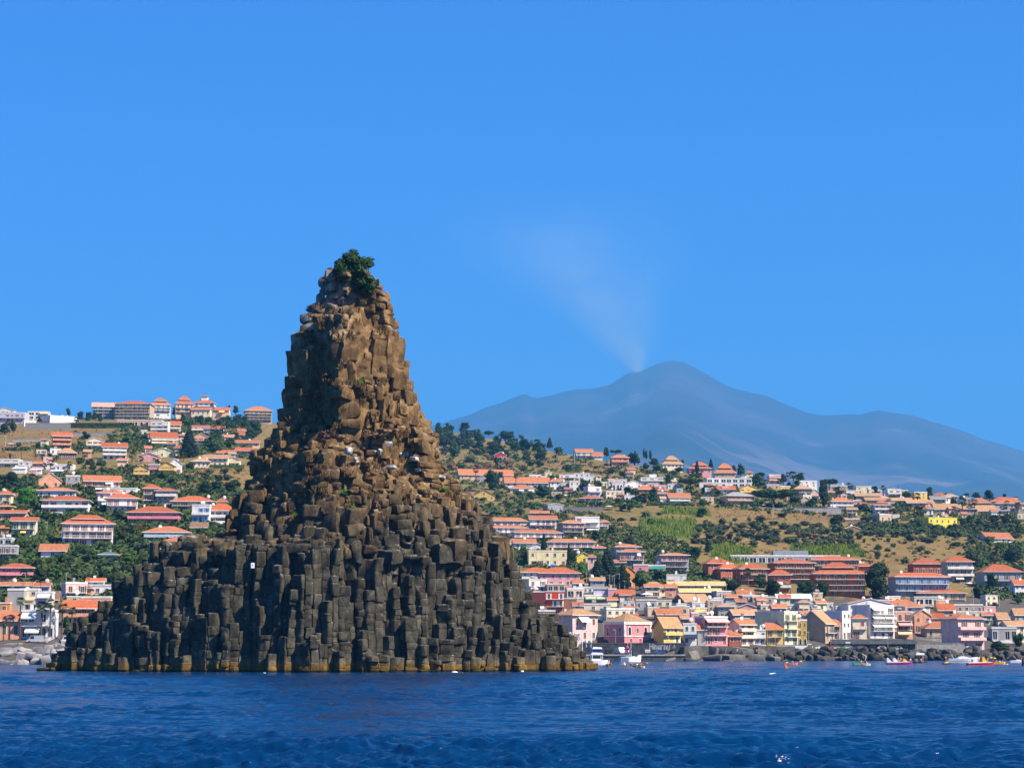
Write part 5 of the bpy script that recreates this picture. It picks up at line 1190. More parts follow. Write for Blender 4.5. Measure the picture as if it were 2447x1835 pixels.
ORD = ['first', 'second', 'third', 'fourth', 'fifth', 'sixth', 'seventh', 'eighth', 'ninth', 'tenth', 'eleventh', 'twelfth', 'thirteenth', 'fourteenth', 'fifteenth', 'sixteenth']
def label_by_landmark(items, word):
    "items (object, u, v): each is named by the building it lies nearest to and by its place in that small group"
    cl = {}
    hs = [h for h in HOUSES[:247] if len(h[4].split()) <= 9]
    for o, u, v in items:
        c = min(hs, key=lambda q: (q[0] - u) ** 2 + (q[1] - v) ** 2 * 1.5); du, dv = u - c[0], v - c[1]
        rel = 'left of' if du < -c[3] - 4 else 'right of' if du > c[3] + 4 else 'below' if dv > 0 else 'above'
        cl.setdefault((rel, c[4]), []).append((u, o))
    for (rel, nm), L in cl.items():
        L.sort(key=lambda q: q[0])
        for k, (u, o) in enumerate(L):
            o['label'] = f"{word} {rel} the {nm}" + ('' if len(L) == 1 else f", {ORD[k]} from left" if k < len(ORD) else ', far right')
            if len(o['label'].split()) > 16: o['label'] = ' '.join(f"{word} {rel} {nm}".split()[:13]) + f", {ORD[k % 16]} from left"
def label_by_row(items, word, where, rows):
    "items (object, u, row number)"
    for r in set(i[2] for i in items):
        L = sorted([(u, o) for o, u, q in items if q == r], key=lambda q: q[0])
        for k, (u, o) in enumerate(L):
            n = len(L); tens = ['', 'twenty-', 'thirty-', 'forty-', 'fifty-', 'sixty-', 'seventy-']
            w = ORD[k] if k < 16 else ['seventeenth', 'eighteenth', 'nineteenth'][k - 16] if k < 19 else (['twentieth', 'thirtieth', 'fortieth', 'fiftieth', 'sixtieth'][(k + 1) // 10 - 2] if (k + 1) % 10 == 0 else tens[(k + 1) // 10 - 1] + ORD[(k + 1) % 10 - 1])
            o['label'] = f"{word}, {w} from left in the {rows[r]} row {where}"
# ================================================================== vegetation
def leafm(name, c, var=.35):
    if name in MATS: return MATS[name]
    m, t, b = nodes(name); co = N(t, 'ShaderNodeTexCoord'); n = N(t, 'ShaderNodeTexNoise'); n.inputs['Scale'].default_value = 5; n.inputs['Detail'].default_value = 3
    t.links.new(co.outputs['Object'], n.inputs['Vector']); oi = N(t, 'ShaderNodeObjectInfo')
    cc = ramp(t, n.outputs[0], [(.32, tuple(x * (1 - var) for x in c)), (.66, tuple(x * (1 + var) for x in c))])
    hv = N(t, 'ShaderNodeHueSaturation'); t.links.new(cc, hv.inputs['Color']); t.links.new(mathn(t, 'MULTIPLY_ADD', oi.outputs['Random'], .6, .7), hv.inputs['Value']); t.links.new(mathn(t, 'MULTIPLY_ADD', oi.outputs['Random'], .05, .475), hv.inputs['Hue'])
    t.links.new(hv.outputs[0], b.inputs['Base Color']); b.inputs['Roughness'].default_value = .75; b.inputs['Specular IOR Level'].default_value = .15
    MATS[name] = m; return m
LEAF = dict(dark=leafm('leaf_dark', (.020, .040, .013)), round=leafm('leaf_mid', (.042, .072, .018)), bright=leafm('leaf_bright', (.050, .125, .012)), olive=leafm('leaf_olive', (.072, .088, .036)), pine=leafm('leaf_pine', (.034, .072, .012)),
            cyp=leafm('leaf_cypress', (.014, .030, .012)), fir=leafm('leaf_fir', (.012, .026, .013)), palm=leafm('leaf_palm', (.055, .080, .022)), date=leafm('leaf_date', (.036, .066, .018)), dry=leafm('leaf_dry', (.19, .11, .055)), red=leafm('leaf_flower', (.30, .03, .05)))
BARK = mat('bark', (.10, .075, .05), var=.3, scale=3, bump=.5)
def lumps(kind, rg):
    "centres and radii of the leaf masses of a crown one unit wide and one unit high"
    L = []
    if kind in ('dark', 'round', 'bright', 'olive', 'dry', 'red', 'bush'):
        lo, hi = (.24, .84) if kind in ('dark', 'round', 'bright') else (.12, .60) if kind in ('bush', 'dry') else (.24, .78)
        if kind == 'dark': kind_r = 1.1
        n = 15
        for k in range(n):
            a = rg.uniform(0, 2 * PI); z = rg.uniform(lo - .1, hi); q = math.sqrt(max(0.04, 1 - ((z - .55) / .55) ** 2)); r = rg.uniform(.05, .33) * q
            L.append((r * math.cos(a), r * math.sin(a), z, rg.uniform(.14, .22), rg.uniform(.12, .18)))
        L.append((0, 0, .50 if lo > .2 else .3, .3, .3))
    elif kind == 'pine':
        for k in range(20):
            a = rg.uniform(0, 2 * PI); r = .42 * math.sqrt(rg.random()); z = .84 - .5 * r * r + rg.uniform(-.05, .04)
            L.append((r * math.cos(a), r * math.sin(a), z - .05, rg.uniform(.10, .16), rg.uniform(.08, .12)))
        for k in range(7):
            a = k * .9; L.append((.26 * math.cos(a), .26 * math.sin(a), .62, .17, .09))
    elif kind == 'cyp':
        for k in range(12):
            z = .08 + .86 * k / 11; r = .5 * (1 - ((z - .35) / .70) ** 2) if z > .35 else .5 * (.72 + .28 * z / .35)
            L.append((rg.uniform(-.06, .06), rg.uniform(-.06, .06), z, max(.10, r * .95), .10))
    elif kind == 'fir':
        for k in range(13):
            z = .12 + .84 * k / 12; r = .5 * (1 - z) ** .8 + .03
            m = 5 if r > .15 else 1
            for j in range(m):
                a = 2 * PI * j / m + k; q = r * .6 if m > 1 else 0
                L.append((q * math.cos(a), q * math.sin(a), z - .02, r * .5 + .03, .04 + .02 * rg.random()))
    return L
def crown_mesh(kind, seed, n, ls):
    rg = random.Random(seed); L = lumps(kind, rg); V = []; F = []
    vol = [l[3] ** 2 for l in L]
    for _ in range(n):
        cx, cy_, cz, r, rz = rg.choices(L, vol)[0]
        while True:
            a, b, c = rg.gauss(0, 1), rg.gauss(0, 1), rg.gauss(0, 1); q = math.sqrt(a * a + b * b + c * c)
            if q > .1: break
        a, b, c = a / q, b / q, c / q
        if c < -.5 and rg.random() < .6: c = -c
        s = rg.uniform(.72, 1.08); p = Vector((cx + a * r * s, cy_ + b * r * s, max(.02, cz + c * rz * s)))
        nn = Vector((a + rg.gauss(0, .55), b + rg.gauss(0, .55), c + .25 + rg.gauss(0, .55))).normalized()
        u = nn.orthogonal().normalized(); v = nn.cross(u); w = rg.uniform(0, PI); u, v = u * math.cos(w) + v * math.sin(w), v * math.cos(w) - u * math.sin(w)
        k = ls * rg.uniform(.6, 1.3); b0 = len(V)
        V += [p + u * k, p + v * k * .62 + nn * k * .15, p - u * k, p - v * k * .62 + nn * k * .15]; F.append((b0, b0 + 1, b0 + 2, b0 + 3))
    # shaded inside of each mass
    for (cx, cy_, cz, r, rz) in L:
        b = MB().blob((cx, cy_, cz), (r * .80, r * .80, rz * .80), rg.randint(0, 99), 6, 4, .2); b0 = len(V); V += [Vector(x) for x in b.v]; F += [tuple(b0 + i for i in f) for f in b.f]
    return mesh('crown', V, F, leafm('leaf_shrub', (.020, .045, .010)) if kind == 'bush' else LEAF[kind])
def trunk_mesh(kind):
    b = MB()
    if kind == 'pine':
        b.tube([(0, 0, -.15), (.01, 0, .25), (-.01, .01, .52)], [.028, .022, .018], 7)
        for a in (0, 1.3, 2.5, 3.8, 5.1): b.tube([(-.01, .01, .42), (.13 * math.cos(a), .13 * math.sin(a), .58), (.25 * math.cos(a), .25 * math.sin(a), .70)], [.014, .010, .006], 5)
    elif kind in ('cyp', 'fir'): b.tube([(0, 0, -.1), (0, 0, .9)], [.05, .01], 6)
    else:
        b.tube([(0, 0, -.2), (.02, 0, .2), (0, .02, .45)], [.05, .04, .03], 6)
        for a in (.5, 2.6, 4.7): b.tube([(.01, 0, .28), (.15 * math.cos(a), .15 * math.sin(a), .5)], [.025, .012], 5)
    return b.mesh('trunk', [BARK])
def palm_mesh(kind, seed):
    "crown of fronds, one unit wide, hub at the origin"
    rg = random.Random(seed); V = []; F = []
    nf = 44 if kind == 'palm' else 34
    for k in range(nf):
        a = 2 * PI * k / nf * 2.618 + rg.uniform(-.2, .2); el = rg.uniform(-.75, 1.25); L = rg.uniform(.38, .52)
        d = Vector((math.cos(a), math.sin(a), 0)); s = Vector((-math.sin(a), math.cos(a), 0))
        if kind == 'palm':      # fan leaf: stalk, then a star of blades
            hub = d * math.cos(el) * L * .55 + Vector((0, 0, math.sin(el) * L * .55 + .02))
            ax = (d * math.cos(el) + Vector((0, 0, math.sin(el) - .15))).normalized(); side = s; nrm = ax.cross(side)
            for j in range(7):
                w = (j - 3) * .42; dr = ax * math.cos(w) + side * math.sin(w); tip = hub + dr * L * .5 + Vector((0, 0, -.05 * abs(j - 3) * .3 - .03)); b0 = len(V); pp = dr.cross(nrm) * .022
                V += [hub - pp, hub + dr * L * .25 + pp, tip, hub + dr * L * .25 - pp]; F.append((b0, b0 + 1, b0 + 2, b0 + 3))
        else:                   # feather leaf: arching blade in three lengths with drooping leaflets
            pr = None
            for j in range(6):
                f = j / 5; r = L * f; z = math.sin(el) * r - .55 * f * f * L * 1.1 + .02; p = d * (math.cos(el) * .35 + .65) * r + Vector((0, 0, z)); w = .055 * math.sin(PI * min(.97, f * .85 + .12))
                c = (p + s * w - Vector((0, 0, w * .6)), p, p - s * w - Vector((0, 0, w * .6)))
                if pr:
                    b0 = len(V); V += [*pr, *c]; F += [(b0, b0 + 1, b0 + 4, b0 + 3), (b0 + 1, b0 + 2, b0 + 5, b0 + 4)]
                pr = c
    return mesh('fronds', V, F, LEAF[kind])
TREES = {}
def tmpl(kind, big):
    k = (kind, big, R.randrange(3))
    if k not in TREES:
        seed = hash(kind) % 1000 if False else sum(map(ord, kind)) + k[2] * 13 + big
        n = {0: 260, 1: 520, 2: 1700}[big]; ls = {0: .085, 1: .062, 2: .036}[big]
        if kind in ('cyp',): ls *= 1.5
        TREES[k] = palm_mesh(kind, seed) if kind in ('palm', 'date') else crown_mesh(kind, seed, n, ls)
    return TREES[k]
WORDS = dict(dark=('dark green leafy tree', 'tree', 'tree'), round=('mid green bushy tree', 'tree', 'tree'), bright=('fresh bright green tree', 'tree', 'tree'), olive=('grey-green olive tree', 'olive_tree', 'tree'), pine=('flat-topped umbrella pine', 'pine_tree', 'pine tree'), cyp=('slim dark cypress', 'cypress_tree', 'cypress'),
             fir=('dark pointed conifer', 'conifer_tree', 'conifer'), palm=('fan palm with bare trunk', 'palm_tree', 'palm tree'), date=('feathery palm', 'palm_tree', 'palm tree'), dry=('brown dried-out shrub', 'shrub', 'shrub'), red=('crimson flowering shrub', 'shrub', 'shrub'), bush=('low green shrub', 'shrub', 'shrub'))
USED = {}
def short(s):
    w = s.replace('-', '-').split(); return ' '.join(w[:8])
def near_label(word, u, v, h):
    cand = sorted(HOUSES, key=lambda q: (q[0] - u) ** 2 + ((q[1] + q[2]) / 2 - (v - h / 2)) ** 2 * 2)[:14]
    for size in ('', 'small ', 'large '):
        if size == 'small ' and h > 26 or size == 'large ' and h < 26: continue
        for c in cand:
            du = u - c[0]; dv = v - c[1]
            rel = 'left of' if du < -c[3] * .8 else 'right of' if du > c[3] * .8 else ('in front of' if dv > 1 else 'behind')
            nm = c[4]
            for pre in ('white', ''): pass
            s = f"{size}{word}, {rel} the {nm}"
            w = s.split()
            if len(w) > 16: continue
            if s not in USED: USED[s] = 1; return s
    return None
def plant(kind, u, v, w, h, label=None, group=None, D=None):
    D = D or Dof(u, v); px = PX(D); g = P(u, v, D); wm, hm = w * px, h * px
    word, name, cat = WORDS[kind]
    if label is None: label = near_label(word, u, v, h) or f'{word} in the thick of the hillside greenery'
    big = 0 if max(w, h) < 20 else 1 if max(w, h) < 48 else 2
    if kind in ('bush', 'dry', 'red'):
        o = link(name, tmpl(kind, big), None, label, cat, group, loc=(g.x, g.y + wm * .3, g.z - hm * .08), rotz=R.uniform(0, 6)); o.scale = (wm * 1.1, wm * 1.1, hm * 1.1); return o
    t = link(name, None, None, label, cat, group, loc=(g.x, g.y + wm * .25, g.z), rotz=R.uniform(0, 6))
    if kind in ('palm', 'date'):
        cr = wm * (1.0 if kind == 'palm' else 1.1); top = max(hm - wm * .42, hm * .45)
        lean = R.uniform(-.03, .03) * hm; tr = max(.16, wm * .05)
        MB().tube([(0, 0, -1.5), (lean * .4, 0, top * .5), (lean, 0, top)], [tr * 1.25, tr, tr * .95], 7).obj('trunk', [BARK], t)
        o = put('crown', tmpl(kind, 0), t, (lean, 0, top), (cr, cr, cr * 1.05))
        if kind == 'palm':
            b = MB().blob((lean, 0, top - cr * .14), (cr * .13, cr * .13, cr * .2), 3, 7, 5, .25); b.obj('dead_fronds', [LEAF['dry']], t)
        return t
    put('trunk', unit(('trunk', kind), lambda: trunk_mesh(kind)), t, (0, 0, 0), (wm, wm, hm)); put('crown', tmpl(kind, big), t, (0, 0, 0), (wm * 1.06, wm * 1.06, hm * 1.03))
    return t
FLORA = [
(a1, 'dark 1125 430 115 118;dark 55 560 170 190;palm 150 730 170 260;dark 60 745 220 200;dark 215 700 160 190;bush 640 545 120 100;dark 1320 505 160 150;dark 1450 525 170 160;dark 1565 505 140 130;dark 1645 525 130 120;palm 1250 565 120 110;palm 1235 765 100 95;dark 1400 835 160 150;round 1800 825 115 105;round 2085 905 210 160;dark 620 1005 120 150;round 760 1015 140 110;round 195 975 115 95;olive 295 965 130 110;palm 345 1205 82 255;palm 575 1172 78 165;cyp 165 1150 32 95;date 700 1195 140 160;date 820 1195 200 195;date 930 1185 130 140;palm 1330 1005 180 225;date 1260 1065 200 165;round 1500 1065 130 75;palm 1390 1175 140 155;round 1300 1255 190 140;round 1480 1265 210 130;round 1650 1275 210 130;date 1380 1335 140 130;round 1530 1350 160 110;palm 1700 1375 135 140;date 1830 1395 150 140;date 1960 1385 150 130;palm 2080 1395 150 150;palm 820 1405 145 245;palm 720 1375 112 165;palm 1140 1355 112 175;date 2190 1390 150 170'),
(a3, 'dark 100 300 440 330;dark 340 330 310 270;palm 530 230 170 230;bright 390 570 370 360;round 575 690 260 320;date 1250 235 125 115;round 1480 425 210 230;date 1380 465 185 230;round 1700 645 230 130;palm 1780 705 125 170;round 1950 705 190 120;bright 640 765 170 130;round 760 805 210 190;bush 680 1135 140 95;bush 830 1155 250 95;round 400 1295 230 190;round 580 1295 190 180;bright 450 1465 250 160;palm 260 1155 115 140;dark 1400 1155 310 200;round 1330 1405 370 290;round 1490 1475 270 190;dark 1720 1295 310 150;round 2000 1165 230 340;dark 1900 765 210 140;dark 1970 835 250 180;bright 2095 1505 280 210;date 850 1505 200 130;round 1150 1505 270 150;red 1530 1445 105 85;round 1680 1560 200 120;red 1010 1165 80 60;dark 900 830 160 170'),
(a4, 'date 110 235 175 140;round 400 135 190 120;round 600 135 210 180;round 760 195 210 160;palm 830 285 115 140;olive 1110 122 145 85;olive 1310 102 185 115;olive 1520 122 165 85;olive 1670 112 165 95;dark 1290 365 330 260;dark 1500 355 310 240;dark 1720 335 290 220;dark 1830 225 190 130;round 1050 375 210 95;palm 1620 475 165 130;dark 1030 195 105 95;date 990 875 200 280;date 1190 835 180 240;date 1080 645 125 140;palm 300 485 165 230;round 1450 925 210 130;round 1600 965 250 160;round 1230 1015 210 120;round 80 1005 190 190;dark 220 1225 270 180;bright 60 1510 250 190;olive 300 1335 310 240;bright 460 1335 165 130;round 100 1185 210 170;red 200 955 150 90'),
(a2, 'palm 880 435 120 175;palm 950 435 112 155;dark 1030 435 125 150;dark 810 435 125 140;palm 1150 445 82 125;palm 1310 435 82 135;palm 1425 435 112 185;dark 1695 395 95 140;dark 1815 405 125 140;round 1010 625 190 170;round 1150 565 210 140;round 1370 565 180 120;dark 1530 605 180 140;round 1680 545 200 130;dark 1850 565 210 160;round 1760 665 210 140;dark 1950 645 180 130;dark 2090 645 190 130;dark 2050 825 230 190;dark 2180 765 190 210;palm 1450 775 155 195;palm 1600 735 115 150;palm 1540 705 115 135;dark 1520 835 190 130;round 640 725 160 95;fir 1030 1135 310 530;dark 1350 955 270 190;dark 1450 1045 250 170;round 1700 975 230 180;palm 1540 1085 135 120;dark 1830 785 160 110;date 750 965 135 140;palm 620 865 122 145;round 310 905 135 95;round 320 855 175 135;dark 60 885 210 160;palm 870 1195 170 175;palm 955 1195 140 160;date 510 1225 185 130;dark 1060 1355 230 160;olive 1390 1405 170 105;olive 1640 1405 170 115;olive 1870 1385 170 125;olive 1320 1495 210 140;olive 1540 1505 180 110;olive 1680 1505 180 115;olive 1110 1505 150 95;round 620 1485 270 150;palm 100 1205 160 180;date 40 1330 170 150;palm 250 1225 130 130'),
(a5, 'palm 300 1222 185 715;palm 635 1222 245 660;palm 770 1222 215 680;palm 960 1205 225 605;palm 1120 1205 170 545;palm 45 1222 115 345;dark 620 295 310 260;bright 850 265 270 230;palm 985 275 185 290;round 1250 265 260 180;dark 1650 325 340 310;round 1850 335 270 240;bush 1040 1105 140 150;round 1040 1005 170 210;dark 400 275 260 220'),
(b1, 'dark 40 185 140 130;dark 200 195 160 140;dark 420 195 210 150;dark 420 295 170 140;dark 590 275 115 115;round 640 225 75 75;round 780 235 190 65;dark 1030 305 310 160;dark 1260 305 95 75;dark 200 295 250 160;dark 140 405 210 160;dark 340 415 230 150;dark 850 485 290 170;dark 650 475 210 160;dark 1150 465 290 200;dark 1320 475 230 190;palm 1410 405 75 95;palm 1500 405 155 110;dark 1560 505 210 150;fir 1680 435 95 172;round 1800 505 170 95;olive 130 525 125 115;round 300 565 210 170;olive 500 655 210 120;round 370 745 140 110;dry 580 495 170 95;dry 750 565 130 90;dark 905 685 95 140;dry 1080 685 160 140;dry 230 765 210 160;round 1180 605 105 95;round 1340 615 170 95;round 1400 695 160 105;round 1530 725 190 130;round 1950 785 210 120;dry 800 725 160 110;palm 595 945 105 225;palm 1185 1055 98 255;dark 860 1055 320 320;round 360 1095 135 115;round 510 1075 75 65;dark 1580 1155 290 180;round 710 1215 115 65;round 930 1195 115 95;round 1230 1135 145 85;round 1400 1165 175 85;round 1900 1065 165 85;bright 1970 1255 105 85;round 1830 1205 145 105;bright 1480 1315 135 105;round 1250 1405 115 95;dry 640 740 150 120;dry 960 760 180 120;olive 1290 770 170 90;bush 640 1320 160 80;bush 780 1290 140 70;bush 1100 1300 150 80;olive 880 1420 220 80'),
(b2, 'dark 425 195 115 145;pine 565 185 175 108;dark 840 295 290 170;cyp 845 165 27 65;cyp 977 205 34 135;cyp 1010 215 36 120;cyp 1070 220 40 124;dark 1130 325 190 120;round 1010 385 135 115;round 1290 435 125 95;round 1180 405 210 120;cyp 1757 455 64 200;fir 1962 395 80 186;round 1550 325 65 95;round 690 495 160 95;round 490 455 145 105;dark 110 695 210 170;dark 315 665 105 115;dark 760 735 210 110;dark 945 865 240 150;dark 1120 875 210 230;dark 1260 815 115 95;round 770 995 190 190;round 660 985 160 130;round 600 885 190 95;dark 1330 605 135 160;pine 1665 685 335 205;palm 1740 945 112 255;dark 1880 745 210 150;palm 1990 775 155 178;dark 2050 765 135 130;round 1840 915 160 115;dark 1820 1075 210 140;olive 1000 1095 190 115;olive 1200 1055 115 55;red 1700 925 65 45;red 1570 905 65 45;round 430 545 95 75;olive 80 880 200 60;olive 260 900 180 60;round 1500 420 200 90;round 1400 470 160 90;olive 640 1150 160 70;olive 820 1140 140 70;bright 1080 1200 200 120;bright 1250 1210 180 100'),
(b3, 'dark 340 165 95 95;dark 435 235 135 188;dark 700 375 290 220;palm 520 355 105 65;dark 1060 345 125 150;palm 1210 335 165 188;dark 1310 305 170 130;palm 1130 335 105 165;pine 940 705 680 320;round 1250 645 270 150;dark 1660 695 190 410;pine 1745 435 295 185;palm 2030 405 115 85;palm 1900 505 155 145;dark 1500 695 210 160;fir 1795 715 115 135;round 490 695 135 85;round 640 695 160 95;round 240 685 125 75;palm 2020 575 125 105;round 1660 815 95 65;dark 1830 1035 310 250;bush 1040 835 190 95;olive 170 945 160 115;olive 350 895 115 65;olive 560 895 95 65;olive 730 905 240 110;olive 620 995 140 95;olive 780 1015 190 95;olive 130 1055 210 105;dark 270 1165 125 115;olive 100 1165 65 75;olive 600 1145 170 145;olive 840 1115 180 125;olive 970 1205 140 115;bright 1130 1215 145 105;olive 1290 1105 170 135;olive 1420 1085 145 95;dry 1520 1175 230 145;olive 1690 1105 160 125;olive 1800 1125 180 75;olive 1380 965 180 85;olive 2040 1175 180 95;olive 1560 985 170 80;olive 920 960 190 80;olive 450 1000 180 80;olive 400 1130 110 80;olive 1050 1020 170 90;bush 680 745 70 45;bush 850 780 70 55'),
(b4, 'dark 230 105 160 45;palm 360 195 95 145;dark 970 185 115 118;dark 640 225 135 105;palm 430 335 95 115;date 610 285 125 85;dark 1450 265 140 118;dark 1590 225 140 85;dark 1770 235 170 130;dark 1960 225 65 65;palm 2110 275 115 75;palm 1410 455 155 248;palm 1570 455 115 225;palm 2000 455 105 205;palm 2140 465 125 195;palm 500 475 165 190;palm 590 475 150 170;palm 700 475 135 180;palm 820 485 185 160;palm 890 475 140 150;palm 1590 735 135 175;dark 100 405 210 120;dark 120 545 240 95;round 430 575 95 55;dark 800 595 190 95;dark 1250 645 125 75;dark 1420 605 160 130;round 1500 565 180 130;dark 1650 595 190 120;round 1820 565 190 130;dark 1980 565 190 130;round 2120 605 180 140;olive 240 805 95 65;olive 420 805 95 65;olive 100 825 65 75;olive 640 835 105 55;olive 490 885 105 85;olive 290 915 145 95;olive 420 935 115 65;olive 280 1025 125 125;olive 850 935 160 95;bright 930 965 115 65;bright 640 1090 135 95;olive 1680 915 115 75;palm 1830 1125 175 205;dark 1500 1015 160 110;dark 1600 1155 170 150;dark 2080 1045 290 170;round 2160 705 135 160;olive 1050 720 260 80;olive 640 720 220 80;olive 300 700 220 80;olive 860 690 200 80;olive 1340 740 200 90;olive 1750 640 200 90;olive 1320 860 190 70;olive 1550 830 200 80'),
(ii, 'dark 290 295 265 165;dark 470 215 135 155;palm 945 605 125 215;dark 770 665 265 165;dark 1110 625 195 175;dark 1270 725 275 205;dark 1650 735 265 205;dark 1860 745 195 225;round 660 565 145 75;palm 1520 275 155 105;bush 450 520 130 90;olive 585 50 55 60;olive 720 45 90 70;olive 1020 150 85 90;olive 1280 80 100 90;olive 1430 90 110 80'),
(hh, 'cyp 738 665 78 305;cyp 1010 665 48 205;dark 1060 705 115 175;fir 1330 935 185 335;fir 1440 925 235 455;cyp 1610 965 155 265;dark 540 685 155 175;cyp 160 435 115 165;dark 1310 425 135 125;round 1480 375 125 115;round 1690 475 155 115;bright 510 545 115 85;bright 1165 795 95 115;palm 1980 685 125 125;round 1800 965 230 210;dark 2000 875 185 125;dark 480 135 105 65;round 650 705 170 90'),
(jj, 'dark 430 765 470 450;dark 1830 665 165 225;dark 1700 765 235 165;palm 1870 365 155 175;dark 2090 335 255 185;dark 1580 365 175 175;round 1960 645 155 85;dark 2150 475 155 135;dark 1890 1395 240 140;round 1985 1395 150 110;dark 2150 1335 205 175;round 1850 885 135 85;dark 2150 805 155 75'),
]
for crop, s in FLORA:
    for e in s.split(';'):
        k, x, y, w, h = e.split(); x, y, w, h = map(float, (x, y, w, h)); sc = crop[2]
        plant(k, crop[0] + x * sc, crop[1] + y * sc, w * sc, h * sc)
# scattered olive trees nothing tells apart
def scatter(poly, n, fn, tries=40):
    us = [p[0] for p in poly]; vs = [p[1] for p in poly]; k = 0; t = 0
    while k < n and t < n * tries:
        t += 1; u, v = R.uniform(min(us), max(us)), R.uniform(min(vs), max(vs))
        if inpoly(u, v, poly): fn(u, v); k += 1
GROVE = [[(1660, 1262), (2060, 1262), (2050, 1320), (1660, 1300)], [(2050, 1250), (2447, 1262), (2447, 1300), (2050, 1295)]]
OL = []
for poly, n in zip(GROVE, (74, 52)):
    scatter(poly, n, lambda u, v: OL.append((plant('olive', u, v, R.uniform(20, 36), R.uniform(14, 22), 'grey-green olive tree in the grove on the dry right slope', 'olive trees of the dry slope'), u, v)))
label_by_landmark(OL, 'olive tree')
# thick undergrowth: one mass of small leafy clumps over the gardens and banks
def clumps(name, polys, n, size, material, label=None, blade=False, seed=1):
    rg = random.Random(seed); V = []; F = []
    tot = sum(m for _, m in polys)
    for poly, wgt in polys:
        def one(u, v):
            if v < sky_row(u) + 2: return
            g = G(u, v)
            if blade:
                h = rg.uniform(1.6, 3.2) * size; a = rg.uniform(0, PI); w = .10 * size + .12; lx, ly = rg.gauss(0, .35), rg.gauss(0, .35); b0 = len(V)
                V.extend([(g.x - w * math.cos(a), g.y - w * math.sin(a), g.z - .3), (g.x + w * math.cos(a), g.y + w * math.sin(a), g.z - .3), (g.x + lx + w * .6, g.y + ly, g.z + h * .75), (g.x + lx * 2, g.y + ly * 2, g.z + h)]); F.append((b0, b0 + 1, b0 + 2, b0 + 3)); return
            s = size * rg.uniform(.5, 1.4)
            for k in range(22):
                a, b, c = rg.gauss(0, 1), rg.gauss(0, 1), abs(rg.gauss(0, 1)); q = math.sqrt(a * a + b * b + c * c) or 1
                p = Vector((g.x + a / q * s, g.y + b / q * s, g.z + c / q * s * .75)); nn = Vector((a + rg.gauss(0, .6), b + rg.gauss(0, .6), c + rg.gauss(0, .6))).normalized(); uu = nn.orthogonal().normalized(); vv = nn.cross(uu); w = .42 * s; b0 = len(V)
                V.extend([p + uu * w, p + vv * w * .7, p - uu * w, p - vv * w * .7]); F.append((b0, b0 + 1, b0 + 2, b0 + 3))
        scatter(poly, int(n * wgt / tot), one)
    return link(name, mesh(name, V, F, material), kind='stuff')
UG = leafm('leaf_undergrowth', (.046, .068, .018), .5); REED = leafm('leaf_reed', (.15, .235, .026)); STRAW = leafm('straw', (.30, .185, .07), .25)
clumps('undergrowth', [([(-20, 1075), (500, 1085), (600, 1100), (600, 1010), (300, 1000), (250, 1060)], 2.2), ([(-20, 1150), (400, 1110), (480, 1130), (600, 1175), (580, 1330), (300, 1440), (-20, 1440)], 5), ([(1040, 1035), (1500, 1105), (2000, 1180), (2447, 1225), (2447, 1262), (2050, 1240), (1690, 1212), (1500, 1215), (1040, 1225)], 4), ([(1090, 1220), (1420, 1225), (1640, 1300), (1700, 1400), (1400, 1400), (1160, 1330)], 3), ([(2050, 1250), (2447, 1262), (2447, 1285), (2050, 1275)], .8), ([(2300, 1300), (2447, 1300), (2447, 1430), (2330, 1430)], 1)], 9000, 1.9, UG, seed=3)
clumps('low_scrub', [([(1640, 1245), (2060, 1255), (2060, 1330), (1680, 1335)], 1.4), ([(2050, 1262), (2447, 1275), (2447, 1340), (2050, 1350)], 1)], 420, 1.2, leafm('leaf_scrub', (.060, .075, .026), .4), seed=13)
clumps('dry_scrub', [(p, 1 if k else 2) for k, p in enumerate(DRY)] + [([(1040, 1085), (1300, 1085), (1330, 1130), (1040, 1130)], 2)], 2600, .75, STRAW, seed=5)
clumps('reeds', [(p, (max(q[0] for q in p) - min(q[0] for q in p)) / 100) for p in GREEN] + [([(1590, 1215), (1690, 1220), (1700, 1232), (1580, 1228)], 1)], 5200, 1.0, REED, blade=True, seed=9)
def hedge(crop, x0, x1, yb, h, label):
    rg = random.Random(int(x0)); u0, u1 = crop[0] + x0 * crop[2], crop[0] + x1 * crop[2]; V = []; F = []
    n = int((u1 - u0) * 3)
    for k in range(n * 8):
        u = u0 + (u1 - u0) * rg.random(); v = crop[1] + yb * crop[2]; D = Dof(u, v); g = P(u, v, D); H = h * crop[2] * PX(D)
        p = Vector((g.x, g.y + rg.uniform(-.2, 1.2), g.z + H * rg.uniform(.0, 1.02))); nn = Vector((rg.gauss(0, .6), -1 + rg.gauss(0, .7), .6 + rg.gauss(0, .5))).normalized(); a = nn.orthogonal().normalized(); b = nn.cross(a); w = rg.uniform(.35, .7); b0 = len(V)
        V += [p + a * w, p + b * w * .7, p - a * w, p - b * w * .7]; F.append((b0, b0 + 1, b0 + 2, b0 + 3))
    link('hedge', mesh('hedge', V, F, LEAF['round']), None, label, 'hedge')
hedge(a1, 1150, 2212, 640, 85, 'long clipped hedge under the ridge apartments at the left')
hedge(b3, 1330, 1810, 742, 55, 'dark hedge along the road, right of the big umbrella pine')
hedge(b2, 1040, 1680, 915, 40, 'low hedge in front of the white chalet above the reed field')
hedge(a2, 1390, 1950, 1300, 45, 'green hedge at the foot of the sprawling cream villa')

for poly, n, kd in (([(1040, 1032), (1300, 1078), (1300, 1106), (1180, 1096), (1045, 1082)], 46, ('dark', 'dark', 'round')), ([(430, 985), (660, 1012), (600, 1075), (440, 1040)], 22, ('dark', 'round')), ([(0, 1270), (340, 1290), (340, 1380), (200, 1390), (0, 1380)], 22, ('dark', 'round', 'round'))):
    scatter(poly, n, lambda u, v: plant(R.choice(kd), u, v, R.uniform(18, 34), R.uniform(14, 26)))

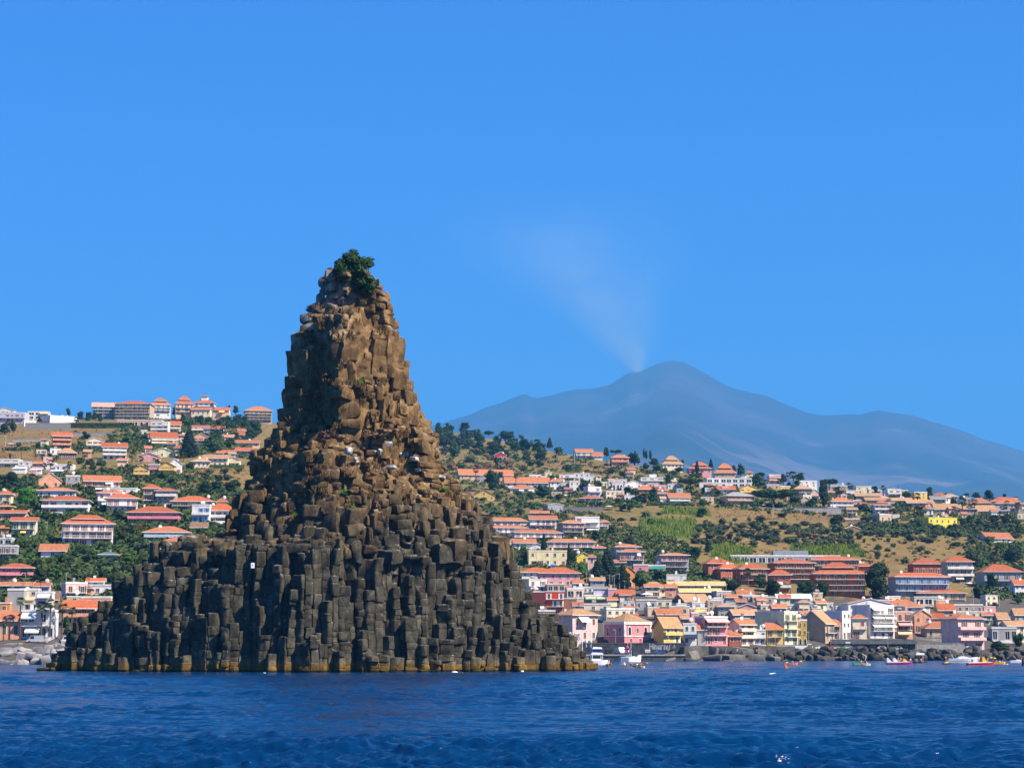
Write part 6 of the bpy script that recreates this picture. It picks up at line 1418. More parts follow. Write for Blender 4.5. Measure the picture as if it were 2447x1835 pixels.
scatter([(1640, 1128), (1900, 1162), (2447, 1208), (2447, 1222), (1900, 1176), (1640, 1142)], 30, lambda u, v: plant(R.choice(('dark', 'dark', 'round', 'palm')), u, v, R.uniform(14, 26), R.uniform(12, 20)))
# ================================================================== harbour and shore
def plane_pt(u, v, D): return P(u, v, D)
def rock_piece(name, c, sx, sy, sz, seed, m, rough=.4, rot=None, amp=.18):
    V = []; F = []; block(V, F, (0, sy / 2 * -1, 0), (0, -1), sx, sz, sy, seed, rough); a = np.array(V); a[:, 1] += sy
    a = a + np.stack([fbm(a * .6 + seed, 2, 1), fbm(a * .6 + seed, 2, 2), fbm(a * .6 + seed, 2, 3)], 1) * amp
    me = mesh(name, a, F, m, smooth=True); me.set_sharp_from_angle(angle=math.radians(32))
    o = link(name, me); o.location = c; o.rotation_euler = rot or (R.uniform(-.4, .4), R.uniform(-.4, .4), R.uniform(0, 3)); return o
LAVA = mat('lava_rock', (.060, .054, .044), var=.4, scale=.7, bump=.7); PALE = mat('pale_boulder', (.27, .25, .24), var=.28, scale=.6, bump=.5)
# left breakwater: tumbled slabs
LB = [(14, 1540, 42, 10), (45, 1536, 60, 8), (86, 1538, 40, 9), (120, 1540, 26, 14), (6, 1552, 26, 20), (28, 1552, 34, 24), (60, 1550, 28, 14), (78, 1548, 24, 12), (96, 1556, 22, 26), (118, 1549, 22, 22), (140, 1541, 26, 10), (160, 1538, 24, 12), (150, 1551, 28, 8), (172, 1546, 20, 16), (20, 1566, 36, 8), (50, 1570, 18, 22), (44, 1560, 20, 14), (66, 1568, 26, 16), (94, 1566, 22, 16), (112, 1566, 20, 14), (60, 1578, 20, 14), (84, 1579, 26, 12), (104, 1579, 24, 18), (126, 1570, 20, 18), (-12, 1576, 40, 16), (14, 1580, 44, 14), (40, 1582, 30, 8), (130, 1556, 20, 14), (180, 1556, 18, 12), (150, 1562, 22, 14)]
for k, (u, v, w, h) in enumerate(LB):
    D = Dof(u, v + h * .4); p = P(u, v, D); px = PX(D)
    o = rock_piece('breakwater_slab', (p.x, p.y, p.z), w * px, w * px * .8, h * px, k * 5 + 900, PALE, .15 + .3 * (k % 3 == 0), (R.uniform(-.5, .3), R.uniform(-.35, .35), R.uniform(-.6, .6)), .22)
    o['category'] = 'boulder'; o['group'] = 'slabs of the left breakwater'; o['label'] = 'grey tumbled slab in the breakwater heap at the left shore'
label_by_row([(o, e[0], 0 if e[1] < 1547 else 1 if e[1] < 1563 else 2) for o, e in zip([x for x in COL.objects if x.name.startswith('breakwater_slab')], LB)], 'grey tumbled slab', 'of the left breakwater', ('top', 'middle', 'bottom'))
# quay with its wall, deck and cars
QD = 684.0
ql, qr = P(1380, 1564, QD), P(1640, 1564, QD); zq = ql.z
MB().box(ql.x, qr.x, QD, QD + 24, -3, zq).obj('quay', [mat('quay_stone', (.085, .085, .085), var=.35, scale=.8, bump=.4)], kind='structure')
MB().box(ql.x, qr.x - .3, QD - .25, QD - .003, zq - .35, zq + .12).obj('quay_edge', [CONC], kind='structure')
wz = P(1500, 1537, QD + 24).z
W_ = link('quay_wall', None, label='dark grey harbour wall with white graffiti letters, behind the parked cars', cat='wall', loc=(0, QD + 24, 0))
x0, x1 = P(1388, 1550, QD + 24).x, P(1636, 1550, QD + 24).x
MB().box(x0, x1, 0, .6, zq - 1, wz).obj('wall', [mat('dark_plaster', (.055, .056, .06), var=.4, scale=.6, bump=.2)], W_)
MB().box(x0, x1, -.08, .68, wz + .003, wz + .2).obj('coping', [mat('dark_coping', (.12, .115, .11), var=.3)], W_)
STRK = {'H': [[(0, 0), (0, 1)], [(.6, 0), (.6, 1)], [(0, .5), (.6, .5)]], 'i': [[(.1, 0), (.1, .65)], [(.1, .85), (.1, .95)]], 'n': [[(0, 0), (0, .7)], [(0, .5), (.25, .72), (.5, .55), (.5, 0)]], 'a': [[(.5, .65), (.5, 0)], [(.5, .55), (.25, .7), (0, .4), (.2, .05), (.5, .2)]],
        'r': [[(0, 0), (0, .7)], [(0, .5), (.25, .7), (.45, .65)]], 'u': [[(0, .7), (0, .2), (.2, 0), (.5, .15)], [(.5, .7), (.5, 0)]]}
gb = MB(); px = PX(QD + 24); gx = P(1553, 1550, QD + 24).x; gz = P(1553, 1551, QD + 24).z
def letters(txt, gx, gz, H, wd):
    for ch in txt:
        for st in STRK[ch]:
            for a, b in zip(st, st[1:]):
                a = Vector((gx + a[0] * H * .72, 0, gz + a[1] * H)); b = Vector((gx + b[0] * H * .72, 0, gz + b[1] * H)); d = (b - a).normalized(); n = Vector((-d.z, 0, d.x)) * wd; e = d * wd * .8
                gb.add([(p.x, -.012, p.z) for p in (a - n - e, b - n + e, b + n + e, a + n - e)], [(0, 1, 2, 3)])
        gx += H * (.62 if ch == 'H' else .28 if ch == 'i' else .55)
letters('Hinarnu', gx, gz, 1.9, .13); letters('a', P(1610, 1550, QD + 24).x, gz + .9, 1.0, .09)
gb.box(P(1607, 1550, QD + 24).x, P(1615, 1550, QD + 24).x, -.014, -.010, gz + .5, gz + .62)
gb.obj('graffiti', [mat('graffiti_white', (.50, .55, .58), var=.3)], W_)
def car_mesh_body(L, W, H, van):
    pr = [(-L / 2, .35), (-L / 2, .75), (-L / 2 + .15, .95), (-L * .2, 1.0), (-L * .08, H) if not van else (-L / 2 + .9, H), (L * .30, H) if not van else (L / 2 - .05, H), (L * .46, 1.0) if not van else (L / 2, 1.0), (L / 2, .8), (L / 2, .35)]
    if van: pr = [(-L / 2, .35), (-L / 2, .85), (-L / 2 + .7, 1.1), (-L / 2 + 1.25, H), (L / 2 - .05, H), (L / 2, 1.0), (L / 2, .35)]
    return MB().prism(pr, 'y', -W / 2, W / 2)
def car(u, v, D, rot, colr, van, label, word='car'):
    p = P(u, v, D); t = link('parked_' + ('van' if van else 'car'), None, None, label, word, 'vehicles parked along the waterfront', loc=(p.x, p.y, p.z), rotz=rot)
    L, W, H = (4.9, 1.9, 2.1) if van else (4.0, 1.7, 1.45)
    paint = mat('paint_' + colr, dict(white=(.75, .75, .75), black=(.012, .012, .016), silver=(.45, .46, .48), red=(.45, .03, .03), green=(.10, .32, .10), blue=(.03, .07, .22), grey=(.14, .15, .16))[colr], rough=.25, var=.03, spec=.6)
    car_mesh_body(L, W, H, van).obj('body', [paint], t)
    g = MB()
    for s in (-1, 1):
        y = s * (W / 2 + .006)
        q = [(-L * .16, 1.02), (-L * .07, H - .1), (L * .28, H - .1), (L * .40, 1.02)] if not van else [(-L / 2 + .95, 1.15), (-L / 2 + 1.3, H - .15), (-L / 2 + 2.2, H - .15), (-L / 2 + 2.2, 1.15)]
        g.add([(a, y, b) for a, b in q], [(0, 1, 2, 3)])
    xr = L * .46 if not van else L / 2; g.add([(xr + .02, -W * .42, 1.02), (xr + .02, W * .42, 1.02), (L * .31 if not van else L / 2 - .02, W * .38, H - .08), (L * .31 if not van else L / 2 - .02, -W * .38, H - .08)], [(0, 1, 2, 3)])
    g.obj('car_window', [GLASS], t)
    wm_ = unit('wheel', lambda: MB().tube([(0, -.1, 0), (0, .1, 0)], .31, 12).mesh('wheel', [mat('tyre', (.02, .02, .02))]))
    for sx in (-.31, .31):
        for sy in (-1, 1): put('wheel', wm_, t, (sx * L, sy * (W / 2 - .08), .31), (1, 1, 1))
    for sy in (-1, 1): MB().box(-L / 2 - .02, -L / 2 + .05, sy * W * .36 - .14, sy * W * .36 + .14, .62, .78).obj('headlight', [mat('lamp_glass', (.8, .8, .75), rough=.2)], t)
    return t
for a in ((1452, 1562, QD + 12, 1.2, 'black', 0, 'dark car with glinting windscreen, parked by the harbour wall'), (1482, 1562, QD + 10, 1.9, 'white', 1, 'white van facing the water, parked by the harbour wall', 'van'), (1547, 1562, QD + 12, -1.57, 'silver', 0, 'silver car seen from behind, beside the graffiti'),
          (1574, 1563, QD + 13, .2, 'blue', 0, 'dark blue car parked under the graffiti'), (1598, 1562, QD + 15, 0, 'black', 0, 'black car next to the leaning concrete slab, under the graffiti'),
          (1961, 1552, Dof(1961, 1552), .1, 'white', 0, 'white car on the promenade, first right of the camper van'), (1978, 1552, Dof(1978, 1552), .1, 'red', 0, 'red car on the promenade, left of the tall lamp post'), (1993, 1552, Dof(1993, 1552), 0, 'silver', 0, 'silver car on the promenade, under the tall lamp post'),
          (2007, 1552, Dof(2007, 1552), 0, 'green', 0, 'green car in the promenade row'), (2022, 1552, Dof(2022, 1552), 0, 'white', 0, 'white car next to the green one, promenade row'), (2038, 1552, Dof(2038, 1552), 0, 'blue', 0, 'blue car in front of the long dark restaurant'),
          (2055, 1552, Dof(2055, 1552), 0, 'grey', 0, 'grey car in front of the long dark restaurant'), (2082, 1552, Dof(2082, 1552), 0, 'black', 0, 'black car in front of the middle of the long dark restaurant'), (2104, 1553, Dof(2104, 1553), 0, 'white', 0, 'white car near the right half of the long dark restaurant'),
          (2143, 1554, Dof(2143, 1554), 0, 'silver', 0, 'silver car, last in the row before the grey promenade wall'), (2244, 1555, Dof(2244, 1555), .3, 'white', 0, 'white car by the grey promenade wall'),
          (85, 1536, Dof(85, 1536), 0, 'silver', 1, 'silver van behind the breakwater slabs at the left shore', 'van'), (165, 1537, Dof(165, 1537), 0, 'white', 1, 'white van beside the rock, on the left shore road', 'van')): car(*a)
# caravan trailer on the promenade
def caravan():
    D = Dof(1900, 1552); p = P(1856, 1553, D); t = link('camper_truck', None, None, 'long white low trailer with a camper cab at its right end, on the promenade', 'trailer', loc=p); px = PX(D); L = 86 * px; h = 9 * px
    MB().box(0, L * .84, 0, 2.2, .4, .4 + h).obj('body', [mat('camper_white', (.78, .76, .70), var=.05)], t); MB().box(-.05, L * .84, -.05, 2.25, .405 + h, .55 + h).obj('roof_rail', [IRON], t)
    MB().prism([(L * .845, .4), (L * 1.0, .4), (L * .995, 1.2), (L * .96, .6 + h * 1.25), (L * .845, .6 + h * 1.25)], 'y', 0, 2.2).obj('cab', [mat('camper_white', (.78, .76, .70), var=.05)], t)
    for k in range(3): MB().box(L * (.865 + .04 * k), L * (.895 + .04 * k), -.012, -.002, 1.2, 1.9).obj('window', [GLASS], t)
    for k in (.1, .2, .75, .93): put('wheel', unit('wheel', None), t, (L * k, .12, .4), (1.3, 1, 1.3))
caravan()
# big concrete cubes of the harbour mole
CB = [(1584, 1564, 58, 15, -.25, .10), (1622, 1571, 50, 22, -.30, .0), (1662, 1556, 52, 34, 0, .02), (1664, 1564, 28, 30, .12, .05), (1690, 1571, 44, 13, -.10, .0), (1702, 1555, 20, 24, 0, 0), (1721, 1553, 22, 17, .05, .02), (1730, 1571, 27, 15, -.04, .03), (1762, 1556, 40, 22, .06, 0), (1765, 1570, 31, 18, 0, .02), (1792, 1557, 24, 16, -.05, 0), (1811, 1571, 36, 18, .12, .03), (1826, 1558, 24, 20, .2, .02), (1846, 1570, 30, 16, .25, .03), (1606, 1577, 26, 8, -.2, 0), (1650, 1578, 30, 8, .1, 0), (1745, 1578, 30, 7, .1, 0), (1862, 1574, 24, 10, .1, 0)]
CW = ('left end of the mole, long and leaning', 'beside the leaning slab, tilted', 'tall upright one at the back', 'tipped with a bright top', 'low flat one at the waterline', 'narrow upright one', 'with a bright sunlit top', 'half sunk in front of the narrow upright one', 'broad one behind the people', 'square dark one at the waterline', 'small pale one on top', 'tilted one under the couple', 'sloping ramp at the right end', 'low wedge at the right end', 'small sunken one under the leaning slab', 'small sunken one under the bright tipped cube', 'small sunken one in the middle', 'last small one before the lava shore')
MOLE = mat('mole_concrete', (.14, .125, .105), var=.3, scale=.5, bump=.3)
for k, (u, v, w, h, rl, tl) in enumerate(CB):
    D = Dof(u, 1579) + (1577 - v) * .9 - 2; p = P(u, v, D); px = PX(D); d = w * px * .8
    o = rock_piece('concrete_cube', (p.x, p.y, p.z), w * px, d, h * px, k * 7 + 300, MOLE, .02, (-.08 + .2 * ((k * 37 % 10) / 10 - .5), rl * 1.3, R.uniform(-.5, .5)), .10)
    o['label'] = 'grey concrete mole block, ' + CW[k]; o['category'] = 'concrete block'; o['group'] = 'concrete blocks of the harbour mole'
pl = P(1640, 1553, 712); pr = P(1900, 1553, 712); MB().box(pl.x, pr.x, 712, 730, -3, P(1700, 1543, 712).z).obj('mole', [MOLE], kind='structure')
# lava boulders of the right shore
n = 0; BL = []
for v, h0, st in ((1556, 12, 13), (1564, 14, 11), (1572, 13, 10)):
    u = 1858 + (v % 7) * 1.3
    while u < 2470:
        D = Dof(u, v + 2); p = P(u, v, D); px = PX(D); h = h0 * R.uniform(.7, 1.25); w = R.uniform(11, 24)
        o = rock_piece('lava_boulder', (p.x, p.y + 1, p.z), w * px, w * px * .8, h * px, n * 11 + 40, LAVA, .75, (R.uniform(-.3, .3), R.uniform(-.3, .3), R.uniform(0, 3)), .45)
        o['label'] = 'rounded dark lava boulder on the right-hand shore'; o['category'] = 'boulder'; o['group'] = 'lava boulders along the right-hand shore'; BL.append((o, u, {1556: 0, 1564: 1, 1572: 2}[v])); n += 1; u += st * R.uniform(.8, 1.5)
label_by_row(BL, 'dark lava boulder', 'on the right shore', ('upper', 'middle', 'waterline'))
# promenade: wall, restaurant, terrace walls
def slab(name, u0, u1, vt, vb, depth, m, label, cat, D=None):
    D = D or Dof((u0 + u1) / 2, vb); a = P(u0, vb, D); b = P(u1, vt, D); t = link(name, None, None, label, cat, loc=(a.x, D, a.z)); MB().box(0, b.x - a.x, 0, depth, -4, b.z - a.z).obj('wall', [m], t); MB().box(-.1, b.x - a.x + .1, -.1, depth + .1, b.z - a.z + .003, b.z - a.z + .18).obj('coping', [CONC], t); return t
slab('promenade_wall', 2186, 2305, 1537, 1556, 1.0, CONC, 'pale grey concrete wall on the promenade, right of the long restaurant', 'wall')
slab('terrace_wall', 60, 168, 1011, 1028, 1.0, STONE, 'grey retaining wall under the white houses on the left ridge', 'wall')
slab('road_wall', 30, 122, 1049, 1056, .6, CONC, 'pale road wall on the left slope, left of the salmon villa', 'wall')
slab('road_wall', 168, 268, 1034, 1041, .6, CONC, 'pale road wall on the left slope, right of the salmon villa', 'wall')
slab('stone_wall', 1345, 1440, 1212, 1222, .8, STONE, 'dry-stone field wall right of the blue-grey barn', 'wall')
slab('road_wall', 1700, 2010, 1214, 1219, .6, CONC, 'long grey road wall above the dry ochre field', 'wall')
slab('garden_wall', 2170, 2290, 1523, 1531, .5, CONC, 'low white terrace parapet below the orange pyramid roof', 'wall')
def restaurant():
    D = Dof(2080, 1553) + 3; a = P(1990, 1553, D); px = PX(D); L = 198 * px; t = link('promenade_restaurant', None, None, 'long dark low restaurant with a grey roof band and glass front, on the promenade', 'restaurant', loc=(a.x, D, a.z))
    H = 26 * px
    MB().box(0, L, 1.2, 6, -3, H * .55).obj('wall', [IRON], t); MB().box(-.4, L + .4, -.6, 6.4, H * .55, H * .78).obj('roof_band', [mat('roof_band', (.13, .12, .105), var=.2)], t); MB().box(0, L, .8, 6, H * .783, H * .98).obj('terrace_glass', [mat('terrace_panel', (.10, .12, .13), rough=.3)], t)
    for k in range(15):
        x = L * (k + .5) / 15; MB().box(x - L / 36, x + L / 36, 1.17, 1.195, .3, H * .5).obj('window', [GLASS], t); MB().box(x + L / 31, x + L / 31 + .12, -.4, -.28, -.5, H * .55).obj('post', [IRON], t)
    MB().box(L * .15, L * .21, -.64, -.605, H * .6, H * .76).obj('sign_board', [mat('sign_cream', (.62, .56, .42))], t)
restaurant()
# lamp posts, poles, aerials
def pole(u, vt, vb, label, kind='lamp', D=None):
    D = D or Dof(u, vb); a = P(u, vb, D); h = P(u, vt, D).z - a.z; px = PX(D); r = max(.06, .55 * px)
    m = mat('pole_grey', (.42, .42, .38), var=.1) if kind != 'wood' else BARK
    t = link({'lamp': 'street_lamp', 'arc': 'street_lamp', 'pole': 'utility_pole', 'wood': 'utility_pole'}[kind], None, None, label, 'street lamp' if kind in ('lamp', 'arc') else 'pole', loc=a)
    if kind == 'arc':
        b = MB().tube([(0, 0, -1), (0, 0, h * .72), (-h * .04, 0, h * .9), (-h * .16, 0, h), (-h * .3, 0, h * .98)], r, 6); b.obj('post', [m], t); MB().box(-h * .4, -h * .28, -.15, .15, h * .96, h * .99).obj('lamp_head', [TRIM], t)
    else:
        MB().tube([(0, 0, -1), (0, 0, h)], [r, r * .7], 6).obj('post', [m], t)
        if kind == 'lamp': MB().box(-.9, .15, -.12, .12, h + .005, h + .14).obj('lamp_head', [TRIM], t)
        else: MB().box(-.7, .7, -.06, .06, h * .92, h * .92 + .1).obj('crossarm', [m], t)
for a in ((2122, 1516, 1555, 'white lamp post in front of the right part of the restaurant'), (2250, 1515, 1555, 'lamp post in front of the grey promenade wall'), (1986, 1521, 1553, 'lamp post at the left end of the long restaurant'), (1853, 1519, 1553, 'lamp post beside the white camper trailer'), (1933, 1510, 1545, 'lamp post below the weathered gable house'),
          (1471, 1505, 1537, 'lamp post before the deep pink villa'), (1398, 1500, 1538, 'lamp post before the pale pink corner house'), (2388, 1413, 1450, 'curved street lamp by the car park at the right', 'arc'), (2326, 1403, 1448, 'curved street lamp under the grey veranda slope at the right', 'arc'), (2048, 1386, 1420, 'curved street lamp by the big dark tree', 'arc'), (2366, 1415, 1465, 'slim pole left of the right-hand curved street lamp', 'pole'),
          (1662, 1200, 1214, 'thin pole by the white chalet', 'pole'), (1848, 1204, 1236, 'white pole standing in the ochre field', 'pole'), (1455, 1098, 1116, 'thin pole on the ridge field', 'pole'), (1373, 1083, 1112, 'thin pole under the white skyline villa', 'pole'), (1958, 1222, 1250, 'wooden pole in the grove', 'wood'), (13, 1043, 1069, 'thin lamp post in the terraced field at far left'), (112, 1248, 1272, 'thin lamp post in the trees, lower left'), (146, 1272, 1290, 'thin lamp post beside the white three-storey block'),
          (171, 1140, 1170, 'thin aerial pole in front of the white red-door house', 'pole'), (318, 1252, 1275, 'thin lamp post left of the orange-roofed pair'), (158, 1368, 1395, 'white aerial mast on the left seafront roofs', 'pole'), (128, 1440, 1528, 'tall thin pole between the palms on the left seafront', 'pole'), (133, 1475, 1528, 'short pole between the palms on the left seafront', 'pole'), (61, 1368, 1392, 'thin pole above the left seafront roofs', 'pole')): pole(*a)
for k, (u, vt, vb) in enumerate(((1402, 1368, 1404), (1410, 1370, 1403), (1430, 1378, 1405), (1444, 1376, 1407), (1457, 1372, 1405), (1463, 1375, 1406), (1468, 1372, 1405), (1480, 1368, 1410), (1493, 1386, 1410), (1848, 1398, 1420), (1863, 1390, 1420), (1903, 1395, 1425), (1735, 1395, 1416))):
    pole(u, vt, vb, ['slender floodlight mast before the dark pines' + (', leftmost', ', second from left', ', third from left', ', fourth from left', ', fifth from left', ', sixth from left', ', seventh from left', ', eighth from left', ', rightmost')[k] if k < 9 else 'slender mast among the trees below the red apartments' + (', first', ', second', ', near its right end', ', far left')[k - 9]][0], 'pole')
# sun parasols
def parasol(u, vt, vb, w, label, col=(.80, .77, .70)):
    D = Dof(u, vb); a = P(u, vb, D); px = PX(D); h = (vb - vt) * px; r = w * px / 2; t = link('parasol', None, None, label, 'parasol', 'sun parasols', loc=a)
    MB().tube([(0, 0, -.5), (0, 0, h)], .06, 6).obj('pole', [TRIM], t); n = 8; z0 = h * .72
    MB().add([(r * math.cos(2 * PI * k / n), r * math.sin(2 * PI * k / n), z0) for k in range(n)] + [(0, 0, h), (0, 0, z0 + .1)], [(k, (k + 1) % n, n) for k in range(n)] + [((k + 1) % n, k, n + 1) for k in range(n)]).obj('canopy', [mat('parasol_cloth', col, var=.05)], t)
for a in ((2275, 1503, 1520, 36, 'big white parasol on the terrace right of the orange pyramid roof'), (2225, 1512, 1522, 12, 'small parasol in front of the bungalow with pyramid roof'), (1546, 1415, 1433, 32, 'white gazebo canopy on the grey house roof, middle of the seafront'), (250, 1404, 1414, 24, 'white parasol on the terrace next to the rock, left seafront'), (2015, 1386, 1404, 12, 'white parasol in front of the red and white apartments'), (2317, 1391, 1402, 16, 'white parasol under the white-banded grey house at the right'), (1456, 1208, 1218, 30, 'flat white canopy in the field, right of the stone wall'), (1351, 1181, 1192, 10, 'tiny parasol below the white villas'), (1825, 1204, 1213, 12, 'small white gazebo under the big umbrella pine'), (1403, 1191, 1197, 12, 'tiny parasol at the pool house')): parasol(*a)
# white lattice arch (festival lights) and two hanging lamps by the rock
def lattice():
    D = 640.0; c = P(1362, 1540, D); px = PX(D); t = link('light_arch', None, None, 'white lattice arch of festive lights, rising beside the right foot of the rock', 'light arch', loc=c); b = MB(); r0, r1 = 20 * px, 29 * px
    for q in range(13):
        w = q / 12 * 1.45 + .1; a = (r0 * math.cos(w), 0, r0 * math.sin(w)); e = (r1 * math.cos(w), 0, r1 * math.sin(w)); b.tube([a, e], .07, 4)
    for r in (r0, (r0 + r1) / 2, r1): b.tube([(r * math.cos(q / 16 * 1.45 + .1), 0, r * math.sin(q / 16 * 1.45 + .1)) for q in range(17)], .10, 4)
    b.obj('lattice', [TRIM], t); MB().tube([(r1, 0, -2), (r1, 0, 26 * px)], .12, 6).obj('post', [TRIM], t)
    for k in range(5): MB().blob((-3 * px + k * 1.2 * px, 0, r1 * .92 + (k % 2) * 1.5 * px), (1.2 * px, .3, 1.4 * px), k, 8, 5, .2).obj('scroll', [TRIM], t)
    for u, s in ((1401, 'left'), (1412, 'right')):
        a = P(u, 1538, D); t = link('harbour_lantern', None, None, f'white drop-shaped hanging lantern on a pole by the harbour, {s} one of two', 'lantern', 'drop-shaped lanterns', loc=a)
        MB().tube([(0, 0, -1), (0, 0, 30 * px)], .10, 6).obj('post', [TRIM], t); MB().blob((0, 0, 5 * px), (3 * px, .6, 5 * px), 1, 10, 7, 0).obj('lamp_shade', [TRIM], t); MB().box(-1.5 * px, .4, -.2, .2, 30 * px, 31 * px).obj('lamp_head', [TRIM], t)
lattice()
# ------------------------------------------------------------------ people: one skinned surface per pose
def person_mesh(pose):
    sit = pose == 'sit'
    J = dict(pel=(0, 0, .92), che=(0, -.02, 1.28), nec=(0, -.02, 1.50), hea=(0, -.03, 1.66), top=(0, -.02, 1.78), ls=(-.18, 0, 1.43), le=(-.26, -.06, 1.16), lh=(-.22, -.22, .96), rs=(.18, 0, 1.43), re=(.26, -.06, 1.16), rh=(.22, -.22, .96),
             lt=(-.10, 0, .88), lk=(-.12, -.04, .50), lf=(-.12, 0, .08), lo=(-.12, -.16, .04), rt=(.10, 0, .88), rk=(.12, -.04, .50), rf=(.12, .02, .08), ro=(.12, -.16, .04))
    if sit:
        for k, d in dict(lk=(-.14, -.42, .92), lf=(-.13, -.62, .66), lo=(-.13, -.78, .66), rk=(.14, -.42, .92), rf=(.13, -.62, .66), ro=(.13, -.78, .66), le=(-.30, -.16, 1.18), lh=(-.26, -.42, 1.16), re=(.30, -.16, 1.18), rh=(.26, -.42, 1.16)).items(): J[k] = d
        J = {k: (a, b, c - .80) for k, (a, b, c) in J.items()}
    rad = dict(pel=.15, che=.155, nec=.06, hea=.10, top=.06, ls=.07, le=.05, lh=.04, rs=.07, re=.05, rh=.04, lt=.095, lk=.065, lf=.045, lo=.04, rt=.095, rk=.065, rf=.045, ro=.04)
    E = [('pel', 'che'), ('che', 'nec'), ('nec', 'hea'), ('hea', 'top'), ('che', 'ls'), ('ls', 'le'), ('le', 'lh'), ('che', 'rs'), ('rs', 're'), ('re', 'rh'), ('pel', 'lt'), ('lt', 'lk'), ('lk', 'lf'), ('lf', 'lo'), ('pel', 'rt'), ('rt', 'rk'), ('rk', 'rf'), ('rf', 'ro')]
    ks = list(J); m = bpy.data.meshes.new('person'); m.from_pydata([J[k] for k in ks], [(ks.index(a), ks.index(b)) for a, b in E], [])
    o = bpy.data.objects.new('person_tmp', m); COL.objects.link(o); o.modifiers.new('s', 'SKIN'); sl = m.skin_vertices[0].data
    for i, k in enumerate(ks): sl[i].radius = (rad[k], rad[k] * (.75 if k in ('pel', 'che') else 1)); sl[i].use_root = k == 'pel'
    o.modifiers.new('d', 'SUBSURF').levels = 1
    dg = bpy.context.evaluated_depsgraph_get(); me = bpy.data.meshes.new_from_object(o.evaluated_get(dg)); bpy.data.objects.remove(o)
    me.materials.clear(); me.materials.append(mat('skin', (.42, .22, .13), var=.05))
    me.polygons.foreach_set('use_smooth', [True] * len(me.polygons)); return me
def person(loc, pose, rot, top, label, sc=1.0, trunks='blue'):
    me = unit(('person', pose), lambda: person_mesh(pose)); o = link('person', me, None, label, 'person', loc=loc, rotz=rot); o.scale = (sc, sc, sc)
    dz = -.8 if pose == 'sit' else 0
    CL = dict(red=(.6, .03, .03), orange=(.85, .22, .03), white=(.8, .8, .78), blue=(.03, .08, .35), black=(.02, .02, .025), yellow=(.85, .6, .03), lilac=(.4, .3, .5), pink=(.8, .25, .3), skin=(.42, .22, .13))
    MB().blob((0, .0, 1.68 + dz), (.115, .125, .115), 3, 10, 6, .05).obj('hair', [mat('hair_dark', (.03, .02, .015))], o, smooth=True)
    if top != 'skin': MB().tube([(0, -.01, .98 + dz), (0, -.01, 1.2 + dz), (0, -.01, 1.44 + dz)], [.185, .20, .17], 10).obj('shirt', [mat('cloth_' + top, CL[top], var=.06)], o, smooth=True)
    MB().tube([(0, 0, .80 + dz), (0, 0, .99 + dz)], [.20, .18], 10).obj('shorts', [mat('cloth_' + trunks, CL[trunks], var=.06)], o, smooth=True)
    return o
# ------------------------------------------------------------------ boats
def hull(L, B, H, bow=.5, sheer=.25, n=9):
    "open-topped hull shell with a deck, bow to +x, waterline at z = 0"
    V = []; F = []
    for i in range(n):
        f = i / (n - 1); x = -L / 2 + L * f; b = B / 2 * (1 if f < bow else math.cos((f - bow) / (1 - bow) * PI / 2) ** .75); b = max(b, .02); h = H * (1 + sheer * f * f); kx = x + (.10 * L * max(0, f - .7) if i == n - 1 else 0)
        V += [(x, 0, -.35 * H * (1 - .5 * f)), (x, -b * .72, -.1 * H), (kx, -b, h), (kx, -b * .9, h + .03), (kx, b * .9, h + .03), (kx, b, h), (x, b * .72, -.1 * H)]
    for i in range(n - 1):
        for j in range(7): F.append((i * 7 + j, i * 7 + (j + 1) % 7, (i + 1) * 7 + (j + 1) % 7, (i + 1) * 7 + j))
    F.append(tuple(range(7))); F.append(tuple((n - 1) * 7 + j for j in range(7))[::-1])
    b = MB(); b.add(V, F); return b
GEL = mat('gelcoat_white', (.82, .82, .80), rough=.25, var=.04, spec=.5); BLUEC = mat('blue_canvas', (.02, .16, .55), var=.1)
def plas(n, c): return mat('plastic_' + n, c, rough=.35, var=.05, spec=.5)
YEL = plas('yellow', (.85, .55, .02)); ORG = plas('orange', (.85, .18, .02)); GRN = plas('green', (.02, .55, .16)); REDP = plas('red', (.72, .015, .03)); MAG = plas('magenta', (.55, .03, .22)); NAVY = mat('navy_paint', (.03, .05, .08), rough=.4)
def wat(u, v): D = fwater(v); p = P(u, v, D); return Vector((p.x, p.y, 0)), PX(D)
def boat(u, v, name, label, cat, rot): c, px = wat(u, v); return link(name, None, None, label, cat, loc=c, rotz=rot), px
# cabin cruiser beside the rock
t, px = boat(1427, 1587, 'motor_cruiser', 'white cabin cruiser with two white canopies, half behind the right tip of the rock', 'boat', .22); L = 58 * px
hull(L, L * .34, 9 * px).obj('hull', [GEL], t); MB().prism([(-L * .3, 9 * px), (L * .18, 9.6 * px), (L * .08, 14 * px), (-L * .25, 14 * px)], 'y', -L * .12, L * .12).obj('cabin', [GEL], t)
MB().add([(L * .185, -L * .10, 9.8 * px), (L * .185, L * .10, 9.8 * px), (L * .09, L * .10, 13.8 * px), (L * .09, -L * .10, 13.8 * px)], [(0, 1, 2, 3)]).obj('windscreen', [GLASS], t)
for z, w, nm in ((24, .30, 'lower_canopy'), (37, .24, 'upper_canopy')):
    MB().prism([(-L * w, z * px), (L * w * .8, z * px), (L * w * .6, (z + 4) * px), (-L * w * .8, (z + 5) * px)], 'y', -L * .15, L * .15).obj(nm, [mat('canopy_white', (.85, .85, .84), var=.03)], t)
MB().box(-L * .2, L * .12, -L * .13, L * .13, 29.5 * px, 36.9 * px).obj('canopy_window', [mat('blue_film', (.01, .03, .20), rough=.2)], t)
for sx in (-.26, .2):
    for sy in (-.13, .13): MB().tube([(L * sx, L * sy, 9 * px), (L * sx * .9, L * sy, 24 * px)], .09, 6).obj('canopy_post', [GEL], t)
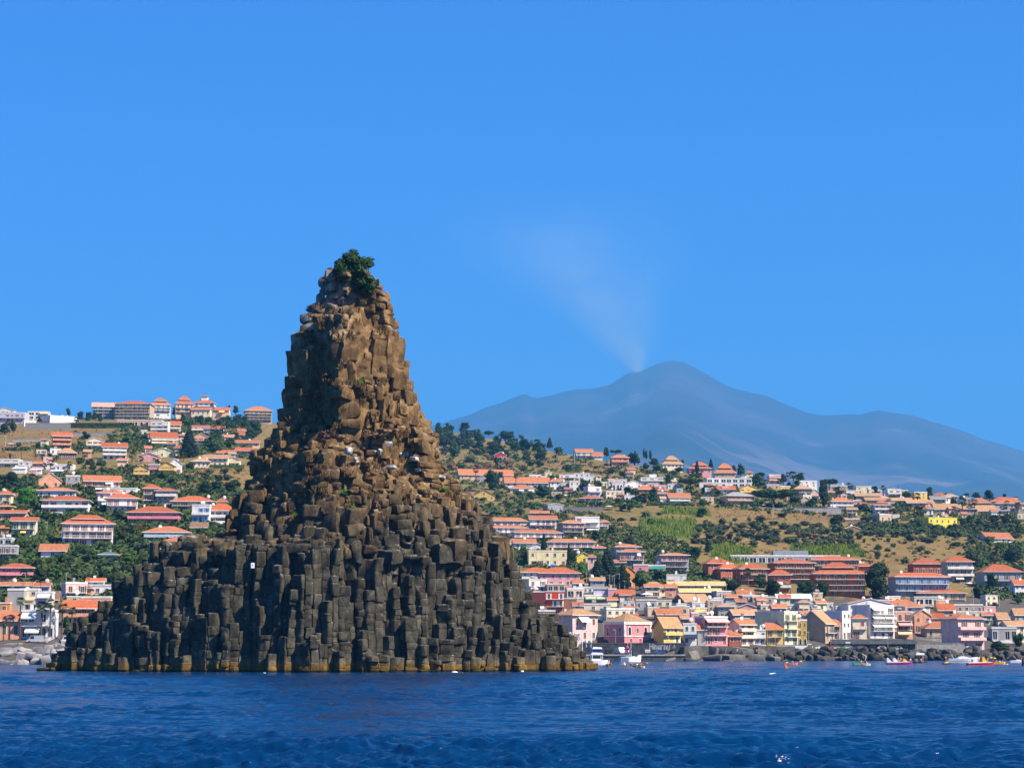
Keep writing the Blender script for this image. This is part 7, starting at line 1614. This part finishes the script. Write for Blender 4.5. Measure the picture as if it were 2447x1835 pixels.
MB().tube([(-L * .18, 0, 28 * px), (-L * .18, 0, 37 * px)], .12, 6).obj('mast', [GEL], t)
# moored fishing boat under a blue canopy
t, px = boat(1506, 1580, 'fishing_boat', 'blue-grey boat with white bow, blue canopy and a red inflatable arch, by the quay', 'boat', .25); L = 52 * px
hull(L, L * .32, 11 * px, .35, .4).obj('hull', [GEL], t); MB().box(-L * .5, -L * .12, -L * .163, L * .163, -.2, 10.6 * px).obj('stern', [mat('hull_bluegrey', (.13, .20, .28), rough=.4)], t)
MB().prism([(-L * .28, 27 * px), (L * .04, 27 * px), (L * .0, 31 * px), (-L * .24, 31 * px)], 'y', -L * .17, L * .17).obj('canopy', [BLUEC], t)
for sx in (-.24, .0):
    for sy in (-.15, .15): MB().tube([(L * sx, L * sy, 10 * px), (L * sx, L * sy, 27 * px)], .07, 6).obj('canopy_post', [GEL], t)
MB().box(L * .12, L * .32, -L * .12, L * .12, 13 * px, 24 * px).obj('cabin', [mat('smoked_panel', (.08, .09, .09), rough=.2)], t)
a = [(-L * .2 + 5 * px * math.cos(q), -L * .22, 20 * px + 16 * px * math.sin(q)) for q in [PI * k / 10 for k in range(11)]]
MB().tube(a, 1.5 * px, 8).obj('inflatable_arch', [plas('dull_red', (.50, .04, .04))], t, smooth=True)
MB().blob((-L * .16, -L * .24, 24 * px), (1.8 * px, 1.8 * px, 3 * px), 2, 8, 6, 0).obj('fender', [GEL], t, smooth=True)
MB().tube([(-L * .12, 0, 8 * px), (-L * .12, 0, 118 * px)], [.12, .06], 6).obj('mast', [mat('mast_pink', (.55, .36, .33))], t)
MB().tube([(L * .04, 0, 8 * px), (L * .04, 0, 46 * px)], .07, 6).obj('antenna', [GEL], t); MB().tube([(-L * .12, 0, 116 * px), (-L * .42, 0, 14 * px)], .035, 4).obj('stay', [IRON], t); MB().tube([(-L * .12, 0, 116 * px), (L * .46, 0, 18 * px)], .035, 4).obj('stay', [IRON], t)
# yellow cone buoy
c, px = wat(1492, 1588); t = link('buoy', None, None, 'yellow cone-shaped buoy floating off the quay', 'buoy', loc=c); MB().tube([(0, 0, -.3), (0, 0, 1.5 * px), (0, 0, 2.2 * px), (0, 0, 6.5 * px)], [2.6 * px, 3.4 * px, 3.2 * px, .8 * px], 12).obj('float', [YEL], t); MB().tube([(0, 0, 6.5 * px), (0, 0, 8.5 * px)], .5 * px, 6).obj('stem', [YEL], t)
def paddle(parent, p, ang, L, r):
    d = Vector((math.cos(ang), -.25, math.sin(ang))).normalized(); a = Vector(p) - d * L / 2; b = Vector(p) + d * L / 2
    o = MB().tube([a, b], .035, 6).obj('paddle', [IRON], parent)
    for q, s in ((a, -1), (b, 1)): MB().blob(q + d * s * r * .6, (r, .06, r * .48), 1, 8, 5, .05).obj('paddle_blade', [YEL], o, smooth=True)
def kayak(u, v, w, hullm, label, rot, paddles, people, bowm=None):
    t, px = boat(u, v, 'kayak', label, 'kayak', rot); L = w * px; b = hull(L, min(.9, L * .3), .38, .35, .6); b.obj('hull', [hullm], t)
    if bowm: o = hull(L * .4, min(.95, L * .3), .42, .2, .6).obj('bow', [bowm], t); o.location = (L * .31, 0, .02)
    for dx, a in paddles: paddle(t, (dx, -.35, .75), a, 3.0, .42)
    for dx, top, s in people:
        q = t.matrix_basis.to_3x3() if False else Matrix.Rotation(rot, 3, 'Z'); person(t.location + q @ Vector((dx, 0, .18)), 'sit', R.uniform(-.3, .3), top, s, 1.15)
kayak(1457, 1594, 19, GRN, 'green kayak with yellow paddles, just right of the rock', -1.1, ((0, .04), (-.5, .55)), ((.1, 'orange', 'person in an orange vest paddling the green kayak, in front'), (-.7, 'orange', 'second paddler in an orange vest, behind in the green kayak')))
kayak(1530, 1595, 24, GRN, 'green and white kayak with yellow paddles, in front of the blue-canopy boat', -.5, ((.1, .18), (-.5, -.05)), ((.1, 'orange', 'person in an orange vest in the green and white kayak'), (-.8, 'white', 'person in white behind in the green and white kayak')), GEL)
kayak(1896, 1588, 20, plas('coral', (.80, .16, .10)), 'small coral red canoe with upturned ends, before the lava shore', .1, ((0, .1),), ((-.2, 'lilac', 'person in a dark top in the coral red canoe'),))
kayak(2388, 1586, 28, YEL, 'yellow kayak full of people, near the right frame edge', .12, ((.3, -.5), (-.8, -.6)), ((.9, 'skin', 'bare-chested person at the front of the yellow kayak'), (.1, 'white', 'person in white in the middle of the yellow kayak'), (-.8, 'orange', 'person in orange at the back of the yellow kayak')))
# small orange sail standing in the water with a white foot
c, px = wat(1878, 1597); t = link('sail_board', None, None, 'little orange triangular sail on a low board, in open water at the right', 'sailboard', loc=c); MB().prism([(-5 * px, 15 * px), (-1 * px, 0), (4.5 * px, .5 * px), (5 * px, 6 * px)], 'y', -.08, .08).obj('sail', [ORG], t); MB().tube([(-5.2 * px, 0, 15.4 * px), (-1.2 * px, 0, -.2)], .09, 6).obj('mast', [IRON], t); MB().blob((3.5 * px, 0, .4 * px), (3.5 * px, .5, 1.2 * px), 4, 8, 5, .1).obj('board', [GEL], t)
# pedal boats
def pedalo(u, v, w, low, label, rot, seats, people):
    t, px = boat(u, v, 'pedal_boat', label, 'pedal boat', rot); L = w * px
    for sy in (-.7, .7):
        o = hull(L, .85, .5, .75, .5).obj('float', [low], t); o.location = (0, sy, 0)
    MB().prism([(-L * .5, .5), (L * .44, .62), (L * .36, .8), (-L * .45, .8)], 'y', -1.1, 1.1).obj('deck', [GEL], t)
    for fx, hgt, m_ in seats: MB().prism([(L * (fx - .10), .8), (L * (fx + .08), .8), (L * (fx + .02), .9 + hgt * .4), (L * (fx - .05), .8 + hgt), (L * (fx - .10), .8 + hgt)], 'y', -.9, .9).obj('seat', [m_], t)
    for fx, top, s in people: person(t.location + Matrix.Rotation(rot, 3, 'Z') @ Vector((L * fx, 0, .95)), 'sit', -PI / 2 + .5, top, s, 1.2)
pedalo(2148, 1587, 60, MAG, 'white and magenta pedal boat with orange slide seat', -.05, ((-.38, 1.0, GEL), (-.12, 1.0, GEL), (.26, .8, YEL)), ((-.02, 'skin', 'bare-backed person on the white and magenta pedal boat'), (.08, 'pink', 'person in pink on the white and magenta pedal boat')))
pedalo(2342, 1588, 62, REDP, 'bright red pedal boat with a yellow seat, at the right', .05, ((-.2, .7, GEL), (.16, 1.3, YEL)), ((-.05, 'white', 'person in white on the bright red pedal boat'), (.3, 'skin', 'bare-chested person on the bright red pedal boat'), (.02, 'orange', 'person in orange on the bright red pedal boat')))
# motorboat
t, px = boat(2302, 1582, 'motorboat', 'long white open motorboat with dark side stripes, bow to the right', 'boat', .08); L = 76 * px
hull(L, L * .28, 9 * px, .5, .5).obj('hull', [GEL], t); MB().box(-L * .45, L * .3, -L * .141, -L * .139, 3 * px, 4 * px).obj('stripe', [IRON], t)
MB().prism([(-L * .2, 9.6 * px), (L * .22, 10.5 * px), (L * .0, 15 * px), (-L * .14, 14 * px)], 'y', -L * .1, L * .1).obj('cabin', [GEL], t); MB().add([(L * .20, -L * .09, 11 * px), (L * .20, L * .09, 11 * px), (L * .02, L * .09, 15.2 * px), (L * .02, -L * .09, 15.2 * px)], [(0, 1, 2, 3)]).obj('windscreen', [GLASS], t)
for x, z in ((-.3, 25), (.05, 30)): MB().tube([(L * x, 0, 9 * px), (L * (x - .1), 0, z * px)], .05, 5).obj('fishing_rod', [TRIM], t)
# boat with a white sun top and bathers, floats
t, px = boat(2192, 1583, 'tender', 'low dark tender under a white sun top, beside the white and magenta pedal boat', 'boat', .1); L = 46 * px
hull(L, L * .3, 3.5 * px).obj('hull', [NAVY], t); MB().prism([(-.1 * L, 19 * px), (.38 * L, 19 * px), (.32 * L, 23 * px), (-.06 * L, 25 * px)], 'y', -L * .13, L * .13).obj('sun_top', [GEL], t)
for sx in (0, .3): MB().tube([(L * sx, 0, 3 * px), (L * sx, 0, 19 * px)], .05, 5).obj('sun_top_post', [TRIM], t)
for k, (dx, top, s) in enumerate(((-.35, 'white', 'person in white at the stern of the dark tender'), (-.05, 'skin', 'bare-chested person amidships in the dark tender'), (.2, 'orange', 'person in an orange vest at the bow of the dark tender'))): person(t.location + Vector((L * dx, 0, 2.6 * px)), 'sit', R.uniform(-1, 1), top, s, 1.3)
c, px = wat(2231, 1577); MB().tube([(4 * px * math.cos(a), 0, 3.5 * px + 4 * px * math.sin(a)) for a in [2 * PI * k / 14 for k in range(15)]], 1.3 * px, 8).obj('swim_ring', [ORG], None, True, loc=c, label='orange ring float bobbing between the tender and the motorboat', cat='swim ring')
t, px = boat(2262, 1586, 'water_scooter', 'dark water scooter with a yellow tail, left of the white motorboat', 'water scooter', .3); L = 22 * px
hull(L, 1.1, 2.6 * px).obj('hull', [NAVY], t); MB().prism([(-L * .3, 2.8 * px), (L * .15, 2.8 * px), (L * .3, 7 * px), (-L * .2, 5 * px)], 'y', -.3, .3).obj('saddle', [YEL], t); MB().tube([(L * .3, -.5, 7 * px), (L * .3, .5, 7 * px)], .06, 6).obj('handlebar', [IRON], t)
person(t.location + Vector((-.2, 0, 5 * px)), 'stand', .3, 'skin', 'bare-chested person standing on the dark water scooter', 1.0, 'black')
t, px = boat(2060, 1589, 'raft', 'pale paddle raft with a green bow and folding frame, before the lava shore', 'raft', .05); L = 40 * px
hull(L, L * .26, 3.6 * px).obj('hull', [mat('raft_cream', (.55, .52, .38))], t); o = hull(L * .7, L * .22, 2.2 * px, .3, .8).obj('bow', [GRN], t); o.location = (-L * .25, 0, 3.4 * px); o.rotation_euler = (0, -.05, PI)
MB().tube([(L * .02, 0, 27 * px), (L * .25, 0, 22 * px), (L * .18, 0, 10 * px), (L * .46, 0, 0)], .16, 6).obj('folding_frame', [mat('raft_cream', (.55, .52, .38))], t)
person(t.location + Vector((-L * .05, 0, 4 * px)), 'sit', .5, 'skin', 'bare-backed person sitting on the pale paddle raft', 1.2); person(t.location + Vector((L * .2, 0, 4 * px)), 'sit', -.4, 'black', 'person in dark top on the pale paddle raft', 1.2)
t, px = boat(2432, 1582, 'dinghy', 'small white dinghy with one rider, at the right frame edge', 'boat', .1); L = 38 * px; hull(L, L * .26, 5 * px).obj('hull', [GEL], t); MB().box(-L * .1, L * .15, -.5, .5, 5.5 * px, 7 * px).obj('seat', [GEL], t); person(t.location + Vector((L * .25, 0, 5 * px)), 'sit', .4, 'pink', 'person in pink riding the small white dinghy', 1.2)
c, px = wat(2445, 1589); MB().tube([(0, 0, -1), (0, 0, 10 * px), (0, 0, 19 * px)], [3 * px, 3.2 * px, 1.8 * px], 9).obj('mooring_post', [IRON], None, loc=c, label='dark mooring post cut by the right frame edge', cat='post')
# people ashore
for u, v, D, pose, top, s in ((1762, 1556, 700, 'sit', 'white', 'person in white sitting on the broad mole block'), (1808, 1556, 702, 'sit', 'orange', 'person in orange sitting at the left of the couple on the mole'), (1801, 1557, 702, 'stand', 'black', 'person in black standing next to the seated one on the mole'), (1597, 1563, 694, 'stand', 'red', 'person in a red top beside the graffiti cars'), (1596, 1531, 709, 'stand', 'lilac', 'person in lilac before the mustard yellow house')):
    p = P(u, v, D); person((p.x, p.y, p.z), pose, R.uniform(-.5, .5), top, s, 1.05)
# ------------------------------------------------------------------ on the rock
def on_rock(u, v, off=0.0):
    "first point of the stack hit by the view ray through (u, v); a ray that just misses is moved inwards"
    z = min(P(u, v, RD).z, 76.0); xl, xr = float(tab(LEFT, z)) + 1.2, float(tab(RIGHT, z)) - 1.2
    if xl < xr: u = min(max(u, 1223.5 + xl / KX), 1223.5 + xr / KX)
    else: u = 1223.5 + (xl + xr) / 2 / KX
    for D in np.arange(RD - 34, RD + 10, .4):
        p = P(u, v, D); z = p.z
        l, r = float(tab(LEFT, z)), float(tab(RIGHT, z))
        if l < p.x < r:
            s = (p.x - l) / (r - l); t = math.acos(max(-1, min(1, 1 - 2 * s))) / PI / 2
            y = section(z, t)[1]
            if D - RD >= y: return P(u, v, D - off)
    return P(u, v, RD)
def bush(u, v, w, h, kind, label, cat='shrub', big=1):
    p = on_rock(u, v - h * .2, .2); px = KX; o = link('shrub', tmpl(kind, big), None, label, cat, 'plants on the sea stack', loc=(p.x, p.y + (-.6 if 'tip of the' in label else .6), p.z - h * px * (.02 if 'tip of the' in label else .55 if kind == 'bright' else .3)), rotz=R.uniform(0, 6)); o.scale = (w * px * 1.15, w * px * 1.0, h * px * 1.15); return o
for a in ((822, 684, 84, 74, 'bush', 'green bush crowning the tip of the rock stack, left half', 'shrub', 2), (856, 692, 86, 80, 'bush', 'green bush on the tip of the rock stack, leaning right', 'shrub', 2), (876, 712, 78, 56, 'bush', 'lowest green bush just below the tip of the stack', 'shrub', 2), (844, 652, 58, 52, 'bush', 'topmost dark bush at the very tip of the stack', 'shrub', 2),
          (792, 655, 22, 24, 'dry', 'rust-brown dry bush left of the summit bush'), (892, 706, 64, 22, 'dry', 'straw-coloured dry bush on the shoulder under the summit bush'), (928, 716, 26, 26, 'dry', 'thin dry bush on the right edge under the summit'), (735, 745, 36, 26, 'dry', 'grey dry bush on the upper left shoulder of the stack'), (762, 770, 58, 30, 'dry', 'pale dried scrub on the upper left ledge of the stack'), (862, 920, 24, 26, 'bright', 'small bright green tuft in the middle of the spire'),
          (780, 908, 30, 24, 'dry', 'dry tuft on the left of the middle spire'), (995, 925, 22, 20, 'dry', 'dry tuft on the right edge of the middle spire'), (1002, 965, 20, 26, 'dry', 'dry tuft lower on the right edge of the spire'), (962, 808, 14, 24, 'dry', 'wispy dry tuft on the upper right edge'), (728, 1045, 34, 40, 'dry', 'golden dry grass bush left of the white boulders'), (780, 1050, 60, 30, 'dry', 'grey-brown dry scrub left of centre on the ledge'), (905, 1048, 90, 40, 'dry', 'wide brown dry scrub above the white boulders'), (985, 1108, 46, 20, 'bright', 'bright green mat beside the white boulders'),
          (1062, 1178, 26, 20, 'bright', 'bright green tuft on the right flank'), (1048, 1196, 34, 26, 'dry', 'ochre tuft on the right flank'), (818, 1178, 34, 14, 'bright', 'green mat low on the left centre'), (704, 1238, 26, 22, 'bright', 'dark green tuft in the left cleft'), (610, 1180, 34, 40, 'dry', 'straw tuft on the left shoulder tower'), (838, 1214, 30, 12, 'bright', 'thin green mat on a column top'), (1110, 1218, 18, 34, 'dry', 'yellow tuft on the far right flank'), (548, 1280, 60, 22, 'dry', 'dull tuft by the pale boulder at the left shoulder'), (820, 1128, 44, 20, 'dry', 'mossy brown mat above centre'), (960, 1175, 24, 26, 'dry', 'rusty mat right of centre'), (1000, 1150, 30, 14, 'dry', 'orange lichen mat below the white boulders')): bush(*a)
def ledge_grass():
    rg = random.Random(8); V = []; F = []
    for k in range(190):
        v = rg.uniform(720, 1300); z = P(900, v, RD).z; l, r = float(tab(LEFT, z)), float(tab(RIGHT, z)); x = l + (r - l) * rg.uniform(.06, .97); u = 1223.5 + x / KX
        if not (1000 < v < 1200) and rg.random() < .45: continue
        p = on_rock(u, v, .5); s = rg.uniform(.5, 1.25)
        for j in range(16):
            a = rg.uniform(0, 2 * PI); q = rg.uniform(0, .8) * s; h = rg.uniform(.5, 1.2) * s; w = .09; x0, y0 = p.x + q * math.cos(a), p.y + q * math.sin(a) * .6; lx, ly = rg.gauss(0, .4) * s, rg.gauss(-.15, .4) * s; b0 = len(V)
            V += [(x0 - w, y0, p.z - .3), (x0 + w, y0, p.z - .3), (x0 + lx + w * .5, y0 + ly, p.z - .1 + h), (x0 + lx * .9 - w * .5, y0 + ly, p.z - .1 + h * .8)]; F.append((b0, b0 + 1, b0 + 2, b0 + 3))
    link('dry_grass', mesh('dry_grass', V, F, leafm('rock_grass', (.20, .125, .045), .4)), kind='stuff')
ledge_grass()
GUANO = mat('guano_rock', (.36, .345, .31), var=.6, scale=1.6, bump=.6)
for k, (u, v, w, h, s) in enumerate(((952, 1068, 44, 32, 'largest white-splashed boulder on the ledge'), (914, 1080, 16, 20, 'small white upright boulder left of the largest one'), (966, 1086, 36, 14, 'flat white-splashed boulder below the largest one'), (1000, 1098, 28, 14, 'white-splashed boulder at the right of the ledge'), (854, 1096, 14, 18, 'white streaked stone left on the ledge'), (950, 1122, 30, 12, 'pale streaked slab beside the green mat'), (846, 1078, 24, 24, 'grey-white stone high on the left of the ledge'), (998, 1120, 22, 10, 'white-capped stone right of the green mat'), (1070, 1142, 24, 12, 'white-capped column top on the right flank'))):
    p = on_rock(u, v, .9); o = rock_piece('boulder', (p.x, p.y, p.z), w * KX * .75, w * KX * .7, h * KX * .75, k * 3 + 700, GUANO, .85, (R.uniform(-.3, .3), R.uniform(-.3, .3), R.uniform(0, 3)), .35); o['label'] = s; o['category'] = 'boulder'
p = on_rock(528, 1298, .5); o = rock_piece('boulder', (p.x, p.y, p.z), 28 * KX, 24 * KX, 22 * KX, 5, BASALT, .7, (0, 0, .4), .3); o['label'] = 'tan rounded boulder standing on the left shoulder of the stack'; o['category'] = 'boulder'
p = on_rock(604, 1352, 1.2); t = link('sign_plate', None, None, 'small white plate with a dark mark, fixed to the left face of the rock', 'sign', loc=(p.x, p.y, p.z - .4)); MB().box(-.33, .33, -.05, .05, 0, .98).obj('plate', [mat('sign_white', (.85, .87, .85))], t); MB().add([(-.16, -.056, .42), (.03, -.056, .42), (.03, -.056, .5), (-.03, -.056, .5), (-.03, -.056, .72), (-.08, -.056, .72), (-.18, -.056, .52)], [(0, 1, 2, 3, 4, 5, 6)]).obj('mark', [IRON], t); MB().box(-.05, .05, .05, 2.0, .3, .4).obj('bracket', [IRON], t)
# foam where the swell breaks
def foam(pts, label=None):
    b = MB()
    for k, (u, v, w, h) in enumerate(pts):
        c, px = wat(u, v); b.blob((c.x, c.y, .05), (w * px / 2, w * px * .5, h * px * .55), k, 9, 5, .35)
    b.obj('foam', [mat('sea_foam', (.78, .84, .86), rough=.9, var=.15, scale=3)], None, True, kind='stuff')
foam([(1086, 1606, 14, 5), (1094, 1607, 22, 2.5), (1108, 1607, 16, 1.6), (1248, 1604, 8, 5), (1300, 1602, 9, 3), (1350, 1600, 12, 1.5), (632, 1607, 6, 2)])
foam([(1843, 1610, 9, 4), (1849, 1608, 10, 2)])
# ================================================================== smoke drifting from the crater
def smoke():
    m = bpy.data.materials.new('crater_smoke'); m.use_nodes = True; t = m.node_tree; t.nodes.clear()
    o = t.nodes.new('ShaderNodeOutputMaterial'); pv = t.nodes.new('ShaderNodeVolumePrincipled'); pv.inputs['Color'].default_value = (.76, .89, 1.0, 1); pv.inputs['Anisotropy'].default_value = -.2
    co = t.nodes.new('ShaderNodeTexCoord'); n = N(t, 'ShaderNodeTexNoise'); n.inputs['Scale'].default_value = .0011; n.inputs['Detail'].default_value = 4; n.inputs['Roughness'].default_value = .6; n.inputs['Distortion'].default_value = .8
    t.links.new(co.outputs['Object'], n.inputs['Vector']); sp = N(t, 'ShaderNodeSeparateXYZ'); t.links.new(co.outputs['Object'], sp.inputs[0])
    # plume axis leans to the left as it climbs, spreading and thinning
    D = 22500.0; a = P(1527, 889, D); px = PX(D)
    z = mathn(t, 'DIVIDE', sp.outputs[2], px)                      # photograph pixels above the vent
    zc = mathn(t, 'MAXIMUM', z, 0.0)
    ax = mathn(t, 'MULTIPLY', mathn(t, 'POWER', zc, 1.1), -.30); wd = mathn(t, 'MULTIPLY_ADD', zc, .58, 9.0)
    dx = mathn(t, 'DIVIDE', mathn(t, 'SUBTRACT', mathn(t, 'DIVIDE', sp.outputs[0], px), mathn(t, 'ADD', ax, mathn(t, 'MULTIPLY_ADD', n.outputs[0], 60, -34))), wd)
    dy = mathn(t, 'DIVIDE', mathn(t, 'DIVIDE', sp.outputs[1], px), mathn(t, 'ADD', wd, 12.0))
    r2 = mathn(t, 'ADD', mathn(t, 'MULTIPLY', dx, dx), mathn(t, 'MULTIPLY', dy, dy))
    g = mathn(t, 'EXPONENT', mathn(t, 'MULTIPLY', r2, -1.2)); g = mathn(t, 'MULTIPLY', g, ramp(t, n.outputs[0], [(.34, (0, 0, 0)), (.68, (1, 1, 1))]))
    dn = mathn(t, 'DIVIDE', mathn(t, 'MULTIPLY', g, .55), mathn(t, 'ADD', zc, 12.0)); dn = mathn(t, 'MULTIPLY', dn, mathn(t, 'GREATER_THAN', z, 0.0)); dn = mathn(t, 'MULTIPLY', dn, mathn(t, 'MAXIMUM', mathn(t, 'MULTIPLY_ADD', z, -1 / 410., 1.0), 0.0))
    t.links.new(dn, pv.inputs['Density']); t.links.new(pv.outputs[0], o.inputs['Volume'])
    b = MB(); V = []
    for k, (zz, xl, xr, y) in enumerate(((0, -60, 60, 60), (60, -180, 110, 120), (200, -420, 230, 260), (420, -760, 380, 460))):
        V += [(xl * px, -y * px, zz * px), (xr * px, -y * px, zz * px), (xr * px, y * px, zz * px), (xl * px, y * px, zz * px)]
    F = [(3, 2, 1, 0), (12, 13, 14, 15)] + [(k * 4 + j, k * 4 + (j + 1) % 4, k * 4 + 4 + (j + 1) % 4, k * 4 + 4 + j) for k in range(3) for j in range(4)]
    b.add(V, F); ob = b.obj('smoke', [m], kind='stuff', loc=a)
    try: m.cycles.volume_step_rate = 1.0
    except Exception: pass
smoke()
S.cycles.volume_max_steps = 128
